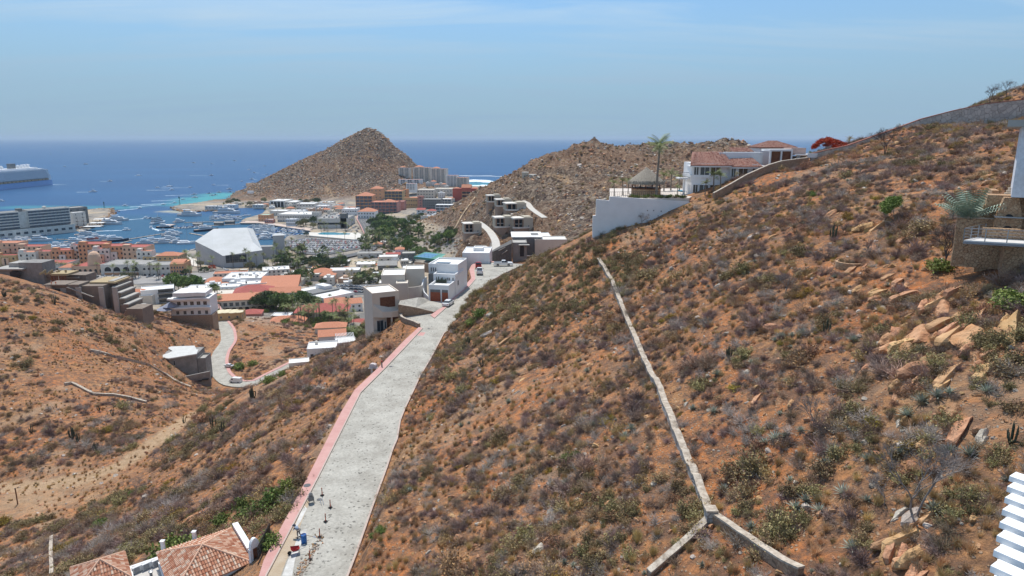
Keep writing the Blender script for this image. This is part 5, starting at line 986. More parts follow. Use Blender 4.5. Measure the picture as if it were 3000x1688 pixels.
cb2 = MB(); Lp = []
for i in range(len(wl)-1):
    for k in range(6):
        a, c = wl[i], wl[i+1]; t = k/6; q = G(a[0]+(c[0]-a[0])*t, a[1]+(c[1]-a[1])*t, 500); Lp.append((q.x, q.y))
zz = [gz(*p)+1.6 for p in Lp]; wallline('path_wall', 'thin pale stone wall zigzagging down the dark scrub hill', 'wall', Lp, zz, [z-4 for z in zz], 1.6, mat('sandy_stone', (.56,.42,.27), .9))
# concrete roads on the ridge
def roadstrip(name, L, wd, m, dz=.0, sub=5, kerb=None):
    pts = []
    for i in range(len(L)-1):
        for k in range(sub): pts.append(tuple(L[i][j]+(L[i+1][j]-L[i][j])*k/sub for j in range(3)))
    pts.append(tuple(L[-1])); P2 = [p[:2] for p in pts]
    # smooth
    for _ in range(3): P2 = [P2[0]]+[tuple((P2[i-1][j]+2*P2[i][j]+P2[i+1][j])/4 for j in range(2)) for i in range(1, len(P2)-1)]+[P2[-1]]
    b = MB(); A_, B_ = inset(P2, wd), inset(P2, -wd); b.ribbon([(*a, p[2]+dz) for a, p in zip(A_, pts)], [(*a, p[2]+dz) for a, p in zip(B_, pts)], 0)
    struct(name, b, m)
    if kerb:
        for s_ in (-1, 1):
            if kerb == 1 and s_ > 0: continue
            A_, B_ = inset(P2, s_*wd), inset(P2, s_*(wd+1.5)); b = MB(); b.ribbon([(*a, p[2]+dz+.15) for a, p in zip(A_, pts)], [(*a, p[2]+dz+.15) for a, p in zip(B_, pts)], 0); b.ribbon([(*a, p[2]+dz-.3) for a, p in zip(A_, pts)], [(*a, p[2]+dz+.15) for a, p in zip(A_, pts)], 0); struct('pavement', b, M_PINK)
    return pts
M_CROAD = mat('concrete_road', (.56,.53,.47), .85, (.50,.47,.42), .3)
roadstrip('concrete_road', CROAD, 3.1, M_CROAD, .1); roadstrip('concrete_road', CROAD2, 2.8, M_CROAD, .1); roadstrip('valley_road', VROAD, 3.4, M_ROAD, .05, 6, 1)
# avenue with markings
av = BLVD[:6]; roadstrip('avenue', av, 9, M_ASPH, .06, 6, 2); roadstrip('avenue', BLVD[5:], 7, M_ASPH, .055, 3)
b = MB(); L = [p for p in av]; C0 = inset([p[:2] for p in L], .0)
for s_, wd in ((-.35, .12), (4.4, .1), (-4.4, .1)): b.ribbon([(*a, p[2]+.07) for a, p in zip(inset(C0, s_-wd), L)], [(*a, p[2]+.07) for a, p in zip(inset(C0, s_+wd), L)], 0)
struct('road_marking', b, M_LINE)
def flat(name, L, z, m):
    b = MB(); b.prism([P(x, y, z=z)[:2] for x, y in L], z-1.5, z); return b.obj(name, m, kind='structure')
flat('parking_lot', [(836,704),(905,697),(1063,706),(1062,727),(945,748),(870,742),(838,722)], 4.35, M_ASPH)
flat('street_parking', [(262,826),(285,806),(420,808),(560,800),(700,792),(700,806),(560,824),(400,832)], 8.2, mat('worn_paving', (.33,.31,.29), .9, (.26,.25,.24), .1))
flat('marina_promenade', [(703,653),(757,653),(850,667),(908,676),(930,672),(840,658),(757,648),(712,647)], 2.6, M_PROM)
flat('plaza', [(524,752),(545,748),(640,790),(610,805)], 4.6, M_PLAZA)
flat('pool_terrace', [(905,681),(1050,682),(1080,700),(1060,704),(985,697),(905,690)], 5.5, M_PLAZA)
b = MB(); pl = [(930,684.5),(945,681),(975,681),(1000,683),(1027,684),(1024,687),(990,688),(960,688),(935,687)]; b.prism([P(x, y, z=5.6)[:2] for x, y in pl], 5.3, 5.56); b.obj('swimming_pool', M_BLUEW, kind='structure')
flat('car_yard', [(1030,760),(1170,766),(1180,790),(1100,800),(1020,790)], 7.2, mat('sandy_yard', (.50,.42,.31), .95, (.43,.35,.25), .15))
flat('car_yard', [(985,835),(1110,832),(1120,852),(1060,866),(990,858)], 9.2, M_ASPH)
# tennis courts
o = thing('tennis_court', 'green and blue tennis courts fenced beside the curved stone wall', 'tennis court', P(1300,757,z=14)); ox = o.location; b = MB(); pts = [Vector(P(x, y, z=14.4))-ox for x, y in ((1212,752),(1300,762),(1345,748),(1245,738))]; b.prism([p[:2] for p in pts], -2, .4); b.obj('court', mat('court_green', (.10,.27,.22), .8), o)
for L in (((1218,751),(1262,755.5),(1285,744.5),(1248,740)), ((1272,756),(1296,759),(1330,748.5),(1300,745.5))): b = MB(); pts = [Vector(P(x, y, z=14.8))-ox for x, y in L]; b.prism([p[:2] for p in pts], .41, .43); b.obj('court_surface', mat('court_blue', (.10,.25,.42), .8) if L[0][0] == 1218 else mat('court_light_green', (.16,.40,.33), .8), o)
b = MB(); pts = [Vector(P(x, y, z=14.4))-ox for x, y in ((1212,752),(1300,762),(1345,748),(1245,738),(1212,752))]
for i in range(4):
    for k in range(9): q = pts[i].lerp(pts[i+1], k/8); b.box(q.x-.06, q.x+.06, q.y-.06, q.y+.06, .4, 4)
    for zz_ in (2.2, 4): b.tube([(pts[i].x, pts[i].y, zz_), (pts[i+1].x, pts[i+1].y, zz_)], .06, 4)
b.obj('fence', mat('fence_green', (.05,.16,.12), .7), o)
L = [P(x, y, z=16)[:2] for x, y in ((1215,775),(1260,782),(1310,780),(1340,768),(1362,752),(1370,742))]; wallline('stone_wall', 'curved brown stone wall in front of the tennis courts', 'wall', L, 19, 10, .8, M_STONE, .05)
# beige cube houses by the concrete road and the unfinished dark stone house with white neighbours
bld('beige cube house beside the concrete road above the tennis courts', 'house', 1392, 1434, 750, 724, 44, 10, .05, M_CREAM, M_OFF, fl=1, cols=2, ww=None, found=10, name='house')
ob = P(1450,785,Y=236); h = thing('unfinished_house', 'unfinished dark stone house with leaning panels behind the white pickup', 'house', (P(1492,770,Y=238)[0], 238, 93.5), .02); s_ = 238/FPX
XX = lambda px: (px-1492)*s_
b = MB(); b.prism([(XX(1430),0),(XX(1500),0),(XX(1500),9),(XX(1445),9)], -2, lambda p: 4.9 if p[0] > XX(1446) else 1.2); b.obj('stone_wall', mat('dark_stone', (.10,.095,.09), .9, (.15,.14,.13), 1.5, bump=.4, bs=4), h)
block(h, XX(1502), XX(1545), 1, 9, -2, 5.0, M_CONC, M_LCONC, .3); b = MB(); b.box(XX(1524), XX(1536), .85, .99, 0, 4); b.obj('doorway', M_DARK, h); b = MB(); b.box(XX(1520), XX(1552), -.6, .98, 4.1, 4.4); b.obj('lintel_slab', M_LCONC, h)
b = MB(); b.box(XX(1505), XX(1592), 9.05, 22, -1, 5.6); b.obj('rear_wall', M_GREY, h); b = MB(); b.box(XX(1500), XX(1596), 9, 23, 5.61, 5.9); b.obj('roof', M_WROOF, h); b = MB(); b.box(XX(1562), XX(1585), 13, 19, 5.91, 6.0); b.obj('roof_opening', M_GREY, h)
for a_, c_ in (((XX(1460),-.1,2.2),(XX(1480),-1.0,3.6)), ((XX(1470),-.1,1.0),(XX(1486),-1.2,2.6))): b = MB(); b.tube([a_, c_], .12, 4); b.obj('leaning_plank', M_LCONC, h)
block(thing('house', 'beige annexe with white flat roof right of the unfinished house', 'house', (XX(1610)+h.location.x, 246, 92), .03), -4.8, 7, 0, 9, -3, 6.6, M_CREAM, M_WROOF, .35)
for lb, px0, px1, Y, zt_, dep in (('white flat-roofed block at the back of the unfinished house',1535,1592,283,None,14),('white house with small windows at the back of the cluster',1560,1617,292,None,16),('bright white block at the right end of the cluster, against the slope',1600,1660,262,None,12)):
    yt = {1535: 706, 1560: 696, 1600: 716}[px0]; z_ = P(px0, yt, Y=Y)[2]; W = (px1-px0)*Y/FPX; o = thing('white_house', lb, 'house', (P((px0+px1)/2, 700, Y=Y)[0], Y, z_-5), .05); block(o, -W/2, W/2, 0, dep, -6, 5, M_WHITE, M_WROOF, .35)
    if px0 == 1560: [window(o, x, 0, 1.6, .7, 1.5) for x in (-1.2, .1, 3)]
# ---- near town houses
NT = [('white three-storey house with a crowded roof under the palm grove',776,847,822,790,8,18,.35,M_OFF,M_WROOF,'flat',3,6,8),('cream long house with tiled edge behind the white roofs',632,722,820,800,8,14,.3,M_CREAM,M_TERRA,'flat',2,7,0),('ochre gable end house at the right of the cream one',700,724,812,792,8,12,.2,M_YEL,M_CREAM,'flat',2,2,0),
 ('cluttered white commercial roof with many boxes',655,765,842,815,9,30,.12,M_WHITE,M_WROOF,'flat',0,0,16),('white two-storey house with dark terrace openings in front of the cluttered roof',647,700,868,840,10,13,.2,M_WHITE,M_WROOF,'flat',2,4,2),('white arched gallery house beside the red roofs',697,778,856,831,10,14,.28,M_WHITE,M_WROOF,'flat',1,9,3),
 ('small white house at the left of the white commercial roofs',607,645,862,842,10,14,.1,M_WHITE,M_WROOF,'flat',1,3,1),('white block with red edge beside the parked street cars',742,775,832,815,9,12,.25,M_WHITE,M_WROOF,'flat',1,3,1),
 ('white roof with a small dome under the curved mansion',540,612,880,848,13,18,.1,M_WHITE,M_WROOF,'flat',1,3,1),('cream flat-roofed hall between the dome roof and the red-roofed row',590,700,895,866,13,22,.2,M_CREAM,M_CREAM,'flat',0,0,1),
 ('small terracotta hut left of the white commercial roofs',600,630,842,828,9,9,.1,M_OFF,M_TERRA,'hip',0,0,0)]
for lb, x0, x1, yb, yt, z, dep, yaw, wm, rm, rf, fl, c, cl in NT: bld(lb, 'house', x0, x1, yb, yt, z, dep, yaw, wm, rm, rf, fl=fl, cols=c, win=(1.6,1.5), clutter=cl, name='house', arch=('arched' in lb))
# long red and terracotta arcade row
o = bld('long arcaded row with terracotta and red sloping roofs', 'building', 612, 800, 915, 880, 14, 12, .26, M_CREAM, M_TERRA, 'shed', name='arcade_row', fl=0); W, hh = o['w'], o['h']
for k in range(11): archwin(o, -W/2+W*(k+.5)/11, 0, .2, W/11*.68, hh*.42)
for k in range(12): window(o, -W/2+W*(k+.5)/12, 0, hh*.56, W/12*.6, hh*.28, bars=2)
b = MB(); b.box(-W/2, W/2, -1.4, -.02, hh*.46, hh*.52); b.obj('balcony', M_CREAM, o)
o = bld('red metal-roofed upper house rising from the arcade row', 'house', 690, 795, 885, 858, 13, 20, .26, M_CREAM, M_RED, 'hip', name='house', fl=1, cols=6)
o = bld('terracotta-roofed right wing of the arcade with dark galleries', 'building', 795, 878, 890, 858, 11, 14, .26, M_CREAM, M_TERRA, 'gable', name='arcade_row', fl=2, cols=6, win=(3.2,1.8)); bld('terracotta flat wing with a palm courtyard behind the arcade', 'building', 765, 870, 858, 842, 10, 24, .2, M_CREAM, M_TERRA, 'shed', name='arcade_row')
# white modern commercial house with grey glass
A, B = P(860,880,z=12), P(950,905,z=12); loc, rz, W = frame(A, B, 12); h = thing('commercial_house', 'white L-shaped modern commercial house with square windows and rooftop box', 'building', loc, rz)
hh = P(955,874,Y=B[1])[2]-12; C3 = P(1027,883,z=12); D = math.hypot(C3[0]-B[0], C3[1]-B[1])
block(h, 0, W, 0, D, -3, hh, M_WHITE, M_WROOF, .4); b = MB(); b.box(W*.3, W*.62, 1, D-2, hh+.01, hh+.9); b.obj('skylight_ridge', M_GREY, h); block(h, W*.2, W*.5, D*.55, D*.8, hh, hh+3.5, M_WHITE, M_WROOF, .3, name='roof_room')
for k in range(7): window(h, W*(k+.5)/7, 0, hh*.5, 1.5, 1.6)
for k in range(5): window(h, W*(k+.5)/5, 0, .6, 3.0, 2.0, name='shop_window')
for k in range(5): window(h, W, D*(k+.5)/5, hh*.48, 2.4, 1.9, rz=math.pi/2)
# palm-lined restaurants, yellow house, red roofs
NT = [('red hip-roofed courtyard building, largest red roof of the palm garden',866,1018,948,915,16,18,.12,M_CREAM,M_RED,'hip',1,9),('terracotta roof at the left of the largest red roof',790,890,968,945,18,13,.1,M_CREAM,M_TERRA,'hip',0,0),('terracotta-roofed white gabled house next to the beige house',995,1060,918,890,14,12,.35,M_WHITE,M_TERRA,'gable',2,4),('second terracotta gable behind the white gabled house',955,1010,905,888,13,12,.3,M_WHITE,M_TERRA,'gable',1,3),
 ('long low terracotta roof among palms in front of the red roofs',925,1012,985,960,22,10,.15,M_CREAM,M_TERRA,'hip',0,0),('plain terracotta shed roof with skylights above the white stairs house',938,1012,1012,985,25,11,.25,M_WHITE,M_TERRA,'gable',1,3),('small red roof by the palms below the beige house',1020,1080,962,948,18,9,.2,M_CREAM,M_RED,'hip',0,0),('dark thatched roof between the red roofs',1018,1050,970,958,19,9,.1,M_CREAM,M_THATCH,'hip',0,0),
 ('small red-roofed house at the left of the palm garden',710,765,945,920,17,10,.2,M_PK,M_RED,'hip',1,3),('white flat roof in front of the red hip roofs',795,850,952,925,17,9,.05,M_WHITE,M_WROOF,'flat',0,0)]
for lb, x0, x1, yb, yt, z, dep, yaw, wm, rm, rf, fl, c in NT: bld(lb, 'house', x0, x1, yb, yt, z, dep, yaw, wm, rm, rf, fl=fl, cols=c, name='house')
o = bld('yellow house with scalloped round roof terraces at the valley road', 'house', 640, 708, 955, 918, 21, 10, .12, M_YEL, M_OFF, name='house', fl=2, cols=3, win=(1,1.3)); W, hh = o['w'], o['h']
for k in range(7): b = MB(); b.lathe([(2.3,0),(2.6,.25),(2.2,.5),(.3,.55)], 18, (-W*.42+(k % 4)*W*.27, 1.5+(k//4)*4.2, hh-.02+.15*(k % 2))); b.obj('scalloped_roof', mat('pale_yellow', (.70,.62,.42), .85), o)
bld('cream garage with a flat terrace right of the yellow house', 'house', 690, 735, 965, 950, 22, 8, .1, M_CREAM, M_OFF, name='house', fl=1, cols=1, win=(2.4,2))
bld('white flat-roofed house with stepped terraces at the foot of the road bank', 'house', 903, 985, 1052, 1020, 30, 12, .2, M_WHITE, M_WROOF, name='house', fl=1, cols=3, clutter=1)
o = bld('white house with an open pergola terrace beside the stepped one', 'house', 990, 1043, 1020, 1003, 32, 10, .35, M_WHITE, M_WROOF, name='house', fl=1, cols=2); W, hh = o['w'], o['h']; b = MB(); [b.box(-W/2+.3+k*.7, -W/2+.45+k*.7, 0, 9.5, hh+2.2, hh+2.4) for k in range(int(W/.7))]; [b.box(x-.12, x+.12, y-.12, y+.12, hh-.5, hh+2.19) for x in (-W/2+.3, W/2-.3) for y in (.2, 9.3)]; b.obj('pergola', M_WHITE, o)
bld('low white stepped terrace wall house nearest the valley road end', 'house', 850, 905, 1082, 1062, 30, 7, .3, M_OFF, M_WROOF, name='house')
# four-storey white block, terracotta pool house, mansion
o = bld('white four-storey block with dark balconies and flat roof', 'apartment block', 428, 506, 905, 848, 12, 16, .45, M_WHITE, M_WROOF, name='apartment_block'); W, hh = o['w'], o['h']
for f in range(4): b = MB(); b.box(W*.02, W/2-.5, -.06, .02, f*hh/4+.9, f*hh/4+hh/4-.35); b.obj('glazed_floor', M_GLASS, o); b = MB(); b.box(0, W/2, -1.5, -.07, f*hh/4+.3, f*hh/4+.55); b.obj('balcony', M_GREY, o); railing(o, 0, W/2, -1.45, f*hh/4+.55, .9, 20)
o = bld('cream house with a terracotta hip roof and a blue rooftop pool', 'house', 368, 446, 905, 868, 14, 16, .15, M_CREAM, M_OFF, name='house', fl=1, cols=2); W, hh = o['w'], o['h']; sroof(o, 'hip', W*.7, 9, hh+1.5, M_TERRA, x0=-W*.45, y0=5); b = MB(); b.box(-W*.42, W*.2, 6, 14, hh-.5, hh+1.5); b.obj('upper_wall', M_CREAM, o); b = MB(); b.box(-W*.48, -W*.15, .6, 4.2, hh-.1, hh+.12); b.obj('roof_pool', M_BLUEW, o)
om = P(560,945,Y=372); h = thing('mansion', 'white curved mansion with wave-shaped balconies and blue awnings on a stone base', 'mansion', om, .1); s_ = 372/FPX; z0_ = om[2]
def wave(x0, x1, d, n=14): return [(x, -d*(.55+.45*math.sin((x-x0)/(x1-x0)*math.pi*2.2))) for x in np.linspace(x0, x1, n)]
WX = lambda px: (px-560)*s_; zy = lambda py: P(560, py, Y=372)[2]-z0_
b = MB(); b.prism([(WX(505),0),(WX(624),0),(WX(624),9),(WX(505),9)], -14, zy(925)); b.obj('stone_base', M_STONE, h)
b = MB(); b.prism([(WX(503),1.2),(WX(618),1.2),(WX(618),14),(WX(503),14)], zy(925)+.003, zy(875)); b.obj('wall', M_WHITE, h)
for py, d in ((902,2.2),(876,2.6)): b = MB(); b.prism(wave(WX(500), WX(622), d)+[(WX(622), 1.15), (WX(500), 1.15)], zy(py)-.3, zy(py)+.6); b.obj('wavy_balcony', M_WHITE, h)
b = MB(); b.prism(wave(WX(516), WX(612), 1.2)+[(WX(610), 12), (WX(518), 12)], zy(872)+.6, zy(862)+.9); b.obj('roof', M_WROOF, h)
for k in range(5): window(h, WX(528+k*19), 1.2, zy(898)+.5, 1.9, 2.0, glass=M_TINT); window(h, WX(522+k*21), 1.2, zy(922), 1.5, 1.9)
M_AWN = mat('blue_grey_awning', (.25,.27,.34), .8, (.32,.34,.41), 3)
for cx, s2 in ((492,5.5),(505,4.5)): b = MB(); b.lathe([(s2,0),(s2*.6,1.2),(.1,2.6)], 8, (WX(cx), 1, zy(897 if cx > 500 else 905))); b.obj('conical_awning', M_AWN, h); b = MB(); b.box(WX(cx)-.1, WX(cx)+.1, .9, 1.1, -3, zy(890)); b.obj('awning_post', M_WHITE, h)
# scattered garden pavilions and roofs right of the palm garden
for lb, x0, x1, yb, yt, z, dep, wm, rm, rf in (('white tent-like roofs among the palms',1044,1098,784,774,7,18,M_OFF,M_WROOF,'flat'),('grey metal-roofed shed right of the white tent roofs',1108,1162,792,778,7,16,M_GREY,M_GROOF,'gable'),('long white roof beside the sandy yard',964,1052,806,792,7,16,M_OFF,M_WROOF,'flat'),('terracotta roofs left of the long white roof',915,972,810,799,7,15,M_OFF,M_TERRA,'hip'),
    ('cream house with flat roof right behind the beige house',1111,1200,850,828,12,14,M_CREAM,M_WROOF,'flat'),('small cream house with white roof among dry trees',1166,1202,818,802,9,12,M_CREAM,M_WROOF,'flat'),('grey roofed pavilion beside the row of palms',1048,1118,752,742,5,14,M_OFF,M_GROOF,'flat'),('small white house with terracotta roof at the grove edge',1158,1184,744,731,7,12,M_WHITE,M_TERRA,'hip'),('red-roofed low shed near the small white house',1132,1172,752,747,6,10,M_OFF,M_RED,'gable'),
    ('grey flat roof between the small house and the tennis courts',1178,1216,755,742,9,14,M_GREY,M_LCONC,'flat'),('white sail roof behind the row of palms',1110,1165,766,752,6,14,M_OFF,M_WROOF,'flat'),('brown hut with white roof beside the arch wall',1395,1420,715,708,40,8,M_CREAM,M_WROOF,'flat'),('cream garden house in the dry trees right of the yard',1175,1196,775,763,7,9,M_CREAM,M_WROOF,'flat'),('white house with dark openings beyond the dry palms',1180,1236,800,786,10,14,M_WHITE,M_WROOF,'flat'),
    ('round cream roof left of the sandy yard',905,935,815,803,7,12,M_CREAM,M_OFF,'flat'),('grey thatched roof beside the big palm',850,885,832,822,9,12,M_CREAM,M_THATCH,'hip'),('white cottage between the hall trees and red roofs',820,862,826,812,8,12,M_WHITE,M_OFF,'flat')):
    bld(lb, 'building', x0, x1, yb, yt, z, dep, .12, wm, rm, rf, fl=1, cols=3, sides=False, win=(1.6,1.3))
# ---- unfinished concrete buildings on the left
def cbox(par, pts, name='floor', m=None):
    b = MB()
    for (px0, px1, yb, yt, Y, dep) in pts: a = Vector(P(px0, yb, Y=Y))-par.location; c = Vector(P(px1, yt, Y=Y))-par.location; b.box(a.x, c.x, a.y, a.y+dep, a.z, c.z)
    return b.obj(name, m or M_CONC, par)
h = thing('concrete_building', 'stepped bare concrete building under construction behind the orange hillside', 'building', P(300,880,Y=330)); MCB = mat('brown_concrete', (.27,.215,.17), .9, (.20,.165,.135), .4, bump=.2, bs=4)
cbox(h, [(200,300,960,838,326,10)], 'wall', MCB); cbox(h, [(140,230,900,834,324,9)], 'wall', MCB); cbox(h, [(262,345,960,830,334,14)], 'wall', MCB)
for i in range(6): x0 = 318+i*11; yt = 826+i*17; cbox(h, [(x0, x0+14, 965, yt, 333-i*2.2, 13)], 'stepped_wing', MCB); cbox(h, [(x0-1, x0+15, yt+.5, yt-3, 332.5-i*2.2, 13.6)], 'slab', M_LCONC)
cbox(h, [(262,336,831.5,827,331,14)], 'slab', mat('yellow_formwork', (.45,.35,.20), .9))
for x in (156,188,232,298,338): cbox(h, [(x, x+3.5, 925, 842 if x > 200 else 845, 323.6, .6)], 'column', M_LCONC)
cbox(h, [(128,192,838,834,322.8,10)], 'slab', MCB); cbox(h, [(158,186,890,848,323.7,.3)], 'opening', M_DARK); cbox(h, [(204,228,892,850,325.6,.3)], 'opening', M_DARK)
b = MB(); 
for k in range(14): a = Vector(P(194+k*5.6, 842+k*2.1, Y=323))-h.location; b.box(a.x, a.x+.95, a.y, a.y+.8, a.z-.3, a.z)
b.obj('stair_edge', M_LCONC, h); cbox(h, [(375,416,955,905,321,10)], 'terrace', MCB); cbox(h, [(378,414,931,928,321.5,9)], 'terrace_floor', mat('yellow_formwork', (.45,.35,.20), .9))
h = thing('concrete_building', 'bare concrete frame with wooden formwork and sun-lit slabs above the stepped one', 'building', P(120,800,Y=345))
cbox(h, [(66,122,850,770,345,10)], 'wall', M_CONC); cbox(h, [(34,60,830,771,347,8)], 'wall', M_LCONC); cbox(h, [(-20,35,840,790,343,8)], 'wall', M_CONC); cbox(h, [(-20,64,792,788,342,10)], 'slab', M_LCONC); cbox(h, [(30,58,810,797,342.6,.3)], 'opening', M_DARK)
cbox(h, [(150,198,808,802,338,9)], 'formwork', mat('yellow_formwork', (.45,.35,.20), .9)); [cbox(h, [(x, x+1.2, 840, 806, 338.3, .3)], 'prop', M_WOOD) for x in (152,160,168,176,184,192)]
cbox(h, [(180,250,850,806,346,9)], 'wall', MCB); cbox(h, [(184,230,816,812,345,8)], 'slab', M_LCONC); cbox(h, [(122,150,815,800,347,8)], 'wall', MCB)
for k in range(16): x = 116+k*5; cbox(h, [(x, x+2.5, 806-(k % 3)*2, 800-(k % 4)*3, 341+(k % 5), .5)], 'plank', mat('yellow_formwork', (.45,.35,.20), .9))
# grey house on the orange slope
o0 = P(500,1085,Y=275); h = thing('grey_house', 'unfinished grey block house with pale flat roof on the orange slope', 'house', o0, .12); s_ = 275/FPX; GX = lambda px: (px-500)*s_; gzf = lambda py: P(500, py, Y=275)[2]-o0[2]
b = MB(); b.prism([(GX(466),1),(GX(505),-2),(GX(572),3),(GX(572),14),(GX(468),14)], -9, gzf(1048)); b.obj('wall', M_CONC, h)
b = MB(); b.prism([(GX(462),.6),(GX(505),-2.6),(GX(575),2.6),(GX(566),9),(GX(560),9),(GX(540),15),(GX(468),15),(GX(462),13),(GX(490),8),(GX(486),5)], gzf(1048)+.003, gzf(1048)+.5); b.obj('roof', mat('pale_slab', (.60,.60,.57), .85, (.52,.52,.49), .5), h)
block(h, GX(573), GX(597), 3.5, 11, -9, gzf(1060), M_CONC, M_LCONC, .8, name='terrace_wing'); window(h, GX(512), -1.2, gzf(1070), 1.9, 2.2); b = MB(); b.box(GX(520), GX(535), -.9, -.5, gzf(1095), gzf(1086)); b.obj('opening', M_DARK, h)
b = MB(); b.prism([(GX(540),-6),(GX(622),-3),(GX(622),-2.2),(GX(540),-5.2)], -14, lambda p: gzf(1086) if p[0] > GX(560) else gzf(1094)); b.obj('retaining_wall', M_CONC, h)
for x, y, w_ in ((583,1108,2.2),(600,1105,2.6)): b = MB(); xx = GX(x); b.box(xx, xx+w_, -4.6, -3.4, gzf(y)-.4, gzf(y)); b.obj('slot_opening', M_DARK, h)
# ---- many small houses between the named ones
INF = []
def infill(n, L, z, where, ms, rs, wr=(8,16), hr=(3.5,8)):
    W_ = [P(a, b_, z=z)[:2] for a, b_ in L]; got = 0; t = 0
    while got < n and t < n*60:
        t += 1; x, y = _u.uniform(min(p[0] for p in W_), max(p[0] for p in W_)), _u.uniform(min(p[1] for p in W_), max(p[1] for p in W_))
        if sdpoly(W_, np.array([x]), np.array([y]))[0] > 0 or any(math.hypot(x-a, y-c) < 11 for a, c in INF): continue
        INF.append((x, y)); got += 1; w_, d_, h_ = _u.uniform(*wr), _u.uniform(7, 12), _u.uniform(*hr); mi = _u.randrange(len(ms)); ri = _u.randrange(len(rs)); m, mn = ms[mi]; r, rn, rk = rs[ri]
        o = thing('small_house', 'small %s house with %s roof %s' % (mn, rn, where), 'house', (x, y, gz(x, y)), _u.choice((.1, .25, .12, 1.4)), 'small houses '+where)
        if rk == 'flat': block(o, -w_/2, w_/2, 0, d_, -2, h_, m, r, .5)
        else: b = MB(); b.box(-w_/2, w_/2, 0, d_, -2, h_); b.obj('wall', m, o); sroof(o, rk, w_, d_, h_, r)
        for f in range(int(h_//3)):
            for c in range(int(w_//3)): window(o, -w_/2+w_*(c+.5)/int(w_//3), 0, .8+f*3, 1.3, 1.3)
        if rk == 'flat': b = MB(); b.box(-w_*.2, w_*.15, d_*.3, d_*.7, h_-.4, h_+_u.uniform(.6, 2.4)); b.obj('roof_room', m, o)
WM = [(M_WHITE, 'white'), (M_OFF, 'off-white'), (M_CREAM, 'cream'), (M_TAN, 'tan')]; RM = [(M_WROOF, 'a white flat', 'flat'), (M_WROOF, 'a white flat', 'flat'), (M_GROOF, 'a grey flat', 'flat'), (M_TERRA, 'a terracotta', 'hip')]
infill(40, [(640,602),(1000,598),(1040,625),(1000,640),(900,622),(760,616)], 3.5, 'in the harbour quarter below the mountain', WM, RM, (9,22))
infill(10, [(862,808),(1110,800),(1100,830),(870,838)], 8, 'among the trees north of the sandy yard', WM, RM); infill(9, [(1200,634),(1292,626),(1292,648),(1210,656)], 10, 'on the saddle under the red-roofed houses', WM, RM, (6,11), (3,6))
infill(14, [(556,822),(780,822),(720,885),(556,885)], 10, 'in the blocks behind the arcade row', WM, RM); infill(9, [(1100,745),(1225,742),(1215,776),(1100,782)], 7, 'near the straight row of palms', WM, RM, (7,13), (3,5)); infill(16, [(1235,560),(1330,556),(1335,608),(1250,612),(1205,600)], 13, 'on the terraces of the beach resort', WM[:3], RM, (8,16), (5,11))
infill(10, [(780,800),(860,812),(850,850),(790,850)], 8, 'beside the three-storey white house', WM, RM)
# street lamps
lm_ = MB(); lm_.tube([(0,0,0),(0,0,8.5),(1.2,0,9.0)], [.12,.08,.06], 5); lmm = lm_.mesh('pole', M_GREY); lh_ = MB(); lh_.box(1.0,1.9,-.18,.18,8.9,9.08); lhm = lh_.mesh('lamp_head', M_LCONC)
for x, y, z in ((1080,640,8),(1092,652,8),(1102,668,7),(1110,688,6),(845,712,5),(900,700,5),(960,702,5),(1010,705,5),(1060,712,5),(1040,735,5),(980,750,5),(900,755,5),(840,735,5),(300,828,9),(380,830,9),(460,828,9),(540,826,9),(640,820,8),(700,812,8),(560,795,6),(600,775,5)):
    q = P(x, y, z=z); o = thing('street_lamp', 'tall grey street lamp '+('along the curving avenue' if y < 690 and x > 1070 else 'at the packed parking lot' if x > 800 else 'in the streets before the orange resort'), 'street lamp', (q[0], q[1], gz(q[0], q[1])), _u.uniform(0, 6), 'street lamps'); link('pole', lmm, o); link('lamp_head', lhm, o)
infill(9, [(905,765),(1060,760),(1060,802),(905,806)], 6, 'in the park by the parking lot', WM, RM, (8,16), (3,4.5))
infill(10, [(1100,700),(1180,700),(1200,740),(1110,748)], 7, 'in the palm grove by the avenue', WM, RM, (7,12), (3,5))
# ------------------------------------------------------------ cruise ship
M_HULLB = mat('pale_blue_hull', (.27,.42,.68), .5, (.24,.39,.64), .02); M_SHIPW = mat('ship_white', (.80,.81,.82), .6); M_SHIPG = mat('ship_cabins', (.32,.35,.40), .5, (.55,.57,.60), .35, det=2)
M_LIFE = mat('lifeboat_orange', (.50,.33,.20), .6)
S0 = P(135,541.5,z=0); S1 = P(0,556,z=0); ang_ = math.atan2(S1[1]-S0[1], S1[0]-S0[0])
sh = thing('cruise_ship', 'huge white cruise ship with a pale blue hull leaving the frame at the left', 'cruise ship', (S0[0], S0[1], 0), ang_); LS = 346
def hullpoly(x0, x1, w_, sb=8, bow=60): return [(x0, -w_), (x0, w_), (x1-bow, w_), (x1-bow*.4, w_*.7), (x1, 0), (x1-bow*.4, -w_*.7), (x1-bow, -w_)]
b = MB(); b.prism(hullpoly(0, LS, 20), -2, 15); b.obj('hull', M_HULLB, sh)
b = MB(); b.prism(hullpoly(4, LS-30, 17), 15.01, 22); b.obj('promenade_deck', M_SHIPG, sh)
b = MB(); b.prism(hullpoly(14, LS-50, 20), 22.01, 46, m=0); 
for k in range(9): b.prism(hullpoly(13-k*0, LS-49, 20.5), 22.8+k*2.6, 23.6+k*2.6, m=1)
b.obj('cabin_decks', [M_SHIPG, M_SHIPW], sh)
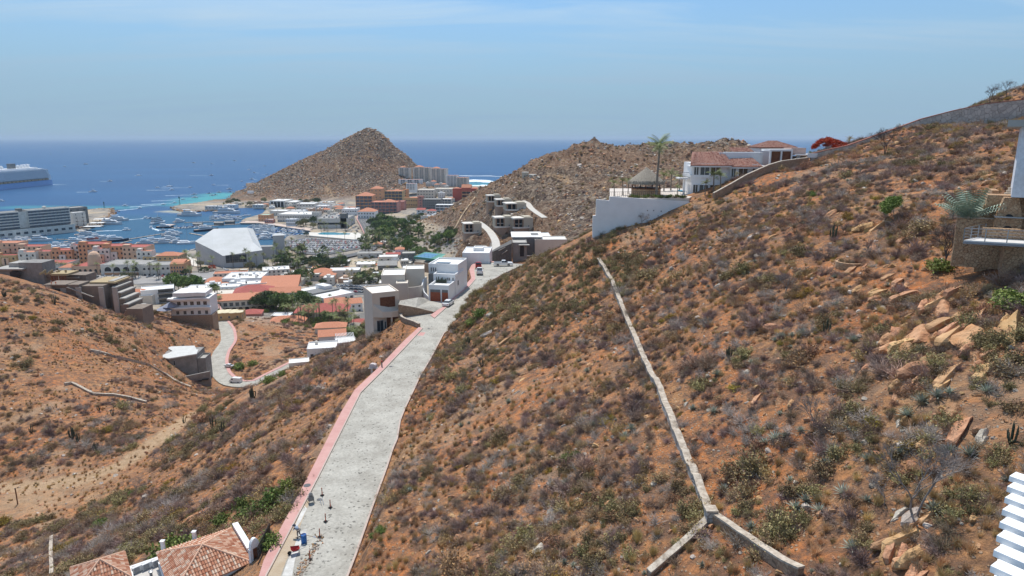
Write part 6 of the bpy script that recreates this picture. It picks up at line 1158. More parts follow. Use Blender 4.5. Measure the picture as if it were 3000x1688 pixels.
b = MB(); b.prism([(4,-20),(4,20),(16,20),(16,-20)], 15.0, 27); b.obj('stern_block', M_SHIPW, sh); b = MB(); b.add([(4,-20.3,27),(14,-20.3,27),(26,-20.3,46),(22,-20.3,46),(4,20.3,27),(14,20.3,27),(26,20.3,46),(22,20.3,46)], [(0,1,2,3),(7,6,5,4),(0,3,7,4),(1,5,6,2),(3,2,6,7),(0,4,5,1)]); b.obj('stern_fin', M_SHIPW, sh)
b = MB(); b.prism(hullpoly(30, LS-70, 19), 46.01, 49); b.prism(hullpoly(50, LS-90, 15), 49.01, 53); b.obj('pool_deck', M_SHIPW, sh)
b = MB(); b.prism([(128,-6),(128,6),(150,6),(146,-6)], 53.01, 66); b.obj('funnel', M_GREY, sh)
for x in (60, 74, 88, 102, 116, 168): b = MB(); b.lathe([(1,0),(4,2),(4.6,5),(3.2,8),(.2,9.4)], 12, (x, -6, 52)); b.obj('radar_dome', M_SHIPW, sh)
b = MB(); [b.tube([(40+k*5, -12, 49), (46+k*5, -12, 60+3*math.sin(k))], .7, 5) for k in range(7)]; b.tube([(40,-12,60),(76,-12,61)], .7, 5); b.obj('slide_frame', M_SHIPW, sh)
lb_ = MB(); lb_.box(-5.5,5.5,-2,2,0,2.6); lb_.prism([(-6.5,0),(-5.5,-2),(5.5,-2),(6.5,0),(5.5,2),(-5.5,2)], -1.2, -.01); lbm = lb_.mesh('lifeboat', M_LIFE)
for s_ in (-1, 1):
    for k in range(14): link('lifeboat', lbm, sh, (24+k*16, s_*19.5, 17.4))
# ------------------------------------------------------------ boats
M_GEL = mat('white_gelcoat', (.78,.79,.80), .35); M_NAVY = mat('navy_hull', (.03,.04,.07), .35); M_BROWNH = mat('brown_hull', (.14,.08,.05), .7); M_TEAK = mat('teak_deck', (.42,.30,.20), .7); M_BLUEC = mat('blue_canvas', (.05,.13,.35), .8); M_REDH = mat('red_trim', (.40,.07,.05), .5)
def hull(L, B, fb, m=0):
    b = MB(); st = [(-.5,.82,.0),(-.2,.98,.02),(.1,1,.08),(.3,.78,.2),(.43,.4,.32),(.5,.03,.42)]; V = []
    for t, w_, r in st: x = t*L; wv = w_*B/2; top = fb*(1+r); V += [(x, -wv*.72, -.3), (x, -wv, top), (x, wv, top), (x, wv*.72, -.3)]
    F = [(0,1,2,3)]
    for i in range(len(st)-1):
        for k in range(4): F.append((i*4+k, i*4+(k+1) % 4, (i+1)*4+(k+1) % 4, (i+1)*4+k))
    b.add(V, [f[::-1] for f in F], m); return b
def cab(b, x0, x1, w0, w1, z0, z1, rk=.5, rk2=.1, m=0):
    b.add([(x0,-w0,z0),(x1,-w0*.8,z0),(x1,w0*.8,z0),(x0,w0,z0),(x0+rk2,-w1,z1),(x1-rk,-w1*.75,z1),(x1-rk,w1*.75,z1),(x0+rk2,w1,z1)], [(3,2,1,0),(4,5,6,7),(0,1,5,4),(1,2,6,5),(2,3,7,6),(3,0,4,7)], m)
TPL = {}
def boat_meshes(kind):
    if kind in TPL: return TPL[kind]
    out = []
    if kind in ('yacht', 'navy_yacht', 'red_yacht'):
        L, B = 24, 6; out.append(('hull', hull(L, B, 2.0).mesh('hull', M_NAVY if kind == 'navy_yacht' else M_GEL)))
        b = MB(); b.box(-11.5, 6, -2.4, 2.4, 1.95, 2.05); out.append(('deck', b.mesh('deck', M_TEAK)))
        b = MB(); cab(b, -7, 7.5, 2.5, 2.2, 2.06, 3.0, .8); cab(b, -7, 6.5, 2.3, 2.1, 3.6, 4.2, 1); out.append(('cabin', b.mesh('cabin', M_REDH if kind == 'red_yacht' else M_GEL)))
        b = MB(); cab(b, -6.6, 6.6, 2.28, 2.2, 3.01, 3.59, .4); out.append(('window', b.mesh('window', M_GLASS)))
        b = MB(); cab(b, -5, 3, 2.0, 1.6, 4.21, 5.0, 1.6); b.box(-6.5, 1, -1.8, 1.8, 6.3, 6.45); b.box(-5, -4.6, -1.7, 1.7, 4.9, 6.29); b.tube([(-4,0,6.4),(-4.6,0,8.2)], .12, 5); out.append(('flybridge', b.mesh('flybridge', M_GEL)))
    elif kind == 'fisher':
        L, B = 12, 4; out.append(('hull', hull(L, B, 1.3).mesh('hull', M_GEL))); b = MB(); cab(b, -2, 3.6, 1.6, 1.4, 1.3, 2.0, .8); cab(b, -2.2, 2.4, 1.5, 1.4, 2.5, 2.75, .3); out.append(('cabin', b.mesh('cabin', M_GEL)))
        b = MB(); cab(b, -1.8, 2.9, 1.45, 1.4, 2.01, 2.49, .5); out.append(('window', b.mesh('window', M_GLASS))); b = MB(); b.box(-5.4, -2.2, -1.5, 1.5, 1.22, 1.3); out.append(('deck', b.mesh('deck', M_TEAK)))
        b = MB(); [b.tube([(x, y, 2.7), (x*.6, y*.6, 4.6)], .07, 4) for x in (-1.5, 1.5) for y in (-1.2, 1.2)]; b.box(-1.1, 1.3, -.9, .9, 4.6, 4.72); b.tube([(-1,1.2,2.6),(-4,3,7)], .04, 4); b.tube([(-1,-1.2,2.6),(-4,-3,7)], .04, 4); out.append(('tower', b.mesh('tower', M_METAL)))
    elif kind in ('small', 'canopy'):
        L, B = 7.5, 2.5; out.append(('hull', hull(L, B, .8).mesh('hull', M_GEL))); b = MB(); cab(b, -.6, 1.6, .8, .7, .8, 1.6, .5); out.append(('console', b.mesh('console', M_GEL if kind == 'small' else M_GLASS)))
        b = MB(); b.box(-2.2, 1.2, -1.1, 1.1, 2.2, 2.3); [b.tube([(x, y, .8), (x, y, 2.2)], .05, 4) for x in (-2, 1) for y in (-1, 1)]; out.append(('canopy', b.mesh('canopy', M_GEL if kind == 'small' else M_BLUEC)))
    elif kind == 'sail':
        L, B = 13, 3.8; out.append(('hull', hull(L, B, 1.1).mesh('hull', M_GEL))); b = MB(); cab(b, -2.5, 3, 1.3, 1.1, 1.1, 1.7, .6); out.append(('cabin', b.mesh('cabin', M_GEL)))
        b = MB(); b.tube([(1,0,1.5),(1,0,18)], [.14,.07], 5); b.tube([(-4.6,0,2.6),(1,0,2.7)], .1, 5); b.tube([(1,-1,10),(1,1,10)], .05, 4); out.append(('mast', b.mesh('mast', M_METAL))); b = MB(); b.tube([(-4.5,0,2.9),(.8,0,3.0)], .22, 6); out.append(('furled_sail', b.mesh('furled_sail', M_BLUEC)))
    elif kind == 'catamaran':
        b = MB()
        for s_ in (-1, 1): h_ = hull(15, 1.8, 1.4); b.add([(x, y+s_*3.0, z) for x, y, z in h_.v], h_.f)
        b.box(-7, 3, -3.6, 3.6, 1.2, 1.5); out.append(('hull', b.mesh('hull', M_GEL))); b = MB(); cab(b, -5, 2.5, 2.8, 2.2, 1.5, 2.7, 1.2); out.append(('cabin', b.mesh('cabin', M_GEL))); b = MB(); b.tube([(1,0,2.5),(1,0,20)], [.16,.08], 5); b.tube([(-5.5,0,3.6),(1,0,3.8)], .14, 5); out.append(('mast', b.mesh('mast', M_METAL)))
    elif kind == 'ferry':
        out.append(('hull', hull(30, 9, 2.2).mesh('hull', M_GEL))); b = MB(); [cab(b, -12+k, 8-k*2, 4-k*.3, 3.9-k*.3, 2.3+k*2.6, 4.0+k*2.6, .6) for k in range(3)]; out.append(('deck_house', b.mesh('deck_house', M_GEL))); b = MB(); [cab(b, -11.6+k, 7.4-k*2, 3.8-k*.3, 3.7-k*.3, 4.01+k*2.6, 4.89+k*2.6, .4) for k in range(3)]; out.append(('window', b.mesh('window', M_GLASS))); b = MB(); b.tube([(0,0,9),(0,0,17)], [.5,.2], 6); out.append(('mast', b.mesh('mast', M_GEL)))
    elif kind == 'pirate':
        out.append(('hull', hull(34, 8, 3.4).mesh('hull', M_BROWNH))); b = MB(); b.box(-16, -9, -3.2, 3.2, 3.3, 6.2); b.box(9, 13, -2, 2, 4, 5.4); out.append(('deck_house', b.mesh('deck_house', M_BROWNH))); b = MB(); [b.tube([(x,0,3),(x,0,h_)], [.3,.12], 6) for x, h_ in ((-8,18),(1,23),(9,19))]; [b.tube([(x,-w_,z),(x,w_,z)], .14, 5) for x, z, w_ in ((-8,12,4),(1,11,5),(1,17,4),(9,12,4))]; b.tube([(15,0,4.5),(23,0,8)], .2, 5); out.append(('mast', b.mesh('mast', M_BROWNH)))
    TPL[kind] = out; return out
BL = {'yacht': 24, 'navy_yacht': 24, 'red_yacht': 24, 'fisher': 12, 'small': 7.5, 'canopy': 7.5, 'sail': 13, 'catamaran': 15, 'ferry': 30, 'pirate': 34}
def boat(kind, px, py, label, L=None, rz=None, group=None, name='boat'):
    p = P(px, py, z=0); o = thing(name, label, 'boat', (p[0], p[1], .05), rz if rz is not None else _u.uniform(-3.14, 3.14), group)
    if L: o.scale = (L/BL[kind],)*3
    for nm, me in boat_meshes(kind): link(nm, me, o)
    return o
for a in (('yacht',322,658,'long white motor yacht moored bow-out at the end of the hotel pier',38,.1),('yacht',344,647,'second white motor yacht, behind the long one at the hotel pier',36,.15),('pirate',246,672,'dark brown three-masted tour ship beside the hotel quay',36,1.2),('yacht',252,690,'white yacht with tall flybridge in front of the dark tour ship',28,.5),
    ('yacht',247,707,'white yacht lying inside the red-trimmed one',27,.4),('yacht',222,712,'white yacht with tender at the left of the big yacht row',27,.35),('red_yacht',272,706,'white-hulled boat with a red deck house in the big yacht row',24,.6),('navy_yacht',288,701,'dark-windowed navy and white yacht beside the red deck house',26,.6),('yacht',310,704,'tall white yacht between the navy yacht and the big black one',26,.5),('navy_yacht',338,708,'long black-hulled yacht at the right end of the yacht row',32,.55),
    ('yacht',118,707,'white three-deck yacht on its own above the orange blocks',30,.3),('yacht',205,676,'white sport yacht along the hotel quay, near the dark tour ship',24,.15),('fisher',186,680,'white sport fishing boat along the hotel quay',16,.15),('yacht',427,713,'white yacht at the left end of the right-hand yacht row',22,.5),('yacht',450,710,'white yacht second in the right-hand yacht row',26,.5),('yacht',483,713,'white yacht in the middle of the right-hand yacht row',26,.5),('yacht',499,704,'white yacht behind the catamaran in the right-hand row',24,.4),
    ('catamaran',546,714,'white sailing catamaran with a tall mast at the end of the right-hand row',22,.3),('yacht',520,713,'low white yacht between its neighbour and the catamaran',20,.4),('yacht',508,686,'white yacht at the back of the right-hand yacht row, left of its twin',24,.3),('yacht',500,692,'white yacht at the back of the right-hand row, in front of its twin',24,.3),('ferry',464,655,'white three-deck tour ferry with a mast at the end of the middle pier',30,1.3),('navy_yacht',484,668,'grey-hulled work boat below the tour ferry',26,.05),
    ('yacht',525,652,'white yacht moored behind the floating pink dock',24,1.2),('yacht',556,633,'large white motor yacht anchored below the sand spit',42,.05),('yacht',665,626,'largest white superyacht, moored in the inner harbour under the spit',50,-.05),('navy_yacht',604,677,'dark-hulled yacht with white decks left of the concert hall roof',34,.6),('sail',722,633,'white sailing boat with tall mast in the inner harbour',16,.4),('sail',716,655,'sailing boat with tall mast beside the promenade quay',15,.2)):
    k, px, py, lb, L, rz = a; boat(k, px, py, lb, L, rz, name='yacht' if 'yacht' in k else 'sailing_boat' if k in ('sail','catamaran') else 'tour_ship' if k in ('ferry','pirate') else 'fishing_boat')
def cluster(n, x0, x1, y0, y1, kinds, label, group, Ls=(9,14), rz=.4, rows=3, skew=0, names='small_boat'):
    for k in range(n):
        r = k % rows; t = (k//rows+.5)/math.ceil(n/rows); px = x0+(x1-x0)*t+_u.uniform(-1.5, 1.5); py = y0+(y1-y0)*(r+.5)/rows+skew*(t-.5)+_u.uniform(-1, 1)
        boat(_u.choice(kinds), px, py, label, _u.uniform(*Ls), rz+_u.choice((0, math.pi))+_u.uniform(-.12, .12), group, names)
cluster(15, 3, 82, 696, 711, ('fisher','small','yacht','sail'), 'small white boat moored in the basin under the modern hotel', 'small boats under the modern hotel', (10,17), .5)
cluster(9, 98, 165, 686, 691, ('fisher','small','fisher'), 'white boat in the single row along the hotel quay wall', 'row of boats along the hotel quay wall', (9,14), 1.3, 1, -5)
cluster(14, 140, 205, 718, 732, ('fisher','small','yacht'), 'small white boat moored just behind the orange resort roofs', 'boats behind the orange resort', (10,16), .4)
cluster(7, 514, 580, 666, 670, ('fisher','canopy','small'), 'small white boat tied along the middle pier', 'boats along the middle pier', (10,13), 1.4, 1, -3)
cluster(24, 620, 702, 633, 646, ('fisher','sail','canopy','small','fisher'), 'small boat in the crowded row behind the middle pier', 'crowded row behind the middle pier', (10,15), .3)
cluster(42, 728, 806, 662, 705, ('fisher','canopy','small','yacht','fisher'), 'boat in the packed marina rows behind the concert hall', 'packed marina rows behind the concert hall', (10,16), .25, 6)
cluster(30, 806, 892, 672, 698, ('canopy','canopy','small','fisher'), 'small boat with canvas in the marina corner near the swimming pool', 'boats in the marina corner near the pool', (9,12), .25, 4, 4)
MOV = [(366,604,'small',12,3.1,0),(409,611,'small',10,1.2,2),(479,600,'small',10,.9,3),(512,595,'small',10,.7,3),(536,585,'small',10,.7,3),(569,571,'fisher',14,.5,3),(571,580,'fisher',15,.1,0),(429,640,'small',11,.9,3),(440,641,'canopy',11,.9,0),(372,675,'small',12,.3,2),(443,669,'small',11,2.4,2),(478,677,'fisher',11,.2,0),(323,532,'fisher',18,-.2,2),(273,563,'fisher',20,.2,2),(407,515,'catamaran',18,.1,1),(252,482,'yacht',26,.1,1),(497,547,'catamaran',17,.2,1),(504,557,'small',13,.2,3),(557,550,'small',12,.2,4),(461,551,'small',12,3.1,1),(567,478,'yacht',24,3.1,1),
       (619,515,'fisher',18,-.1,4),(620,480,'small',14,3.1,1),(687,472,'yacht',22,3.1,1),(775,487,'small',15,.1,4),(730,498,'catamaran',17,.2,0),(745,507,'fisher',14,3.1,1),(782,512,'small',12,.1,1),(768,522,'small',12,.1,0),(738,526,'fisher',16,3.0,1),(708,532,'small',10,.4,0),(741,536,'small',12,.1,1),(718,549,'canopy',14,.1,0),(626,543,'small',12,3.3,2),(672,555,'fisher',14,.3,0),(674,563,'canopy',11,.2,0),(642,565,'fisher',13,.1,0),(612,568,'canopy',13,.1,0),(622,574,'fisher',13,.1,0),(630,572,'canopy',12,.2,0),(190,488,'small',14,.2,0),(148,452,'small',16,.1,0),(292,449,'small',16,.1,0),(184,446,'small',16,.1,1),(5,590,'small',14,.1,1)]
wk = MB()
for i, (px, py, k, L, rz, wkl) in enumerate(MOV):
    p = P(px, py, z=0); where = 'near the harbour mouth' if py > 590 else 'off the turquoise cove' if (px > 600 and py > 540) else 'under the mountain slope' if px > 700 else 'out in the open bay'
    boat(k, px, py, ('small white boat ' if k != 'yacht' else 'white yacht ')+('trailing a white wake ' if wkl else 'without a wake ')+where, L, rz, 'boats '+where, 'boat')
    if wkl:
        wl_ = wkl*22; d = Vector((math.cos(rz), math.sin(rz))); n_ = Vector((-d.y, d.x)); a0 = Vector(p[:2])+d*L*.2; wd = 1.6
        V1 = [(*(a0-d*wl_*t+n_*(wd*(1+t*2.2)+.8*math.sin(t*21))), .12) for t in np.linspace(0, 1, 16)]; V2 = [(*(a0-d*wl_*t-n_*(wd*(1+t*1.2)*(1-t*.7)+.4*math.sin(t*17))), .12) for t in np.linspace(0, 1, 16)]; wk.ribbon(V1, V2, .12)
a0 = P(137,541,z=0); wk.ribbon([(a0[0]+t*60, a0[1]+2-t*3, .12) for t in np.linspace(0, 1, 8)], [(a0[0]+t*60, a0[1]-9*(1-t)-3, .12) for t in np.linspace(0, 1, 8)], .12)
wk.obj('wake_foam', mat('wake_foam', (.72,.80,.85), .7, (.35,.50,.62), .2, det=8), kind='stuff')
# ------------------------------------------------------------ docks
M_DOCK = mat('dock_planks', (.46,.40,.34), .85, (.38,.33,.28), 1)
def dock(label, x0, y0, x1, y1, w_=2.4, piles=8, hp_=2.2, name='dock'):
    A, B = P(x0, y0, z=.7), P(x1, y1, z=.7); loc, rz, L = frame(A, B, 0); o = thing(name, label, 'dock', loc, rz); b = MB(); b.box(0, L, -w_/2, w_/2, .3, .75); b.obj('deck', M_DOCK, o)
    pm = MB(); pm.lathe([(.22,-1),(.22,hp_),(.05,hp_+.2)], 6); pm = pm.mesh('pile', M_GREY)
    for k in range(piles): link('pile', pm, o, (L*(k+.5)/piles, (w_/2+.25)*(1 if k % 2 else -1), 0))
for a in (('long floating dock joining the two big yacht rows',357,704,480,684,3,14),('dock finger in front of the black yacht',340,716,386,704,2.4,6),('dock finger left of the right-hand yacht row',384,718,442,703,2.4,7),('dock finger left of the big yacht row',165,701,228,702,2.2,6),('short dock beside the dark-hulled yacht',556,683,606,692,3,5),('middle pier along its whole front edge',502,668,702,656,4,18),('back pier with a row of dark piles',540,652,702,647,3,20),
          ('near-shore dock by the trees left of the hall',514,745,572,729,3,7),('first dock finger behind the concert hall',735,671,805,664,2,6),('second dock finger behind the concert hall',735,681,806,674,2,6),('third dock finger behind the concert hall',740,692,808,684,2,6),('fourth dock finger behind the concert hall',745,703,812,695,2,6),('dock finger in the marina corner by the promenade',812,672,890,682,2,6),('dock finger in the marina corner by the pool wall',812,684,880,692,2,6)): dock(*a)
b = MB(); o = thing('floating_dock', 'square pinkish floating dock between the ferry and the yacht', 'dock', P(490,660,z=.6)); b.box(-9, 9, -7, 9, -.3, .5); b.obj('deck', M_PROM, o)
for lb, px, py in (('long grey hut with pitched roof on the middle pier, left one',578,662),('dark-roofed hut on the middle pier, right one',672,655),('pale hut in the middle of the middle pier',640,659)):
    bld(lb, 'hut', px-13, px+13, py, py-6, .9, 6, .05, M_GREY, M_GROOF, 'gable', name='pier_hut', found=1)
for lb, px, py, hh in (('thin navigation mast on the tip of the hotel breakwater',306,611,14),('green lattice navigation mast on the sand spit',527,602,20)):
    o = thing('navigation_mast', lb, 'mast', P(px, py, z=2.5)); b = MB(); [b.tube([(x, y, 0), (0, 0, hh)], .15, 4) for x in (-1,1) for y in (-1,1)]; b.obj('lattice', mat('mast_green', (.06,.12,.09), .7), o); b = MB(); b.box(-1.2,1.2,-.1,.1,hh*.7,hh*.85); b.obj('day_mark', mat('mast_green', (.06,.12,.09), .7), o)
# ------------------------------------------------------------ vehicles
PAINT = {n: mat('paint_'+n, c, .3, tuple(x*.95 for x in c), 1, spec=.5) for n, c in (('white', (.75,.75,.74)), ('silver', (.42,.43,.44)), ('grey', (.16,.165,.17)), ('black', (.025,.025,.03)), ('blue', (.04,.09,.25)), ('red', (.38,.03,.03)), ('beige', (.45,.40,.32)))}
M_LAMP = mat('lamp_glass', (.7,.7,.68), .2); M_TAIL = mat('tail_lamp', (.4,.02,.02), .3); M_PLATE = mat('number_plate', (.65,.65,.6), .5)
def loft(b, prof, w0, w1=None, m=0):
    """side outline (y, z) drawn out across the width, narrowing with height towards w1"""
    w1 = w1 or w0; z0 = min(p[1] for p in prof); z1 = max(p[1] for p in prof); n = len(prof); wf = lambda z: w0+(w1-w0)*(z-z0)/(z1-z0)
    V = [(-wf(z), y, z) for y, z in prof]+[(wf(z), y, z) for y, z in prof]; b.add(V, [tuple(range(n)), tuple(range(2*n-1, n-1, -1))]+[(i, i+n, (i+1) % n+n, (i+1) % n) for i in range(n)], m)
def bodyprof(L, hood, wh, zs=.28, zb=.92, cab_=(-1.2, 1.3)):
    """lower body outline with wheel arches"""
    pts = [(-L/2, zs+.1), (-L/2+.1, zs)]
    for wy in (-wh, wh):
        pts += [(wy+.38*math.cos(a), zs+.38*math.sin(a)+.02) for a in np.linspace(math.pi, 0, 7)]
    pts += [(L/2-.1, zs), (L/2, zs+.12), (L/2, hood-.08), (L/2-.18, hood), (cab_[1]+.35, hood+.06), (cab_[0]-.3, zb), (-L/2+.1, zb-.02), (-L/2, zb-.15)]; return pts
def wheel_mesh(r=.33):
    b = MB(); b.lathe([(r*.55,-.1),(r*.97,-.1),(r,-.07),(r,.07),(r*.97,.1),(r*.55,.1)], 16); b.v = [(z, x, y) for x, y, z in b.v]; b.f = [f[::-1] for f in b.f]; t = b.mesh('wheel', M_RUBBER); b = MB(); b.lathe([(r*.56,-.105),(r*.56,.105),(r*.15,.115)], 12); b.v = [(z, x, y) for x, y, z in b.v]; return t, b.mesh('rim', M_METAL)
WT, WR = wheel_mesh(); WT2, WR2 = wheel_mesh(.39)
def wheels(o, ys, xw, r=.33, big=False):
    for y in ys:
        for s_ in (-1, 1): w_ = link('wheel', WT2 if big else WT, o, (s_*xw, y, r)); link('rim', WR2 if big else WR, w_)
def sedan(label, loc, rz, col='white', name='car', group=None, suv=False):
    o = thing(name, label, 'car', loc, rz, group); p = PAINT[col]; L = 4.6; b = MB(); loft(b, bodyprof(L, .86, 1.38, .3, .98), .88, .84); b.obj('body', p, o)
    zt = 1.75 if suv else 1.42; b = MB(); loft(b, [(-1.75,.96),(1.45,.93),(.65,zt-.06),(-.95 if not suv else -1.8,zt-.06)], .80, .62); b.obj('windows', M_GLASS, o)
    b = MB(); loft(b, [(.68,zt-.055),(-.98 if not suv else -1.8,zt-.055),(-.9,zt),(.55,zt)], .64, .58); b.obj('roof', p, o); b = MB(); [b.box(s_*.70-.03, s_*.70+.03, -.2, -.08, .95, zt-.06) for s_ in (-1, 1)]; b.obj('door_pillar', p, o)
    wheels(o, (-1.38, 1.38), .80)
    for s_ in (-1, 1): b = MB(); b.box(s_*.62-.17, s_*.62+.17, -L/2-.02, -L/2+.1, .68, .84); b.obj('tail_light', M_TAIL, o); b = MB(); b.box(s_*.62-.17, s_*.62+.17, L/2-.1, L/2+.015, .62, .76); b.obj('headlight', M_LAMP, o); b = MB(); b.box(s_*.98-.09, s_*.98+.09, .9, 1.02, .95, 1.07); b.obj('mirror', p, o)
    b = MB(); b.box(-.25,.25,-L/2-.03,-L/2+.05,.46,.60); b.obj('number_plate', M_PLATE, o); return o
def pickup(label, loc, rz, col='white', load=None, L=5.9):
    o = thing('pickup_truck', label, 'pickup', loc, rz); p = PAINT[col]; b = MB(); h_ = L/2; zs = .5; pts = [(-h_, zs+.05)]
    for wy in (-1.75, 1.8): pts += [(wy+.46*math.cos(a), zs+.44*math.sin(a)) for a in np.linspace(math.pi, 0, 7)]
    pts += [(h_, zs), (h_, 1.15), (h_-.3, 1.22), (1.25, 1.3), (-.55, 1.3), (-.55, 1.0), (-h_, 1.0)]; loft(b, pts, .96, .94); b.obj('body', p, o)
    b = MB()
    for s_ in (-1, 1): b.box(s_*.9-.05, s_*.9+.05, -h_, -.6, 1.003, 1.38)
    b.box(-.84, .84, -h_, -h_+.08, 1.003, 1.38); b.box(-.84, .84, -.68, -.6, 1.003, 1.38); b.obj('bed', p, o); b = MB(); b.box(-.84, .84, -h_+.09, -.69, 1.004, 1.02); b.obj('bed_floor', M_BLACK, o)
    b = MB(); loft(b, [(-.55,1.3),(1.5,1.3),(.75,1.85),(-.45,1.85)], .88, .70); b.obj('windows', M_GLASS, o); b = MB(); loft(b, [(-.48,1.855),(.78,1.855),(.65,1.93),(-.4,1.93)], .72, .66); b.obj('cab_roof', p, o); b = MB(); [b.box(s_*.80-.03, s_*.80+.03, y, y+.1, 1.3, 1.86) for s_ in (-1, 1) for y in (-.5, .25)]; b.obj('door_pillar', p, o)
    wheels(o, (-1.75, 1.8), .86, .39, True)
    for s_ in (-1, 1): b = MB(); b.box(s_*.8-.09, s_*.8+.09, -h_-.02, -h_+.1, .95, 1.3); b.obj('tail_light', M_TAIL, o); b = MB(); b.box(s_*.7-.18, s_*.7+.18, h_-.1, h_+.02, .9, 1.1); b.obj('headlight', M_LAMP, o); b = MB(); b.box(s_*1.08-.1, s_*1.08+.1, .95, 1.08, 1.3, 1.5); b.obj('mirror', M_BLACK, o)
    b = MB(); b.box(-.92,.92,-h_-.16,-h_-.01,.5,.68); b.box(-.95,.95,h_+.005,h_+.14,.48,.72); b.obj('bumper', M_METAL, o)
    if load: b = MB(); b.box(-.7,.7,-h_+.5,-h_+2.0,1.03,1.5); b.obj('tool_box', M_BLACK, o)
    return o
q = P(1311,900,z=94); sedan('white sedan parked on the road in front of the red garage doors', (q[0], q[1]+2, 94.005), R(-14), 'white')
q = P(1474,781,z=94); pickup('white pickup parked sideways at the end of the road by the unfinished house', (q[0], q[1]+1, 94.005), R(-88), 'white', L=6.1)
q = P(1401,788,z=94); pickup('red pickup parked at the kerb in front of the white pickup', (q[0], q[1]+1.5, 94.005), R(4), 'red')
q = P(1405,803,z=94); pickup('white pickup with an open dark bed parked behind the red one', (q[0], q[1]+.5, 94.005), R(3), 'white')
def onroad(px, py, z): q = P(px, py, z=z); return (q[0], q[1], z+.06)
sedan('red car parked beside the grey concrete house on the valley road', onroad(603,1056,30.2), R(20), 'red', suv=True); sedan('white car parked by the kerb across from the red car', onroad(671,1075,31), R(70), 'white')
o = thing('van', 'white panel van turning on the hairpin of the valley road', 'van', onroad(691,1121,32.6), R(80)); b = MB(); pts = [(-2.6,.35)]+[(wy+.4*math.cos(a), .35+.38*math.sin(a)) for wy in (-1.6,1.6) for a in np.linspace(math.pi, 0, 7)]+[(2.6,.4),(2.6,1.1),(2.0,1.35),(1.4,2.2),(1.1,2.3),(-2.55,2.3),(-2.6,2.1)]; loft(b, pts, .98, .92); b.obj('body', PAINT['white'], o)
b = MB(); loft(b, [(2.03,1.38),(1.45,2.12),(1.35,2.12),(1.9,1.38)], .95, .93); b.box(-.985,.985,.7,1.4,1.4,1.95); b.obj('windows', M_GLASS, o); wheels(o, (-1.6,1.6), .87, .36); b = MB(); b.box(-.9,.9,2.6,2.7,.35,.6); b.obj('bumper', M_BLACK, o)
# small cars seen from far away: one mesh each
def tiny(col):
    b = MB(); loft(b, [(-2.2,.3),(2.2,.3),(2.25,.75),(1.2,.9),(-1.9,.95),(-2.25,.8)], .88, .84, 0); loft(b, [(-1.7,.94),(1.1,.9),(.5,1.4),(-1.2,1.42)], .78, .62, 1); loft(b, [(.52,1.405),(-1.22,1.425),(-1.1,1.47),(.4,1.46)], .62, .58, 0)
    for y in (-1.35, 1.35):
        for s_ in (-1, 1): b.box(s_*.8-.1, s_*.8+.1, y-.32, y+.32, 0, .5, m=2)
    return b.mesh('parked_car', [PAINT[col], M_GLASS, M_RUBBER])
TINY = {c: tiny(c) for c in PAINT}
CW = ['white']*8+['silver']*5+['grey']*4+['black']*4+['blue']*2+['red']*2+['beige']
CNAME = {'white': 'white', 'silver': 'silver', 'grey': 'dark grey', 'black': 'black', 'blue': 'blue', 'red': 'red', 'beige': 'beige'}
def tcar(x, y, z, rz, where, grp, col=None):
    c = col or _u.choice(CW); link('parked_car', TINY[c], None, (x, y, z), rz, CNAME[c]+' car '+where, 'car', grp, 'thing')
# the packed lot: slanted rows
lotp = [P(x, y, z=4.35)[:2] for x, y in ((842,706),(905,699),(1060,708),(1058,726),(945,746),(872,740),(842,722))]
c0 = Vector(lotp[0]); cand = []
for r in range(16):
    for k in range(60):
        x = -318+k*2.6; y = 772+(r//2)*16.5+(r % 2)*5.4
        u, v = x+320, y-772; xx = -325+u*math.cos(.06)-v*math.sin(-.02)+(_u.random()-.5)*.3; yy = y+u*math.sin(.06)*-1.2
        cand.append((xx, yy))
ca_ = np.array(cand); sd_ = sdpoly(lotp, ca_[:, 0], ca_[:, 1]); ins = [c for c, s in zip(cand, sd_) if s < -2.5 and _u.random() < .96]
ins.sort(key=lambda c: c[1]); stuffcars = ins[185:]
for x, y in ins[:185]: tcar(x, y, 4.37, .25+_u.choice((0, math.pi)), 'in the packed parking lot beyond the palms', 'cars in the packed parking lot')
b = MB(); cmap = {c: i for i, c in enumerate(PAINT)}
tb = {}
for x, y in stuffcars:
    c = _u.choice(CW); me = TINY[c]; ca2, sa2 = math.cos(.25), math.sin(.25); o_ = len(b.v)
    b.add([(x+v.co.x*ca2-v.co.y*sa2, y+v.co.x*sa2+v.co.y*ca2, 4.37+v.co.z) for v in me.vertices], [tuple(p.vertices) for p in me.polygons])
    b.m[-len(me.polygons):] = [cmap[c] if p.material_index == 0 else (len(cmap) if p.material_index == 1 else len(cmap)+1) for p in me.polygons]
stuffcars and b.obj('parked_cars_beyond', list(PAINT.values())+[M_GLASS, M_RUBBER], kind='stuff')
for k in range(26): q = P(275+k*11.2, 822-k*.65-(k % 2)*9, z=8.2); tcar(q[0], q[1], 8.24, .3+_u.choice((0, 3.14)), 'in the street parking in front of the orange resort', 'cars in front of the orange resort')
for k in range(9): q = P(655+k*4+(k % 3)*2, 790+k*2.4, z=8.2); tcar(q[0], q[1], 8.4, .8, 'on the street below the faceted hall', 'cars on the street below the hall')
for x, y, c, rz in ((1065,651,'white',.0),(1067,657,'white',0),(1069,662,'white',0),(1068,667,'white',0),(1070,672,'white',0),(1058,647,'silver',.1),(1077,655,'silver',3.1),(1079,660,'grey',3.1)): q = P(x, y, z=7.2); tcar(q[0], q[1], gz(q[0], q[1])+.45, .15+rz, 'driving on the curving avenue', 'cars on the avenue', c)
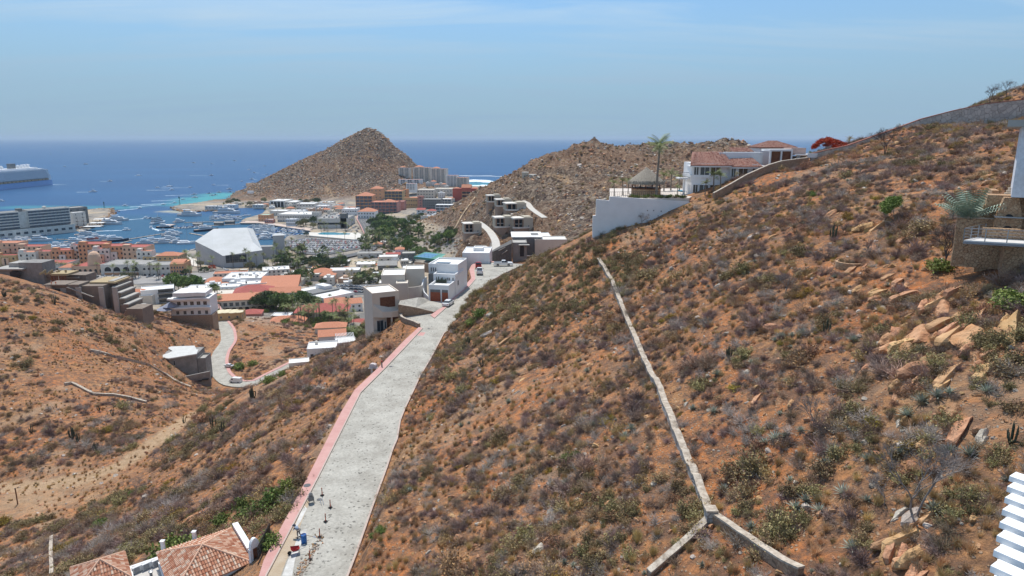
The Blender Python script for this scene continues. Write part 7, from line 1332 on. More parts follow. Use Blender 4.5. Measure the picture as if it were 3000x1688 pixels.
for k in range(24): q = P(990+(k % 8)*13+_u.uniform(-2, 2), 838+(k//8)*8+(k % 8)*.6, z=9.2); tcar(q[0], q[1], 9.22, 1.2+_u.uniform(-.1, .1), 'in the yard behind the white commercial house', 'cars behind the commercial house')
for x, y, c in ((1045,772,'white'),(1078,778,'silver'),(1082,782,'white'),(1050,786,'grey'),(1100,774,'white')): q = P(x, y, z=7.2); tcar(q[0], q[1], 7.22, _u.uniform(0, 3), 'on the sandy yard among the palms', 'cars on the sandy yard', c)
for k in range(22): q = P(1010+_u.uniform(0, 42), 652+_u.uniform(0, 26), z=5); tcar(q[0], q[1], gz(q[0], q[1])+.1, _u.uniform(-.3, .3), 'parked beside the avenue near the pool', 'cars beside the avenue')
for k in range(20): q = PARKROOF.location; tcar(q[0]+_u.uniform(-.42, .3)*PARKROOF['w'], q[1]+6+(k % 4)*10, q[2]+PARKROOF['h']-.55, _u.choice((0, 3.14)), 'on the roof of the grey car park', 'cars on the car park roof')
for k in range(6): q = P(755+k*8, 822+k*3.5, z=8.5); tcar(q[0], q[1], gz(q[0], q[1])+.1, 1.0, 'in the lane beside the three-storey white house', 'cars in the lane by the white house')
q = P(1597,559,Y=645); tcar(P(1482,562,Y=668)[0], 668, gz(P(1482,562,Y=668)[0], 668)+.3, .3, 'beside the upper cliff villas', None, 'white')
for lb, x, y, z, rz in (('white bus parked on the street before the orange resort',516,800,7.6,1.1),('white tour bus among the palms at the parking lot',925,755,5.2,1.5),('white and blue bus on the road by the grove',884,768,5.3,1.5)):
    q = P(x, y, z=z); o = thing('bus', lb, 'bus', (q[0], q[1], gz(q[0], q[1])+.15), rz); b = MB(); b.box(-1.25,1.25,-5.8,5.8,.4,1.3); b.box(-1.22,1.22,-5.75,5.75,2.3,3.1); b.obj('body', PAINT['white'], o); b = MB(); b.box(-1.2,1.2,-5.7,5.7,1.301,2.299); b.obj('windows', M_GLASS, o); wheels(o, (-3.6,3.8), 1.05, .39, True)
# ------------------------------------------------------------ road works
Z0 = 94.02
M_POST = mat('post_orange', (.55,.10,.04), .6); pm = MB(); pm.lathe([(.055,.1),(.055,.95),(.03,1.0)], 8); pm = pm.mesh('post', M_POST); pb_ = MB(); pb_.lathe([(.24,0),(.24,.05),(.12,.1)], 12); pb_ = pb_.mesh('base', M_RUBBER); bb_ = MB(); bb_.lathe([(.058,.62),(.058,.7)], 8); bb_.lathe([(.058,.8),(.058,.88)], 8); bb_ = bb_.mesh('band', M_BLACK)
for x, y, lb in ((944,1452,'orange delineator post highest up the road, beside the manhole cover'),(968,1488,'orange delineator post nearest the middle of the road'),(954,1529,'orange delineator post above the blue barrel'),(937,1574,'orange delineator post standing in rubble by the blue barrel'),(908,1640,'orange delineator post lowest on the road, by the rubble heap')):
    q = P(x, y, z=94); o = thing('delineator_post', lb, 'road post', (q[0], q[1], Z0), 0, 'orange posts on the road'); link('post', pm, o); link('base', pb_, o); link('band', bb_, o)
q = P(891,1590,z=94); o = thing('barrel', 'blue plastic barrel standing on the road between worker and posts', 'barrel', (q[0], q[1], Z0)); b = MB(); b.lathe([(.27,0),(.29,.04),(.29,.3),(.305,.33),(.29,.36),(.29,.6),(.305,.63),(.29,.66),(.28,.92),(.25,.93),(.25,.86),(.05,.86)], 20); b.obj('drum', mat('barrel_blue', (.02,.14,.42), .45), o)
o = thing('shovel', 'shovel leaning across the top of the blue barrel', 'shovel', (q[0]+.2, q[1], Z0)); b = MB(); b.tube([(-.5,-.1,1.05),(.75,.1,.6)], .022, 6); b.obj('handle', M_WOOD, o); b = MB(); b.add([(.75,.0,.62),(.75,.22,.62),(1.02,.2,.5),(1.06,.1,.48),(1.02,.02,.5),(.75,.0,.64),(.75,.22,.64),(1.02,.2,.52),(1.06,.1,.50),(1.02,.02,.52)], [(4,3,2,1,0),(5,6,7,8,9)]+[(i, (i+1) % 5, (i+1) % 5+5, i+5) for i in range(5)]); b.obj('blade', M_METAL, o)
q = P(866,1622,z=94); o = thing('wheelbarrow', 'red wheelbarrow on the road below the blue barrel', 'wheelbarrow', (q[0], q[1], Z0), 2.0); b = MB(); t0 = [(-.3,-.42,.62),(.3,-.42,.62),(.34,.45,.72),(-.34,.45,.72)]; t1 = [(-.2,-.2,.36),(.2,-.2,.36),(.2,.25,.36),(-.2,.25,.36)]; b.add(t0+t1, [(4,7,6,5),(0,4,5,1),(1,5,6,2),(2,6,7,3),(3,7,4,0)]); b.obj('tray', PAINT['red'], o)
b = MB(); [b.tube([(s_*.25,-1.0,.62),(s_*.2,-.1,.34),(s_*.06,.55,.2)], .022, 6) for s_ in (-1,1)]; [b.tube([(s_*.22,-.3,.36),(s_*.25,-.42,0)], .02, 5) for s_ in (-1,1)]; b.obj('frame', M_METAL, o); b = MB(); b.lathe([(.12,-.04),(.2,-.04),(.2,.04),(.12,.04)], 14); b.v = [(z, x+.58, y+.2) for x, y, z in b.v]; b.obj('wheel', M_RUBBER, o)
q = P(912,1474,z=94); o = thing('concrete_saw', 'small dark machine on legs with a long handle beside the kerb', 'machine', (q[0], q[1], Z0), .5); b = MB(); b.box(-.3,.3,-.25,.25,.35,.85); b.lathe([(.2,.86),(.24,1.1),(.1,1.3)], 10); b.obj('motor', M_GREY, o); b = MB(); [b.tube([(x, y, 0), (x*.7, y*.7, .36)], .03, 5) for x in (-.35,.35) for y in (-.3,.3)]; b.obj('stand', M_BLACK, o); b = MB(); [b.tube([(.9+s_,-1.1,.05),(1.1+s_,.5,.05)], .04, 5) for s_ in (0,.25)]; b.obj('loose_bar', M_METAL, o)
mh = MB(); mh.lathe([(.36,0),(.36,.012),(.3,.016)], 20); mh = mh.mesh('manhole_cover', mat('iron_cover', (.12,.12,.125), .7))
for x, y, z, lb, s_ in ((900,1426,94.17,'grey manhole cover set in the pink pavement',1.2),(935,1464,94.01,'iron manhole cover on the road beside the dark machine',.8),(1145,1074,94.01,'iron manhole cover near the kerb by the stone mailbox pillar',.9),(1256,963,94.01,'small iron cover near the pink patch on the road',.8),(1409,820,94.01,'iron manhole cover on the far bend of the road',1.0)):
    q = P(x, y, z=94); link('manhole_cover', mh, None, (q[0], q[1], z), None, lb, 'manhole cover', kind='thing', scale=(s_, s_, 1))
q = P(1100,1085,z=93.5); o = thing('stone_mailbox', 'white domed stone box on a pedestal at the edge of the pink pavement', 'pillar', (q[0]-.4, q[1], 92.9), -.2); b = MB(); b.box(-.35,.35,-.3,.3,-1.5,1.0); b.obj('pedestal', M_OFF, o); b = MB(); b.box(-.75,.75,-.5,.5,1.005,1.12); b.obj('shelf', M_OFF, o); b = MB(); L = [(-.6,0),(.6,0)]+[(.6*math.cos(a), .5+.3*math.sin(a)) for a in np.linspace(0, math.pi, 9)]; n = len(L); b.add([(x,-.4,1.125+z) for x, z in L]+[(x,.4,1.125+z) for x, z in L], [tuple(range(n)), tuple(range(2*n-1, n-1, -1))]+[(i, i+n, (i+1) % n+n, (i+1) % n) for i in range(n)]); b.obj('domed_box', mat('rosy_plaster', (.62,.55,.53), .85), o)
q = P(1119,1075,z=94.16); o = thing('bollard', 'dark bollard with a red top on the pink pavement', 'bollard', (q[0], q[1], 94.16)); b = MB(); b.lathe([(.13,0),(.11,.9)], 10); b.obj('shaft', M_GREY, o); b = MB(); b.lathe([(.13,.905),(.13,1.15),(.04,1.22)], 10); b.obj('cap', PAINT['red'], o)
o = thing('sign_board', 'small white sign board on a post behind the pocket wall', 'sign', (P(1192,925,z=94)[0], P(1192,925,z=94)[1], 94)); b = MB(); b.tube([(0,0,0),(0,0,1.1)], .05, 6); b.obj('post', M_METAL, o); b = MB(); b.box(-.35,.35,-.06,-.02,1.0,2.1); b.obj('board', M_WHITE, o)
# ------------------------------------------------------------ people
def figure(label, loc, rz, joints, top, trousers, skin=(.30,.18,.12), hat=None, scale=1, name='person'):
    o = thing(name, label, 'person', loc, rz); o.scale = (scale,)*3
    def skinmesh(nm, chain, m):
        me = bpy.data.meshes.new(nm); keys = []; ed = []
        for a, c in chain:
            for k in (a, c):
                if k not in keys: keys.append(k)
            ed.append((keys.index(a), keys.index(c)))
        me.from_pydata([joints[k][0] for k in keys], ed, []); me.materials.append(m); ob = link(nm, me, o); md = ob.modifiers.new('s', 'SKIN')
        for i, k in enumerate(keys): r = joints[k][1]*(1.18 if nm != 'body' else 1); me.skin_vertices[0].data[i].radius = (r, r)
        me.skin_vertices[0].data[0].use_root = True; md.use_smooth_shade = True; ss = ob.modifiers.new('u', 'SUBSURF'); ss.levels = ss.render_levels = 1; return ob
    J = joints
    body = skinmesh('body', [('pel','che'),('che','nek'),('nek','hed'),('hed','crn'),('che','shl'),('shl','ell'),('ell','wrl'),('wrl','hal'),('che','shr'),('shr','elr'),('elr','wrr'),('wrr','har'),('pel','hil'),('hil','knl'),('knl','anl'),('anl','tol'),('pel','hir'),('hir','knr'),('knr','anr'),('anr','tor')], mat('skin', skin, .6))
    skinmesh('shirt', [('pel','che'),('che','nek'),('che','shl'),('shl','ell'),('che','shr'),('shr','elr')], top); skinmesh('trousers', [('pel','hil'),('hil','knl'),('knl','anl'),('pel','hir'),('hir','knr'),('knr','anr')], trousers)
    for k in ('tol', 'tor'): p = J[k][0]; b = MB(); b.prism([(p[0]-.05,p[1]-.14),(p[0]+.05,p[1]-.14),(p[0]+.055,p[1]+.1),(p[0]-.055,p[1]+.1)], 0, .09); b.obj('shoe', M_BLACK, o)
    if hat: p = J['hed'][0]; b = MB(); b.lathe([(.2,.03),(.2,.05),(.115,.06),(.11,.14),(.05,.17)], 14, (p[0], p[1]+.02, p[2]+.02)); b.obj('hat', hat, o)
    return o
ben = dict(pel=((0,0,.92),.13), che=((0,.28,1.16),.145), nek=((0,.42,1.22),.06), hed=((0,.53,1.24),.09), crn=((0,.6,1.3),.075), shl=((-.19,.34,1.15),.065), ell=((-.22,.46,.9),.045), wrl=((-.12,.62,.78),.032), hal=((-.1,.68,.74),.035), shr=((.19,.34,1.15),.065), elr=((.24,.4,.88),.045), wrr=((.14,.58,.7),.032), har=((.12,.64,.66),.035), hil=((-.1,0,.86),.09), knl=((-.12,.08,.48),.06), anl=((-.13,-.04,.1),.042), tol=((-.13,.1,.05),.04), hir=((.1,0,.86),.09), knr=((.14,.02,.48),.06), anr=((.16,-.14,.1),.042), tor=((.16,0,.05),.04))
q = P(876,1576,z=94); figure('road worker in pale blue shirt and grey trousers bending beside the blue barrel', (q[0], q[1], Z0), 1.15, ben, mat('shirt_blue', (.33,.40,.50), .85), mat('trousers_grey', (.24,.22,.20), .85), hat=mat('cap_dark', (.05,.06,.09), .8))
std = dict(pel=((0,0,.95),.13), che=((0,0,1.3),.15), nek=((0,0,1.48),.06), hed=((0,.02,1.6),.09), crn=((0,.02,1.7),.075), shl=((-.19,0,1.4),.065), ell=((-.26,.02,1.12),.045), wrl=((-.24,.14,.9),.032), hal=((-.23,.18,.84),.035), shr=((.19,0,1.4),.065), elr=((.26,.02,1.12),.045), wrr=((.24,.14,.9),.032), har=((.23,.18,.84),.035), hil=((-.1,0,.88),.09), knl=((-.11,.03,.5),.06), anl=((-.12,0,.1),.042), tol=((-.12,.1,.05),.04), hir=((.1,0,.88),.09), knr=((.11,.03,.5),.06), anr=((.12,0,.1),.042), tor=((.12,.1,.05),.04))
for x, lb in ((151,'construction worker in orange on the concrete building, left of two'),(164,'construction worker in orange on the concrete building, right of two')): q = P(x, 834, Y=323.3); figure(lb, q, .5, std, mat('orange_vest', (.75,.20,.05), .8), mat('orange_vest', (.75,.20,.05), .8), hat=M_WHITE)
# ------------------------------------------------------------ plants and stones
V3 = Vector
def rq(b, p, d, w_, l, r_, m=None):
    """one narrow tapering blade from p along d"""
    s = d.cross(V3((r_.uniform(-1,1), r_.uniform(-1,1), r_.uniform(-1,1)))).normalized()*w_
    q = p+d*l; b.add([p-s, p+s, q+s*.3, q-s*.3], [(0,1,2,3)], m); return q
def leaf(b, p, s, r_, m=None):
    a = V3((r_.gauss(0,1), r_.gauss(0,1), r_.gauss(0,1))).normalized(); c = a.orthogonal().normalized(); d = a.cross(c); b.add([p-c*s, p+d*s*.6, p+c*s, p-d*s*.6], [(0,1,2,3)], m)
def shrub_mesh(name, seed, m, stems=80, leafy=0, flat=.75, ls=.06, lm=None):
    r_ = random.Random(seed); b = MB(); lob = [(r_.uniform(0, 6.28), r_.uniform(.55, 1.0)) for _ in range(5)]
    for i in range(stems):
        a = r_.uniform(0, 6.283); e = math.acos(r_.uniform(0, 1)**.8); l0 = min(lob, key=lambda q: abs((q[0]-a+3.14) % 6.283-3.14))[1]
        d = V3((math.cos(a)*math.sin(e), math.sin(a)*math.sin(e), math.cos(e)*flat+.12)).normalized(); l = r_.uniform(.6, 1.0)*l0*(1 if e > .5 else .85)
        p = V3((r_.uniform(-.12,.12), r_.uniform(-.12,.12), 0)); m1 = rq(b, p, d, .016, l*.6, r_); d2 = (d+V3((r_.uniform(-.4,.4), r_.uniform(-.4,.4), r_.uniform(-.2,.3)))).normalized(); q = rq(b, m1, d2, .011, l*.45, r_)
        for k in range(6):
            t = r_.uniform(.3, 1.1); pp = p+d*l*.6*t if t < .8 else m1+d2*l*.45*r_.random(); dd = (d+V3((r_.gauss(0,.6), r_.gauss(0,.6), r_.gauss(.1,.4)))).normalized(); qq = rq(b, pp, dd, .008, r_.uniform(.12, .3), r_)
            for _ in range(leafy): leaf(b, qq+V3((r_.gauss(0,.05), r_.gauss(0,.05), r_.gauss(0,.04))), ls*r_.uniform(.6, 1.3), r_, 1)
    return b.mesh(name, [m, lm or m])
M_TW = mat('dry_twigs', (.29,.20,.14), .95, (.40,.29,.20), 2, rnd=.4); M_TWM = mat('mauve_twigs', (.27,.19,.16), .95, (.37,.27,.225), 2, rnd=.35); M_TWG = mat('silver_twigs', (.38,.33,.28), .9, (.48,.42,.37), 2, rnd=.3)
M_OL = mat('olive_leaves', (.25,.20,.09), .8, (.33,.26,.12), 2, rnd=.4); M_GR = mat('green_leaves', (.15,.20,.045), .75, (.21,.26,.07), 2, rnd=.3); M_YL = mat('yellow_leaves', (.40,.27,.04), .8, (.30,.22,.04), 2, rnd=.25)
M_BRL = mat('rusty_leaves', (.33,.19,.09), .9, (.42,.26,.12), 2, rnd=.4); M_STRAW = mat('straw_grass', (.58,.40,.20), .9, (.46,.30,.14), 3, rnd=.35); M_AG = mat('agave_leaves', (.24,.27,.21), .6, (.42,.43,.35), 1.5, rnd=.3)
M_RK = mat('granite_boulder', (.54,.325,.18), .9, (.44,.22,.10), 1.3, bump=.6, bs=3, rnd=.25, c3=(.36,.18,.09)); M_RK2 = mat('pale_granite', (.56,.49,.41), .9, (.44,.37,.30), 1.5, bump=.6, bs=3, rnd=.25)
SH = {'dry': [shrub_mesh('dry_shrub', s, M_TW) for s in (1,2,3)], 'mauve': [shrub_mesh('dry_shrub', s, M_TWM, 100) for s in (4,5)], 'silver': [shrub_mesh('silver_shrub', 6, M_TWG, 60)], 'rust': [shrub_mesh('rusty_shrub', s, M_TW, 60, 1, ls=.05, lm=M_BRL) for s in (7,8)],
      'olive': [shrub_mesh('olive_shrub', s, M_TW, 60, 2, ls=.055, lm=M_OL) for s in (9,10)], 'green': [shrub_mesh('green_shrub', s, M_TW, 90, 4, .9, .07, M_GR) for s in (11,12)], 'yellow': [shrub_mesh('yellow_shrub', 13, M_TW, 55, 3, ls=.05, lm=M_YL)]}
def grass_mesh(seed):
    r_ = random.Random(seed); b = MB()
    for i in range(150): a = r_.uniform(0, 6.283); e = r_.uniform(.1, 1.0); p = V3((r_.gauss(0,.08), r_.gauss(0,.08), 0)); d = V3((math.cos(a)*e, math.sin(a)*e, 1)).normalized(); rq(b, p, d, .013, r_.uniform(.35, .8), r_)
    return b.mesh('grass_tuft', M_STRAW)
def agave_mesh(seed, n=34):
    r_ = random.Random(seed); b = MB()
    for i in range(n):
        a = i*2.4+r_.uniform(-.15,.15); t = i/n; e = .15+1.25*(1-t); L = r_.uniform(.8, 1.05)*(.65+.35*(1-t)); d = V3((math.cos(a)*math.sin(e), math.sin(a)*math.sin(e), math.cos(e)*.9+.05)); s = V3((-math.sin(a), math.cos(a), 0))
        p0 = V3((0,0,.08)); p1 = p0+d*L*.45; p2 = p0+d*L+V3((0,0,.05-.1*(1-t))); w_ = .05
        b.add([p0-s*w_*.7, p0+s*w_*.7, p1+s*w_+V3((0,0,.02)), p1-V3((0,0,.025)), p1-s*w_+V3((0,0,.02)), p2], [(0,3,4),(0,1,3),(1,2,3),(4,3,5),(3,2,5)])
    return b.mesh('agave', M_AG)
def rock_mesh(seed, m):
    import bmesh
    bm = bmesh.new(); bmesh.ops.create_icosphere(bm, subdivisions=3, radius=1); r_ = random.Random(seed)
    pl = [(V3((r_.gauss(0,1), r_.gauss(0,1), r_.gauss(0,1))).normalized(), r_.uniform(.38, .72)) for _ in range(11)]; sc = V3((1, r_.uniform(.65,.95), r_.uniform(.5,.75)))
    for v in bm.verts:
        for n_, d in pl:
            k = v.co.dot(n_)-d
            if k > 0: v.co -= n_*k*.93
        f = 1+.05*math.sin(v.co.x*9+seed)+.05*math.sin(v.co.y*11+v.co.z*7); v.co = V3((v.co.x*sc.x, v.co.y*sc.y, v.co.z*sc.z))*f
    me = bpy.data.meshes.new('boulder'); bm.to_mesh(me); bm.free(); me.materials.append(m); return me
GRS = [grass_mesh(s) for s in (1,2)]; AGS = [agave_mesh(s) for s in (1,2)]; RKS = [rock_mesh(s, M_RK) for s in range(4)]+[rock_mesh(s+9, M_RK2) for s in range(2)]
def cardon_mesh(seed, n=6):
    r_ = random.Random(seed); b = MB()
    for i in range(n): a = i*6.283/n+r_.uniform(-.3,.3); r0 = .12 if i else 0; h_ = r_.uniform(1.3, 2.6); b.tube([(r0*math.cos(a), r0*math.sin(a), 0), (.4*math.cos(a)*(i > 0), .4*math.sin(a)*(i > 0), .5), (.5*math.cos(a)*(i > 0), .5*math.sin(a)*(i > 0), h_*.8), (.5*math.cos(a)*(i > 0), .5*math.sin(a)*(i > 0), h_)], [.09,.1,.09,.03], 7)
    return b.mesh('cactus', M_CACT, True)
CDS = [cardon_mesh(s) for s in (1,2)]
def bare_tree(label, loc, h_, seed, spread=.45, m=None, rz=0, lean=(0, 0), leaves=None):
    r_ = random.Random(seed); t = thing('bare_tree' if not leaves else 'small_tree', label, 'tree', loc, rz); b = MB(); c = MB(); m = m or mat('grey_bark', (.30,.26,.24), .9, (.20,.17,.15), 3)
    def grow(p, d, l, r, k):
        q = p+d*l; (b if k > 2 else c).tube([p, (p+q)/2+V3((r_.gauss(0,.05*l), r_.gauss(0,.05*l), 0)), q], [r, r*.85, r*.68], 5 if k > 2 else 3, cap=False)
        if leaves and k < 2:
            for _ in range(26): leaf(c, q+V3((r_.gauss(0,.2), r_.gauss(0,.2), r_.gauss(0,.12))), .1, r_, 1)
        if k: [grow(q, (d+V3((r_.gauss(0,spread), r_.gauss(0,spread), r_.gauss(.1,.3)))).normalized(), l*r_.uniform(.6,.85), r*.62, k-1) for _ in range(3 if k > 1 else 5)]
    for s_ in range(2 if not leaves else 1): grow(V3((0,0,-.2)), V3((lean[0]+r_.uniform(-.35,.35), lean[1]+r_.uniform(-.2,.2), 1)).normalized(), h_*.3, h_*.015, 5)
    b.obj('trunk', m, t); c.obj('branches' if not leaves else 'crown', [m, leaves or m], t); return t
# ---- scattering
EXC = [(P(1850,580,Y=138)[0], 147.5, 16), (P(1790,580,Y=138)[0], 142, 9), (P(1950,560,Y=142)[0], 149, 15.5), (P(1990,560,Y=142)[0], 142, 8.5), (vo[0]+6, 147, 8), (vo[0]+17, 147, 8.5), (vo[0]+24, 147, 8), (hp[0]+6, 61, 6.5), (hp[0]-2, 59.5, 3.6), (hp[0]+9, 57, 6), (cen1.x, cen1.y, 5.6), (cen2.x, cen2.y, 4.2), (cx, cy, 3.4), (E0.x+2, E0.y-2, 3.5), (-20, 180, 16), (-32, 160, 9), (-30, 172, 10), (-9, 236, 12), (10, 258, 24), (GX(530)-8+o0[0]+8, 300, 0)]
def clear(x, y):
    ok = sdpoly(PAVEPOLY, x, y) > .35
    for a, c, r in EXC: ok &= np.hypot(x-a, y-c) > r
    for L in (VROAD, CROAD, CROAD2): ok &= sdline(L, x, y)[0] > 5
    return ok
def sample(n, x0, x1, y0, y1, pw=1.0):
    """random ground points, denser towards the viewer when pw > 1"""
    x = rng.uniform(x0, x1, n); y = y0+(y1-y0)*rng.random(n)**pw; k = clear(x, y); x, y = x[k], y[k]; return x, y, hz(x, y)
def inview(x, y, z, mg=60):
    d = y*cp-(z-H)*sp_; px = 1500+FPX*x/np.maximum(d, 1); py = 844-FPX*(y*sp_+(z-H)*cp)/np.maximum(d, 1); return (d > 1) & (px > -mg) & (px < 3000+mg) & (py > 0) & (py < 1688+mg), d, px, py
SRC = bpy.data.collections.new('scatter_sources')
def scatter(name, meshes, pts, idx, scl, kind='stuff'):
    col = bpy.data.collections.new(name+'_kinds')
    for i, m_ in enumerate(meshes): col.objects.link(bpy.data.objects.new('%s_kind_%03d' % (name, i), m_))
    me = bpy.data.meshes.new(name); n = len(pts); me.vertices.add(n); me.vertices.foreach_set('co', np.asarray(pts, np.float32).ravel())
    for nm, tp, val in (('idx', 'INT', np.asarray(idx, np.int32)), ('scl', 'FLOAT', np.asarray(scl, np.float32)), ('rz', 'FLOAT', rng.uniform(0, 6.28, n).astype(np.float32))): me.attributes.new(nm, tp, 'POINT').data.foreach_set('value', val)
    o = link(name, me, kind=kind); g = bpy.data.node_groups.new(name, 'GeometryNodeTree'); g.interface.new_socket('Geometry', in_out='INPUT', socket_type='NodeSocketGeometry'); g.interface.new_socket('Geometry', in_out='OUTPUT', socket_type='NodeSocketGeometry')
    nn = g.nodes.new; gi, go, ip, ci = nn('NodeGroupInput'), nn('NodeGroupOutput'), nn('GeometryNodeInstanceOnPoints'), nn('GeometryNodeCollectionInfo'); ci.inputs[0].default_value = col; ci.inputs[1].default_value = True; ci.inputs[2].default_value = True
    def na(n_, t): a = nn('GeometryNodeInputNamedAttribute'); a.data_type = t; a.inputs[0].default_value = n_; return next(s for s in a.outputs if s.enabled)
    cx_ = nn('ShaderNodeCombineXYZ'); g.links.new(na('rz', 'FLOAT'), cx_.inputs[2]); g.links.new(gi.outputs[0], ip.inputs['Points']); g.links.new(ci.outputs[0], ip.inputs['Instance']); ip.inputs['Pick Instance'].default_value = True
    g.links.new(na('idx', 'INT'), ip.inputs['Instance Index']); g.links.new(cx_.outputs[0], ip.inputs['Rotation']); g.links.new(na('scl', 'FLOAT'), ip.inputs['Scale']); g.links.new(ip.outputs[0], go.inputs[0]); o.modifiers.new('scatter', 'NODES').node_group = g; return o
SK = ['dry', 'mauve', 'silver', 'rust', 'olive', 'green', 'yellow']; SMESH = []; SIDX = {}
for k in SK: SIDX[k] = list(range(len(SMESH), len(SMESH)+len(SH[k]))); SMESH += SH[k]
WORD = {'dry': 'brown leafless twiggy', 'mauve': 'mauve-brown leafless', 'silver': 'silver-grey bare', 'rust': 'rust-coloured dry', 'olive': 'olive-green', 'green': 'bright green leafy', 'yellow': 'yellow-flowering'}
def zone(x, y, px, py):
    if x < -17.5: return 'on the bank below the pink pavement' if y < 150 and x > -60 else 'on the orange hillside across the gully' if py < 1180 else 'in the gully beside the dirt track'
    if px < 1330 and py > 1100: return 'low on the slope along the right edge of the road'
    if py < 760: return 'high on the slope under the stone walls'
    lx = np.interp(py, [765, 1080, 1522], [1753, 1893, 2082])
    if px < lx: return 'between the road and the long stone wall'
    return 'on the rocky slope below the neighbour terrace' if px > 2620 else 'on the slope uphill of the long stone wall'
# shrubs
X1, Y1, Z1 = sample(21000, -17, 130, 12, 225, 1.35); X2, Y2, Z2 = sample(15000, -230, -24, 45, 420, .9); X3, Y3, Z3 = sample(3500, -120, -30, 60, 330)
X4, Y4, Z4 = sample(5200, -190, 330, 470, 1000); kk = (Z4 > 16); X4, Y4, Z4 = X4[kk], Y4[kk], Z4[kk]; X5, Y5, Z5 = sample(6500, -740, -200, 1440, 1760); kk = Z5 > 9; X5, Y5, Z5 = X5[kk], Y5[kk], Z5[kk]
Xa = np.r_[X1, X2, X3]; Ya = np.r_[Y1, Y2, Y3]; Za = np.r_[Z1, Z2, Z3]
den = fbm(Xa, Ya, 14, 3, 70); keepm = ~((Xa < -55) & (Ya > 165) & (Xa < -20-.25*Ya) & (rng.random(len(Xa)) < .6)) & (den > -.40+.40*rng.random(len(Xa))) & (sdline(TRAIL, Xa, Ya)[0] > 3.5) & (np.hypot(Xa+95, (Ya-135)*1.2) > 17)
Xa, Ya, Za = Xa[keepm], Ya[keepm], Za[keepm]; na_ = len(Xa); u = rng.random(na_); kd = np.where(u < .27, 0, np.where(u < .61, 1, np.where(u < .76, 2, np.where(u < .945, 3, np.where(u < .986, 4, np.where(u < .988, 5, 6))))))
spur = (Ya > 100) & (Xa > -12) & (Xa < 22) & (rng.random(na_) < .5); kd = np.where(spur, 4, kd); lg = (fbm(Xa, Ya, 40, 2, 71) > .3) & (rng.random(na_) < .3); kd = np.where(lg, 4, kd)
sc_ = rng.uniform(.22, 1.2, na_)**1.35*np.where(Xa < -20, 1.75, 1.18); sc_ = np.where(rng.random(na_) < .06, sc_*1.6, sc_)
vis, dd, ppx, ppy = inview(Xa, Ya, Za); size = np.where(vis, sc_/dd, 0); order = np.argsort(-size); ind = order[:285]; rest = order[285:]
pick = lambda k: _u.choice(SIDX[SK[k]])
for i in ind:
    k = SK[kd[i]]; s_ = float(sc_[i]); z_ = zone(Xa[i], Ya[i], ppx[i], ppy[i]); link(k.replace('rust', 'rusty').replace('mauve', 'dry')+'_shrub', SMESH[pick(kd[i])], None, (Xa[i], Ya[i], Za[i]-.04), _u.uniform(0, 6.28), '%s %s shrub %s' % ('big' if s_ > 1.15 else 'small' if s_ < .7 else 'medium-sized', WORD[k], z_), 'shrub', 'shrubs '+z_, 'thing', (s_, s_, s_*_u.uniform(.75, 1.1)))
pts = np.c_[Xa, Ya, Za-.05][rest]; idx = [pick(kd[i]) for i in rest]
k4 = np.r_[rng.choice([0,1,1,3,4], len(X4)), rng.choice([0,1,3,0], len(X5))]; p4 = np.c_[np.r_[X4, X5], np.r_[Y4, Y5], np.r_[Z4, Z5]-.2]
cx2, cy2, ci2, cs2 = [], [], [], []
for rep in range(2):
    a_ = rng.uniform(0, 6.28, na_); r_2 = sc_*rng.uniform(.6, 1.3, na_); cx2.append(Xa+r_2*np.cos(a_)); cy2.append(Ya+r_2*np.sin(a_)); ci2 += [pick(k) for k in kd]; cs2.append(sc_*rng.uniform(.5, .85, na_))
cx2, cy2, cs2 = map(np.concatenate, (cx2, cy2, cs2)); ci2 = np.array(ci2); kk = clear(cx2, cy2) & ((sdline(TRAIL, cx2, cy2)[0] > 3)); cx2, cy2, cs2, ci2 = cx2[kk], cy2[kk], cs2[kk], ci2[kk]
scatter('dry_scrub', SMESH, np.r_[pts, p4, np.c_[cx2, cy2, hz(cx2, cy2)-.06]], idx+[pick(k) for k in k4]+list(ci2), np.r_[sc_[rest], rng.uniform(1.2, 3.0, len(k4)), cs2])
# grass, stones
g = [sample(15000, -17, 110, 12, 200, 1.5), sample(11000, -180, -24, 60, 300)]; gx, gy, gz_ = (np.r_[g[0][i], g[1][i]] for i in range(3)); kk = fbm(gx, gy, 18, 2, 75) > -.2; gx, gy, gz_ = gx[kk], gy[kk], gz_[kk]
scatter('dry_grass', GRS, np.c_[gx, gy, gz_-.03], rng.integers(0, 2, len(gx)), rng.uniform(.3, 1.05, len(gx)))
s1_ = sample(20000, -17, 110, 12, 210, 1.4); s2_ = sample(13000, -220, -20, 50, 400); s3_ = sample(8000, -190, 330, 470, 1000); s4_ = sample(9000, -740, -200, 1440, 1760)
R1 = rng.gamma(1.6, .085, len(s1_[0]))+.05; R2 = rng.gamma(1.6, .13, len(s2_[0]))+.06; R3 = rng.gamma(1.5, .5, len(s3_[0]))+.35; R4 = rng.gamma(1.5, .6, len(s4_[0]))+.45
m3 = s3_[2] > 20; m4 = s4_[2] > 8; sx = np.r_[s1_[0], s2_[0], s3_[0][m3], s4_[0][m4]]; sy = np.r_[s1_[1], s2_[1], s3_[1][m3], s4_[1][m4]]; sz = np.r_[s1_[2], s2_[2], s3_[2][m3], s4_[2][m4]]; sr_ = np.r_[R1, R2, R3[m3], R4[m4]]
vis, dd, ppx, ppy = inview(sx, sy, sz); size = np.where(vis, sr_/dd, 0); size[sy > 450] = 0; order = np.argsort(-size); ind = order[:35]; rest = order[35:]
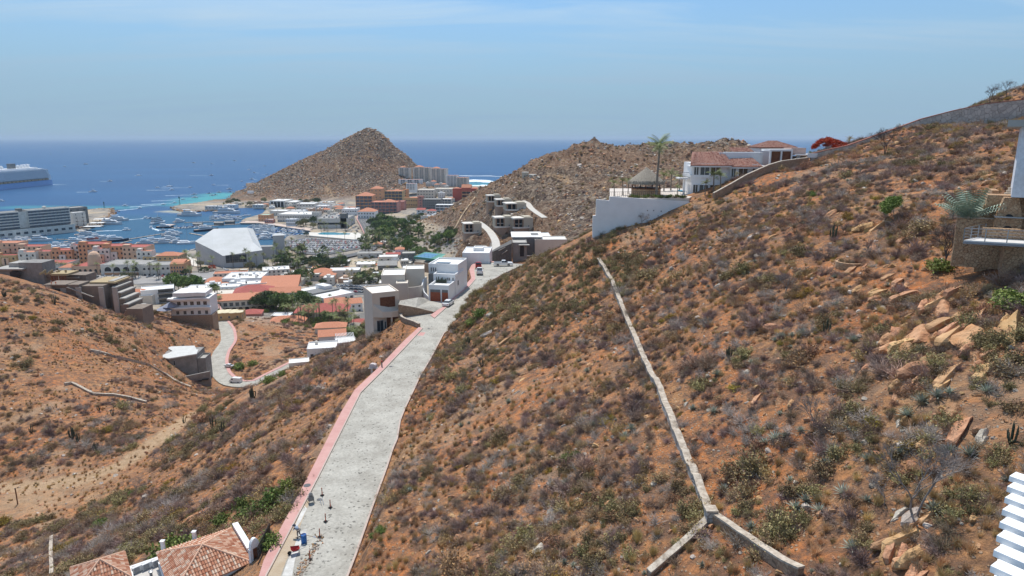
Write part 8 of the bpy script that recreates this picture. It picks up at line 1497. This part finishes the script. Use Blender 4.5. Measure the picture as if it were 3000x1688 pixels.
def boulder(x, y, z, s_, m_, where, rot=None): o = link('boulder', m_, None, (x, y, z), None, '%s %s boulder %s' % ('large' if s_ > .8 else 'small' if s_ < .45 else 'mid-sized', 'pale grey' if m_.materials[0] == M_RK2 else 'tan', where), 'rock', 'boulders '+where, 'thing'); o.rotation_euler = rot or (_u.uniform(-.4,.4), _u.uniform(-.4,.4), _u.uniform(0, 6.28)); o.scale = (s_, s_*_u.uniform(.7, 1), s_*_u.uniform(.7, 1.1)); return o
for i in ind: boulder(sx[i], sy[i], sz[i]+float(sr_[i])*.1, float(sr_[i]), RKS[_u.randrange(6)], zone(sx[i], sy[i], ppx[i], ppy[i]))
scatter('loose_stones', RKS, np.c_[sx, sy, sz][rest], rng.integers(0, 6, len(rest)), sr_[rest])
# outcrops of big boulders seen in places on the slope
for px, py, n, s0_, sp in ((2760,850,14,1.5,55),(2820,960,13,1.5,50),(2710,930,12,1.3,55),(2660,1010,9,1.1,45),(2880,1060,7,1.1,35),(2560,700,8,1.1,50),(2860,780,8,1.2,30),(2600,800,9,.9,50),(2560,880,8,.8,50),(2640,1100,9,.9,45),(2740,1080,9,1.1,45),(2930,980,7,1.2,30),(2780,1240,7,.8,35),(2480,1120,6,.6,45),(2900,820,6,1.0,30),(2640,1230,4,.6,22),(2700,1350,4,.75,35),(2900,1290,4,.7,25),(2690,1640,8,1.0,35),(2630,1600,6,.8,25),(2650,1540,5,.7,22),(2760,1470,4,.6,25),(1590,1500,4,.55,25),(1570,1600,4,.75,25),(1760,1490,3,.6,25),(1900,1400,3,.45,25),(1440,910,5,1.2,22),(1400,970,4,1.0,18),(1450,1010,4,1.0,18),(1400,1160,4,.5,20),(1890,1040,5,.8,30),(2110,1050,4,.8,30),(2230,1180,4,.7,30),(2400,820,6,.9,45),(1500,1130,4,.7,30),(2300,1190,3,.5,20),
    (2500,560,5,.9,30),(2430,640,5,.8,30),(2660,420,4,.9,30),(2560,490,4,.8,25),(2900,540,6,.8,25),(2930,480,5,.7,22),(2230,700,4,.7,25),(2150,850,3,.7,25),(1240,1120,3,.7,12),(1060,1440,0,.6,10),(640,1480,4,1.3,22),(560,1500,3,1.1,20),(100,1060,5,1.3,35),(180,1100,4,1.2,30),(300,1040,4,1.2,25)):
    for k in range(n):
        ax, ay = px+_u.gauss(0, sp), py+_u.gauss(0, sp*.6); q = G(ax, ay); s_ = s0_*_u.choice((.35, .5, .8, 1.1, 1.4))*_u.uniform(.8, 1.1)
        if clear(np.array([q.x]), np.array([q.y]))[0]: o = boulder(q.x, q.y, q.z-s_*.12, s_, RKS[_u.randrange(6) if n < 6 else _u.randrange(4)], zone(q.x, q.y, ax, ay), (_u.uniform(-.3,.3), _u.uniform(-.5,-.1), .5+_u.uniform(-.5,.5))); o.scale.x *= _u.uniform(1, 1.7)
# riprap on the breakwaters
rp = []
for L, wd in ((((285,663),(331,622),(322,612),(289,613),(247,618)), 7), (((505,609),(547,601),(617,592),(673,585),(700,560)), 7), (((505,612),(547,621),(570,620),(645,616),(698,610)), 5)):
    W_ = [P(a, b_2, z=1)[:2] for a, b_2 in L]
    for i in range(len(W_)-1):
        n = int(math.hypot(W_[i+1][0]-W_[i][0], W_[i+1][1]-W_[i][1])*1.6)
        for k in range(n): t = _u.random(); rp.append((W_[i][0]+(W_[i+1][0]-W_[i][0])*t+_u.gauss(0, wd*.5), W_[i][1]+(W_[i+1][1]-W_[i][1])*t+_u.gauss(0, wd*.5), _u.uniform(.2, 2.2)))
scatter('rock_armour', RKS, rp, rng.integers(0, 6, len(rp)), rng.uniform(.8, 2.1, len(rp)))
# agaves
AGP = [(2540,1350),(2490,1255),(2440,1330),(2420,1365),(2745,1165),(2780,1155),(2700,1180),(2890,1150),(2860,1120),(2655,1220),(2540,1470),(2470,1450),(2330,1490),(2360,1470),(2495,1610),(2735,1500),(2780,1330),(2840,1335),(2640,1330),(2290,990),(2320,985),(2350,980),(2270,1000),(2270,1290),(2240,1300),(2300,1280),(1700,1060),(1720,1090),(2100,1100),(2090,1210),(1490,1180),(1850,1260),(1830,1280),(2030,1200),(2560,610),(2590,630),(2430,600),(1200,1440),(1400,1450),(1740,1250),(1560,1330),(2120,1440),(2190,1370),(2200,1550),(2400,1500),(1290,1380),(1660,1420),(1620,1180),(1350,1250),(2600,840),(2450,900),(2500,1000),(2700,1030)]
ax_, ay_, az_ = sample(420, -14, 90, 14, 130, 1.5)
for k, (px, py) in enumerate(AGP): q = G(px, py); s_ = _u.uniform(.65, 1.0); link('agave', AGS[k % 2], None, q-V3((0,0,.03)), _u.uniform(0, 6), 'grey-green spiky agave rosette '+zone(q.x, q.y, px, py), 'agave', 'agaves '+zone(q.x, q.y, px, py), 'thing', s_)
vis, dd, ppx, ppy = inview(ax_, ay_, az_)
for i in np.where(vis)[0][:170]: z_ = zone(ax_[i], ay_[i], ppx[i], ppy[i]); link('agave', AGS[i % 2], None, (ax_[i], ay_[i], az_[i]-.03), _u.uniform(0, 6), 'small grey spiky agave '+z_, 'agave', 'small agaves '+z_, 'thing', _u.uniform(.35, .7))
for px, py, s_ in ((1412,1075,1.3),(1372,1010,1.2),(2135,1050,1),(625,1255,1.6),(651,1265,1.3),(742,1170,1.8),(212,1285,1.7),(228,1295,1.2),(280,1322,1.2),(92,1270,1.1),(290,1205,1),(330,1218,1),(2960,1300,1.0),(2420,980,1.1),(1360,1030,1.1),(540,1240,1.1),(2440,700,1.4),(14,870,1.8),(160,890,1.8)):
    q = G(px, py); z_ = zone(q.x, q.y, px, py); link('column_cactus', CDS[_u.randrange(2)], None, q, _u.uniform(0, 6), 'dark many-armed column cactus '+z_, 'cactus', 'column cacti '+z_, 'thing', s_*(.55 if px > 1000 else .85))
# bigger bushes of their own
def bush(px, py, s_, k, lb, dz=0): q = G(px, py); link(k+'_shrub', SH[k][_u.randrange(len(SH[k]))], None, q-V3((0,0,.1)), _u.uniform(0, 6), lb, 'shrub', None, 'thing', (s_, s_, s_*.85))
for px, py, s_ in ((700,1560,2.4),(740,1520,2.3),(780,1500,2.2),(810,1470,2.2),(850,1440,2.0),(880,1420,1.8),(860,1460,1.9),(720,1490,1.9),(760,1560,2.0),(820,1520,1.8),(690,1600,1.8),(650,1530,1.6),(840,1500,1.6),(790,1600,1.7)): z_ = 'thick green bush in the clump between tiled roof and pink pavement'; q = G(px, py); link('green_shrub', SH['green' if _u.random() < .75 else 'olive'][_u.randrange(2)], None, q, _u.uniform(0, 6), z_, 'shrub', 'green bushes above the tiled roof', 'thing', s_)
for a in ((1812,965,1.7,'olive','large olive-green bush beside the upper part of the long stone wall'),(1410,925,2.2,'green','bright green bush on the rocky edge above the white sedan'),(1380,950,1.8,'green','lower bright green bush on the rocky edge above the road'),(2150,1140,1.0,'yellow','yellow-green bush in the middle of the big slope'),(2560,1250,1.1,'yellow','bright yellow bush among agaves on the right slope'),(2665,1310,1.0,'yellow','second yellow bush, just below a pale boulder'),(1600,720,2.6,'olive','broad olive bush at the top of the spur by the end of the road'),(1660,715,2.6,'olive','broad olive bush left of the foot of the white terrace wall'),(1560,770,2.4,'olive','olive bush where the road ends against the slope'),
    (2760,790,1.6,'green','green bush on the rocks under the stone terrace'),(2975,900,2.0,'green','bright green bush at the right edge under the stone base'),(2950,880,1.4,'green','smaller green bush at the right edge beside the bright one'),(2700,680,2.4,'olive','wide olive bush left of the stone terrace wall'),(2660,700,1.8,'olive','grey-olive bush left of the wide one near the terrace'),(2580,560,1.6,'dry','dark dry bush high on the slope'),(2720,500,2.6,'mauve','large purple-brown bare bush above the palm'),(2480,520,2.0,'olive','fan-shaped olive bush below the grey wall'),(2960,1200,1.2,'olive','olive bush at the right edge above the pergola'),(950,1175,2.0,'olive','olive bush on the bank below the pavement'),(1000,1130,1.5,'olive','small olive bush at the pavement edge'),
    (360,1195,3.4,'olive','large dark green bush in the gully under the broken wall'),(790,1120,2.6,'green','round green bush at the end of the valley road'),(830,1100,2.0,'green','small green bush next to the white terraces'),(700,1080,4.0,'green','green bush inside the bend of the valley road'),(740,1070,3.5,'green','second green bush inside the bend of the valley road'),(690,1050,3.2,'olive','olive bush inside the bend of the valley road'),(450,920,4.6,'olive','olive thicket beside the stone base of the mansion'),(480,900,4.0,'olive','second olive thicket beside the mansion'),(430,890,3.8,'green','green thicket behind the stepped concrete building')): bush(*a)
# ---- palms and trees
def palm_meshes(seed, h_, fr=16, fl=2.4, m=None, droop=1.0, tr=.16, e0=-.25):
    r_ = random.Random(seed); b = MB(); bend = r_.uniform(-.4, .4); top = V3((bend, bend*.5, h_)); b.tube([(0,0,-.5), (bend*.15,0,h_*.4), top], [tr*1.35, tr, tr*.75], 8); t = b.mesh('trunk', mat('palm_trunk', (.26,.22,.18), .9, (.18,.15,.12), 3)); c = MB()
    for i in range(fr):
        a = i*2.399+r_.uniform(-.2,.2); e = r_.uniform(e0, 1.25); d = V3((math.cos(a), math.sin(a), 0)); pts = []; p = top.copy(); v = (d*math.cos(e)+V3((0,0,math.sin(e))))
        for k in range(8): pts.append(p.copy()); p = p+v*fl/7; v = (v+V3((0,0,-.17*droop))).normalized()
        s = V3((-d.y, d.x, 0))
        for k in range(7):
            for f in (0, .5):
                q = pts[k].lerp(pts[k+1], f); l = fl*.32*math.sin(math.pi*min(1, (k+f+1.2)/8.4))+.05
                for sg in (-1, 1): w_ = (pts[k+1]-pts[k])*.4; e2 = q+s*sg*l+V3((0,0,-l*.45))+w_*.8; c.add([q-w_*.35, q+w_*.35, e2], [(0,1,2)])
    return t, c.mesh('crown', m or mat('palm_leaves', (.14,.18,.06), .7, (.24,.25,.10), 1.2, rnd=.3))
PM = {'tall': palm_meshes(1, 10), 'mid': palm_meshes(2, 7), 'low': palm_meshes(3, 4.5, 14, 2.2), 'royal': palm_meshes(4, 9, 18, 3.0, tr=.2), 'dry': palm_meshes(5, 7, 14, 2.2, mat('dry_palm_leaves', (.24,.20,.08), .8, (.33,.26,.12), 1.2))}
def palm(k, loc, label, s_=1, group=None): o = thing('palm_tree', label, 'palm', loc, _u.uniform(0, 6), group); o.scale = (s_,)*3; [link(n, m_, o) for n, m_ in zip(('trunk', 'crown'), PM[k])]; return o
def tree_meshes(seed, m, R_=3.2, h_=5.5, n=46):
    r_ = random.Random(seed); b = MB(); b.tube([(0,0,-.5),(.1,0,h_*.45),(.2,.1,h_*.6)], [.22,.16,.1], 7)
    for k in range(5): a = k*1.3; b.tube([(.1,0,h_*.4),(R_*.5*math.cos(a), R_*.5*math.sin(a), h_*.75)], [.1,.04], 5)
    t = b.mesh('trunk', mat('brown_bark', (.16,.12,.09), .9)); c = MB()
    for i in range(n):
        a = r_.uniform(0, 6.283); u_ = r_.uniform(-.5, 1); rr_2 = math.sqrt(1-min(1, abs(u_))**2)*r_.uniform(.5, 1); q = V3((R_*rr_2*math.cos(a), R_*rr_2*math.sin(a), h_*.72+u_*R_*.62)); cr_2 = r_.uniform(.45, .95)
        for _ in range(46): d = V3((r_.gauss(0,1), r_.gauss(0,1), r_.gauss(0,.8))).normalized(); leaf(c, q+d*cr_2*r_.uniform(.6, 1), r_.uniform(.14, .26), r_)
    return t, c.mesh('crown', m)
M_TG = mat('tree_green', (.085,.135,.035), .8, (.15,.20,.06), .8, rnd=.35); M_TD = mat('tree_dark', (.06,.09,.035), .8, (.11,.14,.05), .8, rnd=.3); M_TO = mat('tree_olive', (.19,.18,.085), .85, (.25,.23,.11), .8, rnd=.3); M_TR = mat('tree_red', (.50,.05,.02), .7, (.42,.09,.03), .8)
TR = {'green': tree_meshes(1, M_TG), 'dark': tree_meshes(2, M_TD), 'olive': tree_meshes(3, M_TO, 3.0, 4.5, 36), 'red': tree_meshes(4, M_TR, 2.8, 4.2, 34), 'bright': tree_meshes(5, mat('tree_bright', (.14,.22,.045), .8, (.11,.17,.04), .8, rnd=.2))}
TW = {'green': 'leafy green', 'dark': 'dark green', 'olive': 'dusty olive', 'red': 'flame-red', 'bright': 'bright green'}
def tree(k, loc, label, s_=1, group=None): o = thing('tree', label, 'tree', loc, _u.uniform(0, 6), group); o.scale = (s_, s_, s_*_u.uniform(.8, 1.05)); [link(n, m_, o) for n, m_ in zip(('trunk', 'crown'), TR[k])]; return o
def inpoly(L, z, n, md=0):
    W_ = [P(a, b_2, z=z)[:2] for a, b_2 in L]; xs_ = [p[0] for p in W_]; ys_ = [p[1] for p in W_]; out = []; tries = 0
    while len(out) < n and tries < n*40:
        tries += 1; x, y = _u.uniform(min(xs_), max(xs_)), _u.uniform(min(ys_), max(ys_))
        if sdpoly(W_, np.array([x]), np.array([y]))[0] < 0 and all(math.hypot(x-a, y-c) > md for a, c in out): out.append((x, y))
    return out
for L, z, npalm, ntree, where, ks, ps, ts in (([(800,735),(850,722),(905,752),(900,795),(800,802)],5,32,12,'in the palm grove beside the faceted hall',('green','dark'),('tall','mid'),1.0),([(905,765),(1010,762),(1015,790),(905,800)],5.5,10,24,'in the park south of the parking lot',('green','dark','olive'),('mid','tall'),1.0),
    ([(1062,700),(1160,700),(1175,742),(1070,752)],6,46,8,'in the dense palm grove beside the avenue',('dark','green'),('mid','tall'),1.0),([(1082,655),(1150,645),(1190,690),(1180,712),(1110,705)],7,14,52,'in the green wood under the pink resort',('green','dark','bright','green'),('mid',),1.15),([(1190,640),(1235,632),(1240,655),(1200,668)],9,3,9,'around the red-roofed houses on the saddle',('dark','olive'),('mid',),.9),
    ([(1180,690),(1240,690),(1260,715),(1190,722)],8,4,13,'at the foot of the dark scrub hill',('olive','bright','green'),('mid',),1.1),([(1180,722),(1340,716),(1330,738),(1200,742)],11,4,13,'between the scrub hill and the tennis courts',('bright','olive','dark'),('mid',),1.15),([(930,658),(1030,652),(1035,678),(930,680)],5,22,3,'around the swimming pool',('olive',),('mid','low'),.7),
    ([(870,655),(925,658),(920,672),(870,668)],4,0,7,'in front of the beige shopping mall',('olive','dark'),('mid',),1.0),([(650,594),(940,594),(930,604),(660,604)],4,0,22,'along the foot of the mountain',('dark','olive'),('mid',),1.1),([(1015,795),(1170,800),(1175,835),(1020,838)],8,14,16,'around the sandy car yard',('olive','dark'),('dry','mid'),.95),([(1110,840),(1180,850),(1170,868),(1110,862)],10,2,5,'behind the beige house',('green','olive'),('mid',),.8),
    ([(830,935),(1050,935),(1065,985),(1010,1000),(930,975),(830,960)],18,40,10,'in the palm garden of the red-roofed courtyard',('green','olive'),('mid','low','tall'),.6),([(1020,965),(1090,960),(1060,1010),(1015,1010)],24,9,7,'on the slope below the red roofs',('green','olive'),('low',),.6),([(545,755),(575,770),(640,800),(590,808),(540,790)],5.5,12,2,'along the pale walkway left of the hall',('dark','olive'),('tall','mid'),.9),
    ([(300,812),(560,802),(560,818),(300,824)],8,15,3,'along the street in front of the orange resort',('olive','dark'),('mid','tall'),.8),([(680,775),(790,778),(790,800),(690,800)],5.5,10,5,'in front of the faceted hall wall',('dark','olive'),('tall',),.9),([(100,790),(300,800),(290,806),(100,800)],7,9,0,'before the low cream shops of the resort',('olive',),('mid',),1),([(505,846),(590,838),(590,852),(510,862)],10,0,9,'in the green row right of the four-storey block',('green','bright'),('mid',),1.2),
    ([(740,895),(870,895),(870,925),(750,925)],15,2,9,'in the leafy street between arcade and red roofs',('bright','green','dark'),('mid',),1.15),([(870,885),(950,893),(945,905),(870,905)],14,0,7,'in the broad hedge before the white commercial house',('green',),('mid',),1.0),([(590,880),(650,870),(660,930),(640,935)],16,8,2,'around the yellow house',('green',),('mid','low'),.7),([(850,800),(910,806),(905,835),(850,830)],8,3,9,'between the three-storey white house and the park',('green','bright','olive'),('tall',),1.0),
    ([(1000,700),(1058,700),(1055,706),(1000,705)],5,3,1,'on the pool terrace wall',('dark',),('mid',),.7)):
    for x, y in inpoly(L, z, int(npalm*.95), 3): k = _u.choice(ps); palm(k, (x, y, gz(x, y)), ('tall' if k == 'tall' else 'small' if k == 'low' else 'yellowing' if k == 'dry' else 'mid-height')+' palm '+where, _u.uniform(1.05, 1.5)*(1.2 if z < 9 else 1), 'palms '+where)
    for x, y in inpoly(L, z, int(ntree*1.15), 2.2): k = _u.choice(ks); tree(k, (x, y, gz(x, y)), TW[k]+' tree '+where, ts*_u.uniform(1.3, 2.1), 'trees '+where)
for k in range(13): q = P(1030+k*10.5, 777+(k % 2)*2, z=6); palm('mid', (q[0], q[1], gz(q[0], q[1])), 'slender palm in the straight row of the white-roofed garden', .95, 'straight row of palms')
q = P(621,797,z=4); tree('red', (q[0], q[1], gz(q[0], q[1])), 'flame-red flowering tree at the left foot of the faceted hall', 1.5)
for a in (('tree','dark',600,805,5.5,1.5,'large dark tree at the left corner of the faceted hall'),('palm','royal',620,925,17,1.0,'big palm between the mansion and the yellow house'),('palm','royal',968,892,13,.75,'date palm before the white commercial house'),('palm','royal',903,838,9,.9,'large palm at the left of the sandy parking'),('tree','green',845,925,15,1.7,'biggest round green tree in the street behind the red roofs'),('tree','dark',944,825,9,1.1,'round dark tree beside the terracotta shed'),('tree','olive',1200,748,8,1.5,'large olive tree right of the palm grove'),('tree','dark',948,735,5,1.3,'tall dark tree in front of the packed parking lot'),('tree','dark',898,690,5,1.2,'dark tree at the corner of marina and parking lot')):
    t_, k, px, py, z, s_, lb = a; q = P(px, py, z=z); (tree if t_ == 'tree' else palm)(k, (q[0], q[1], gz(q[0], q[1])), lb, s_)
# undergrowth between the trees of the town
ug = []
for L, z, n in (([(800,735),(850,722),(905,752),(900,795),(800,802)],5,120),([(905,765),(1010,762),(1015,790),(905,800)],5.5,150),([(1055,700),(1160,698),(1180,742),(1065,755)],6,260),([(1078,652),(1150,642),(1195,690),(1180,715),(1105,708)],7,420),([(1180,685),(1345,716),(1330,742),(1180,745)],10,260),([(1015,795),(1175,800),(1178,838),(1015,840)],8,120),([(820,935),(1090,935),(1065,1005),(1010,1010),(930,985),(820,965)],20,260),([(735,893),(950,890),(945,925),(745,930)],15,130),([(1190,632),(1300,615),(1320,640),(1200,670)],11,160),([(650,592),(940,592),(930,606),(660,606)],4,120),([(590,880),(660,870),(668,935),(640,940)],17,40),([(850,800),(910,806),(905,838),(850,832)],8,60),([(1230,560),(1340,556),(1340,600),(1240,610)],13,70),([(640,610),(930,600),(1000,640),(900,625)],4,90)):
    ug += [(x, y, gz(x, y)-.2) for x, y in inpoly(L, z, n)]
scatter('undergrowth', SH['green']+SH['olive']+SH['dry'][:1], ug, rng.integers(0, 5, len(ug)), rng.uniform(1.3, 3.4, len(ug)))
# villa garden
q = P(1923,570,Y=136); palm('royal', (q[0], q[1], TZ-.3), 'tallest palm, standing beside the thatched palapa', 1.12)
for px, Y, k, s_, lb in ((1800,137,'low',.62,'small palm at the left corner of the villa terrace'),(1825,139,'low',.68,'small palm left of the palapa'),(1840,143,'low',.6,'small palm behind the left of the palapa'),(1945,150,'low',.8,'garden palm right of the palapa'),(1965,152,'low',.85,'garden palm between palapa and villa'),(1990,150,'low',.7,'garden palm closest to the villa wall'),(1985,135,'low',.45,'low palm by the terrace fence'),(2090,134,'low',.85,'spreading dark palm in front of the villa windows'),(2110,133.5,'low',.75,'second spreading palm in front of the villa'),(2155,133,'dry',.35,'yellow-green palm before the right bay of the villa'),(2066,134,'low',.6,'short palm at the corner of the villa')):
    x = P(px, 560, Y=Y)[0]; palm(k, (x, Y, max(gz(x, Y)-.3, TZ-.4)), lb, s_)
for k in range(16): px = 1845+k*11; x = P(px, 590, Y=132.4)[0]; link('hedge_plant', SH['green' if k % 3 else 'olive'][k % 2], None, (x, 132.6+(k % 2), TZ-.35), k, 'low garden shrub along the terrace fence', 'shrub', 'shrubs along the terrace fence', 'thing', .8)
for px, py, Y, k, s_, lb in ((2250,446,152,'dry',.42,'yellow-green palm top behind the villa roofs'),(2485,440,150,'dry',.55,'yellow-green palm beside the flame tree')): q = P(px, py, Y=Y); palm(k, (q[0], q[1], q[2]-1.5), lb, s_)
for k, px in enumerate((2375,2390,2405,2420,2440,2460)): q = P(px, 448, Y=146); palm('low', (q[0], q[1], q[2]-1.6), 'short yellowish palm in the row behind the stone wall', .35, 'short palms behind the stone wall')
q = P(2432,447,Y=148); bare_tree('red flame tree with bare lower branches behind the stone wall', (q[0], q[1], q[2]-1.6), 6, 21, .8, leaves=M_TR)
# single trees on the slope
for px, py, h_, sd_2, sp, lb, m in ((2595,455,5.5,31,.5,'dark bare tree rising against the grey stone wall',mat('dark_bark', (.10,.08,.075), .9)),(2680,1520,5.2,32,.42,'silver bare tree fanning out over the rocks at the lower right',None),(2765,790,5.0,33,.6,'crooked dark bare tree below the left end of the stone terrace',mat('dark_bark', (.10,.08,.075), .9)),(2790,640,3.2,34,.7,'leaning bare tree left of the grey-green palm',mat('dark_bark', (.10,.08,.075), .9)),(2590,1480,2.2,35,.6,'thin dead branch standing in red soil',None),(2390,1260,3.0,36,.45,'thin grey sapling on the middle of the slope',None),(1880,660,3.0,37,.7,'bare branches overhanging the white terrace wall',None),(2300,860,2.6,38,.5,'small bare tree with pale stem high on the slope',None),(2900,300,4.0,39,.6,'bare bush on the skyline behind the grey wall',mat('dark_bark', (.10,.08,.075), .9)),(2950,280,3.5,40,.6,'second bare bush on the skyline, nearer the frame edge',mat('dark_bark', (.10,.08,.075), .9)),(1780,1270,2.4,41,.6,'thin bare shrub tree left of the long wall',None),(400,1440,4,42,.6,'bare grey tree in the gully above the tiled roofs',None),(480,1360,4.5,43,.6,'bare grey tree beside the dirt track',None),(600,1290,5,44,.6,'bare grey tree under the red bank',None)):
    q = G(px, py) if py > 320 else V3(P(px, py, Y=148)); bare_tree(lb, q, h_, sd_2, sp, m)
q = G(2621,650); bare_tree('small tree with a dark trunk and green tuft in a stone ring', q, 2.9, 51, .45, leaves=M_GR); o = thing('planter_ring', 'low round stone ring around the small tree', 'planter', q); b = MB(); b.lathe([(1.3,-1.2),(1.3,.12),(1.1,.14),(1.1,-.1)], 18); b.obj('wall', M_OSTONE, o)
q = G(2490,770); o = thing('planter_ring', 'half-round stone planter terrace on the slope left of the boulders', 'planter', q); b = MB(); b.lathe([(1.5,-1.5),(1.5,.1),(1.25,.12),(1.25,-.1)], 18); b.obj('wall', M_OSTONE, o)
PM['date'] = palm_meshes(8, .8, 26, 3.1, mat('date_palm_leaves', (.20,.27,.20), .6, (.34,.40,.31), 1.5), .5, .3, .55); q = V3(P(2838,640,Y=60)); palm('date', (q.x, q.y, q.z-.7), 'grey-green feather palm with arching fronds beside the stone steps', 1.0)
for px, py, hh in ((52,1478,3.6),(1930,610,2.0)):
    q = G(px, py); o = thing('wooden_post', 'dark upright post in the dirt clearing at the left' if px < 100 else 'pale stake on the slope near the terrace wall', 'post', q); b = MB(); b.tube([(0,0,-.3),(.05,0,hh)], .12, 6); b.obj('shaft', M_WOOD, o); b = MB(); b.box(-.14,.14,-.14,.14,hh,hh+.06); b.obj('cap', M_BLACK, o)
# rubble on the road
rb_ = []
for k in range(220): t = _u.random(); x = np.interp(t, [0, .5, 1], [868, 905, 940])+_u.gauss(0, 7); y = np.interp(t, [0, .5, 1], [1690, 1640, 1565])+_u.gauss(0, 6); q = P(x, y, z=94); rb_.append((q[0], q[1], 94.03))
for k in range(60): q = P(778+_u.gauss(0, 9), 1675+_u.gauss(0, 9), z=93.6); rb_.append((q[0], q[1], 93.7))
scatter('rubble', RKS, rb_, rng.integers(3, 6, len(rb_)), rng.uniform(.05, .2, len(rb_)))
HAZE = 3.8e-5
# ------------------------------------------------------------ haze
hzm = bpy.data.materials.new('haze'); hzm.use_nodes = True; nt = hzm.node_tree; nt.nodes.remove(nt.nodes['Principled BSDF'])
pv = nt.nodes.new('ShaderNodeVolumePrincipled'); pv.inputs['Color'].default_value = (.68, .84, 1, 1); pv.inputs['Density'].default_value = HAZE; pv.inputs['Anisotropy'].default_value = 0
nt.links.new(pv.outputs[0], nt.nodes['Material Output'].inputs['Volume'])
hb_ = MB(); hb_.box(-125000, 125000, -3000, 125000, -12, 230); hb_.obj('haze', hzm, kind='stuff')
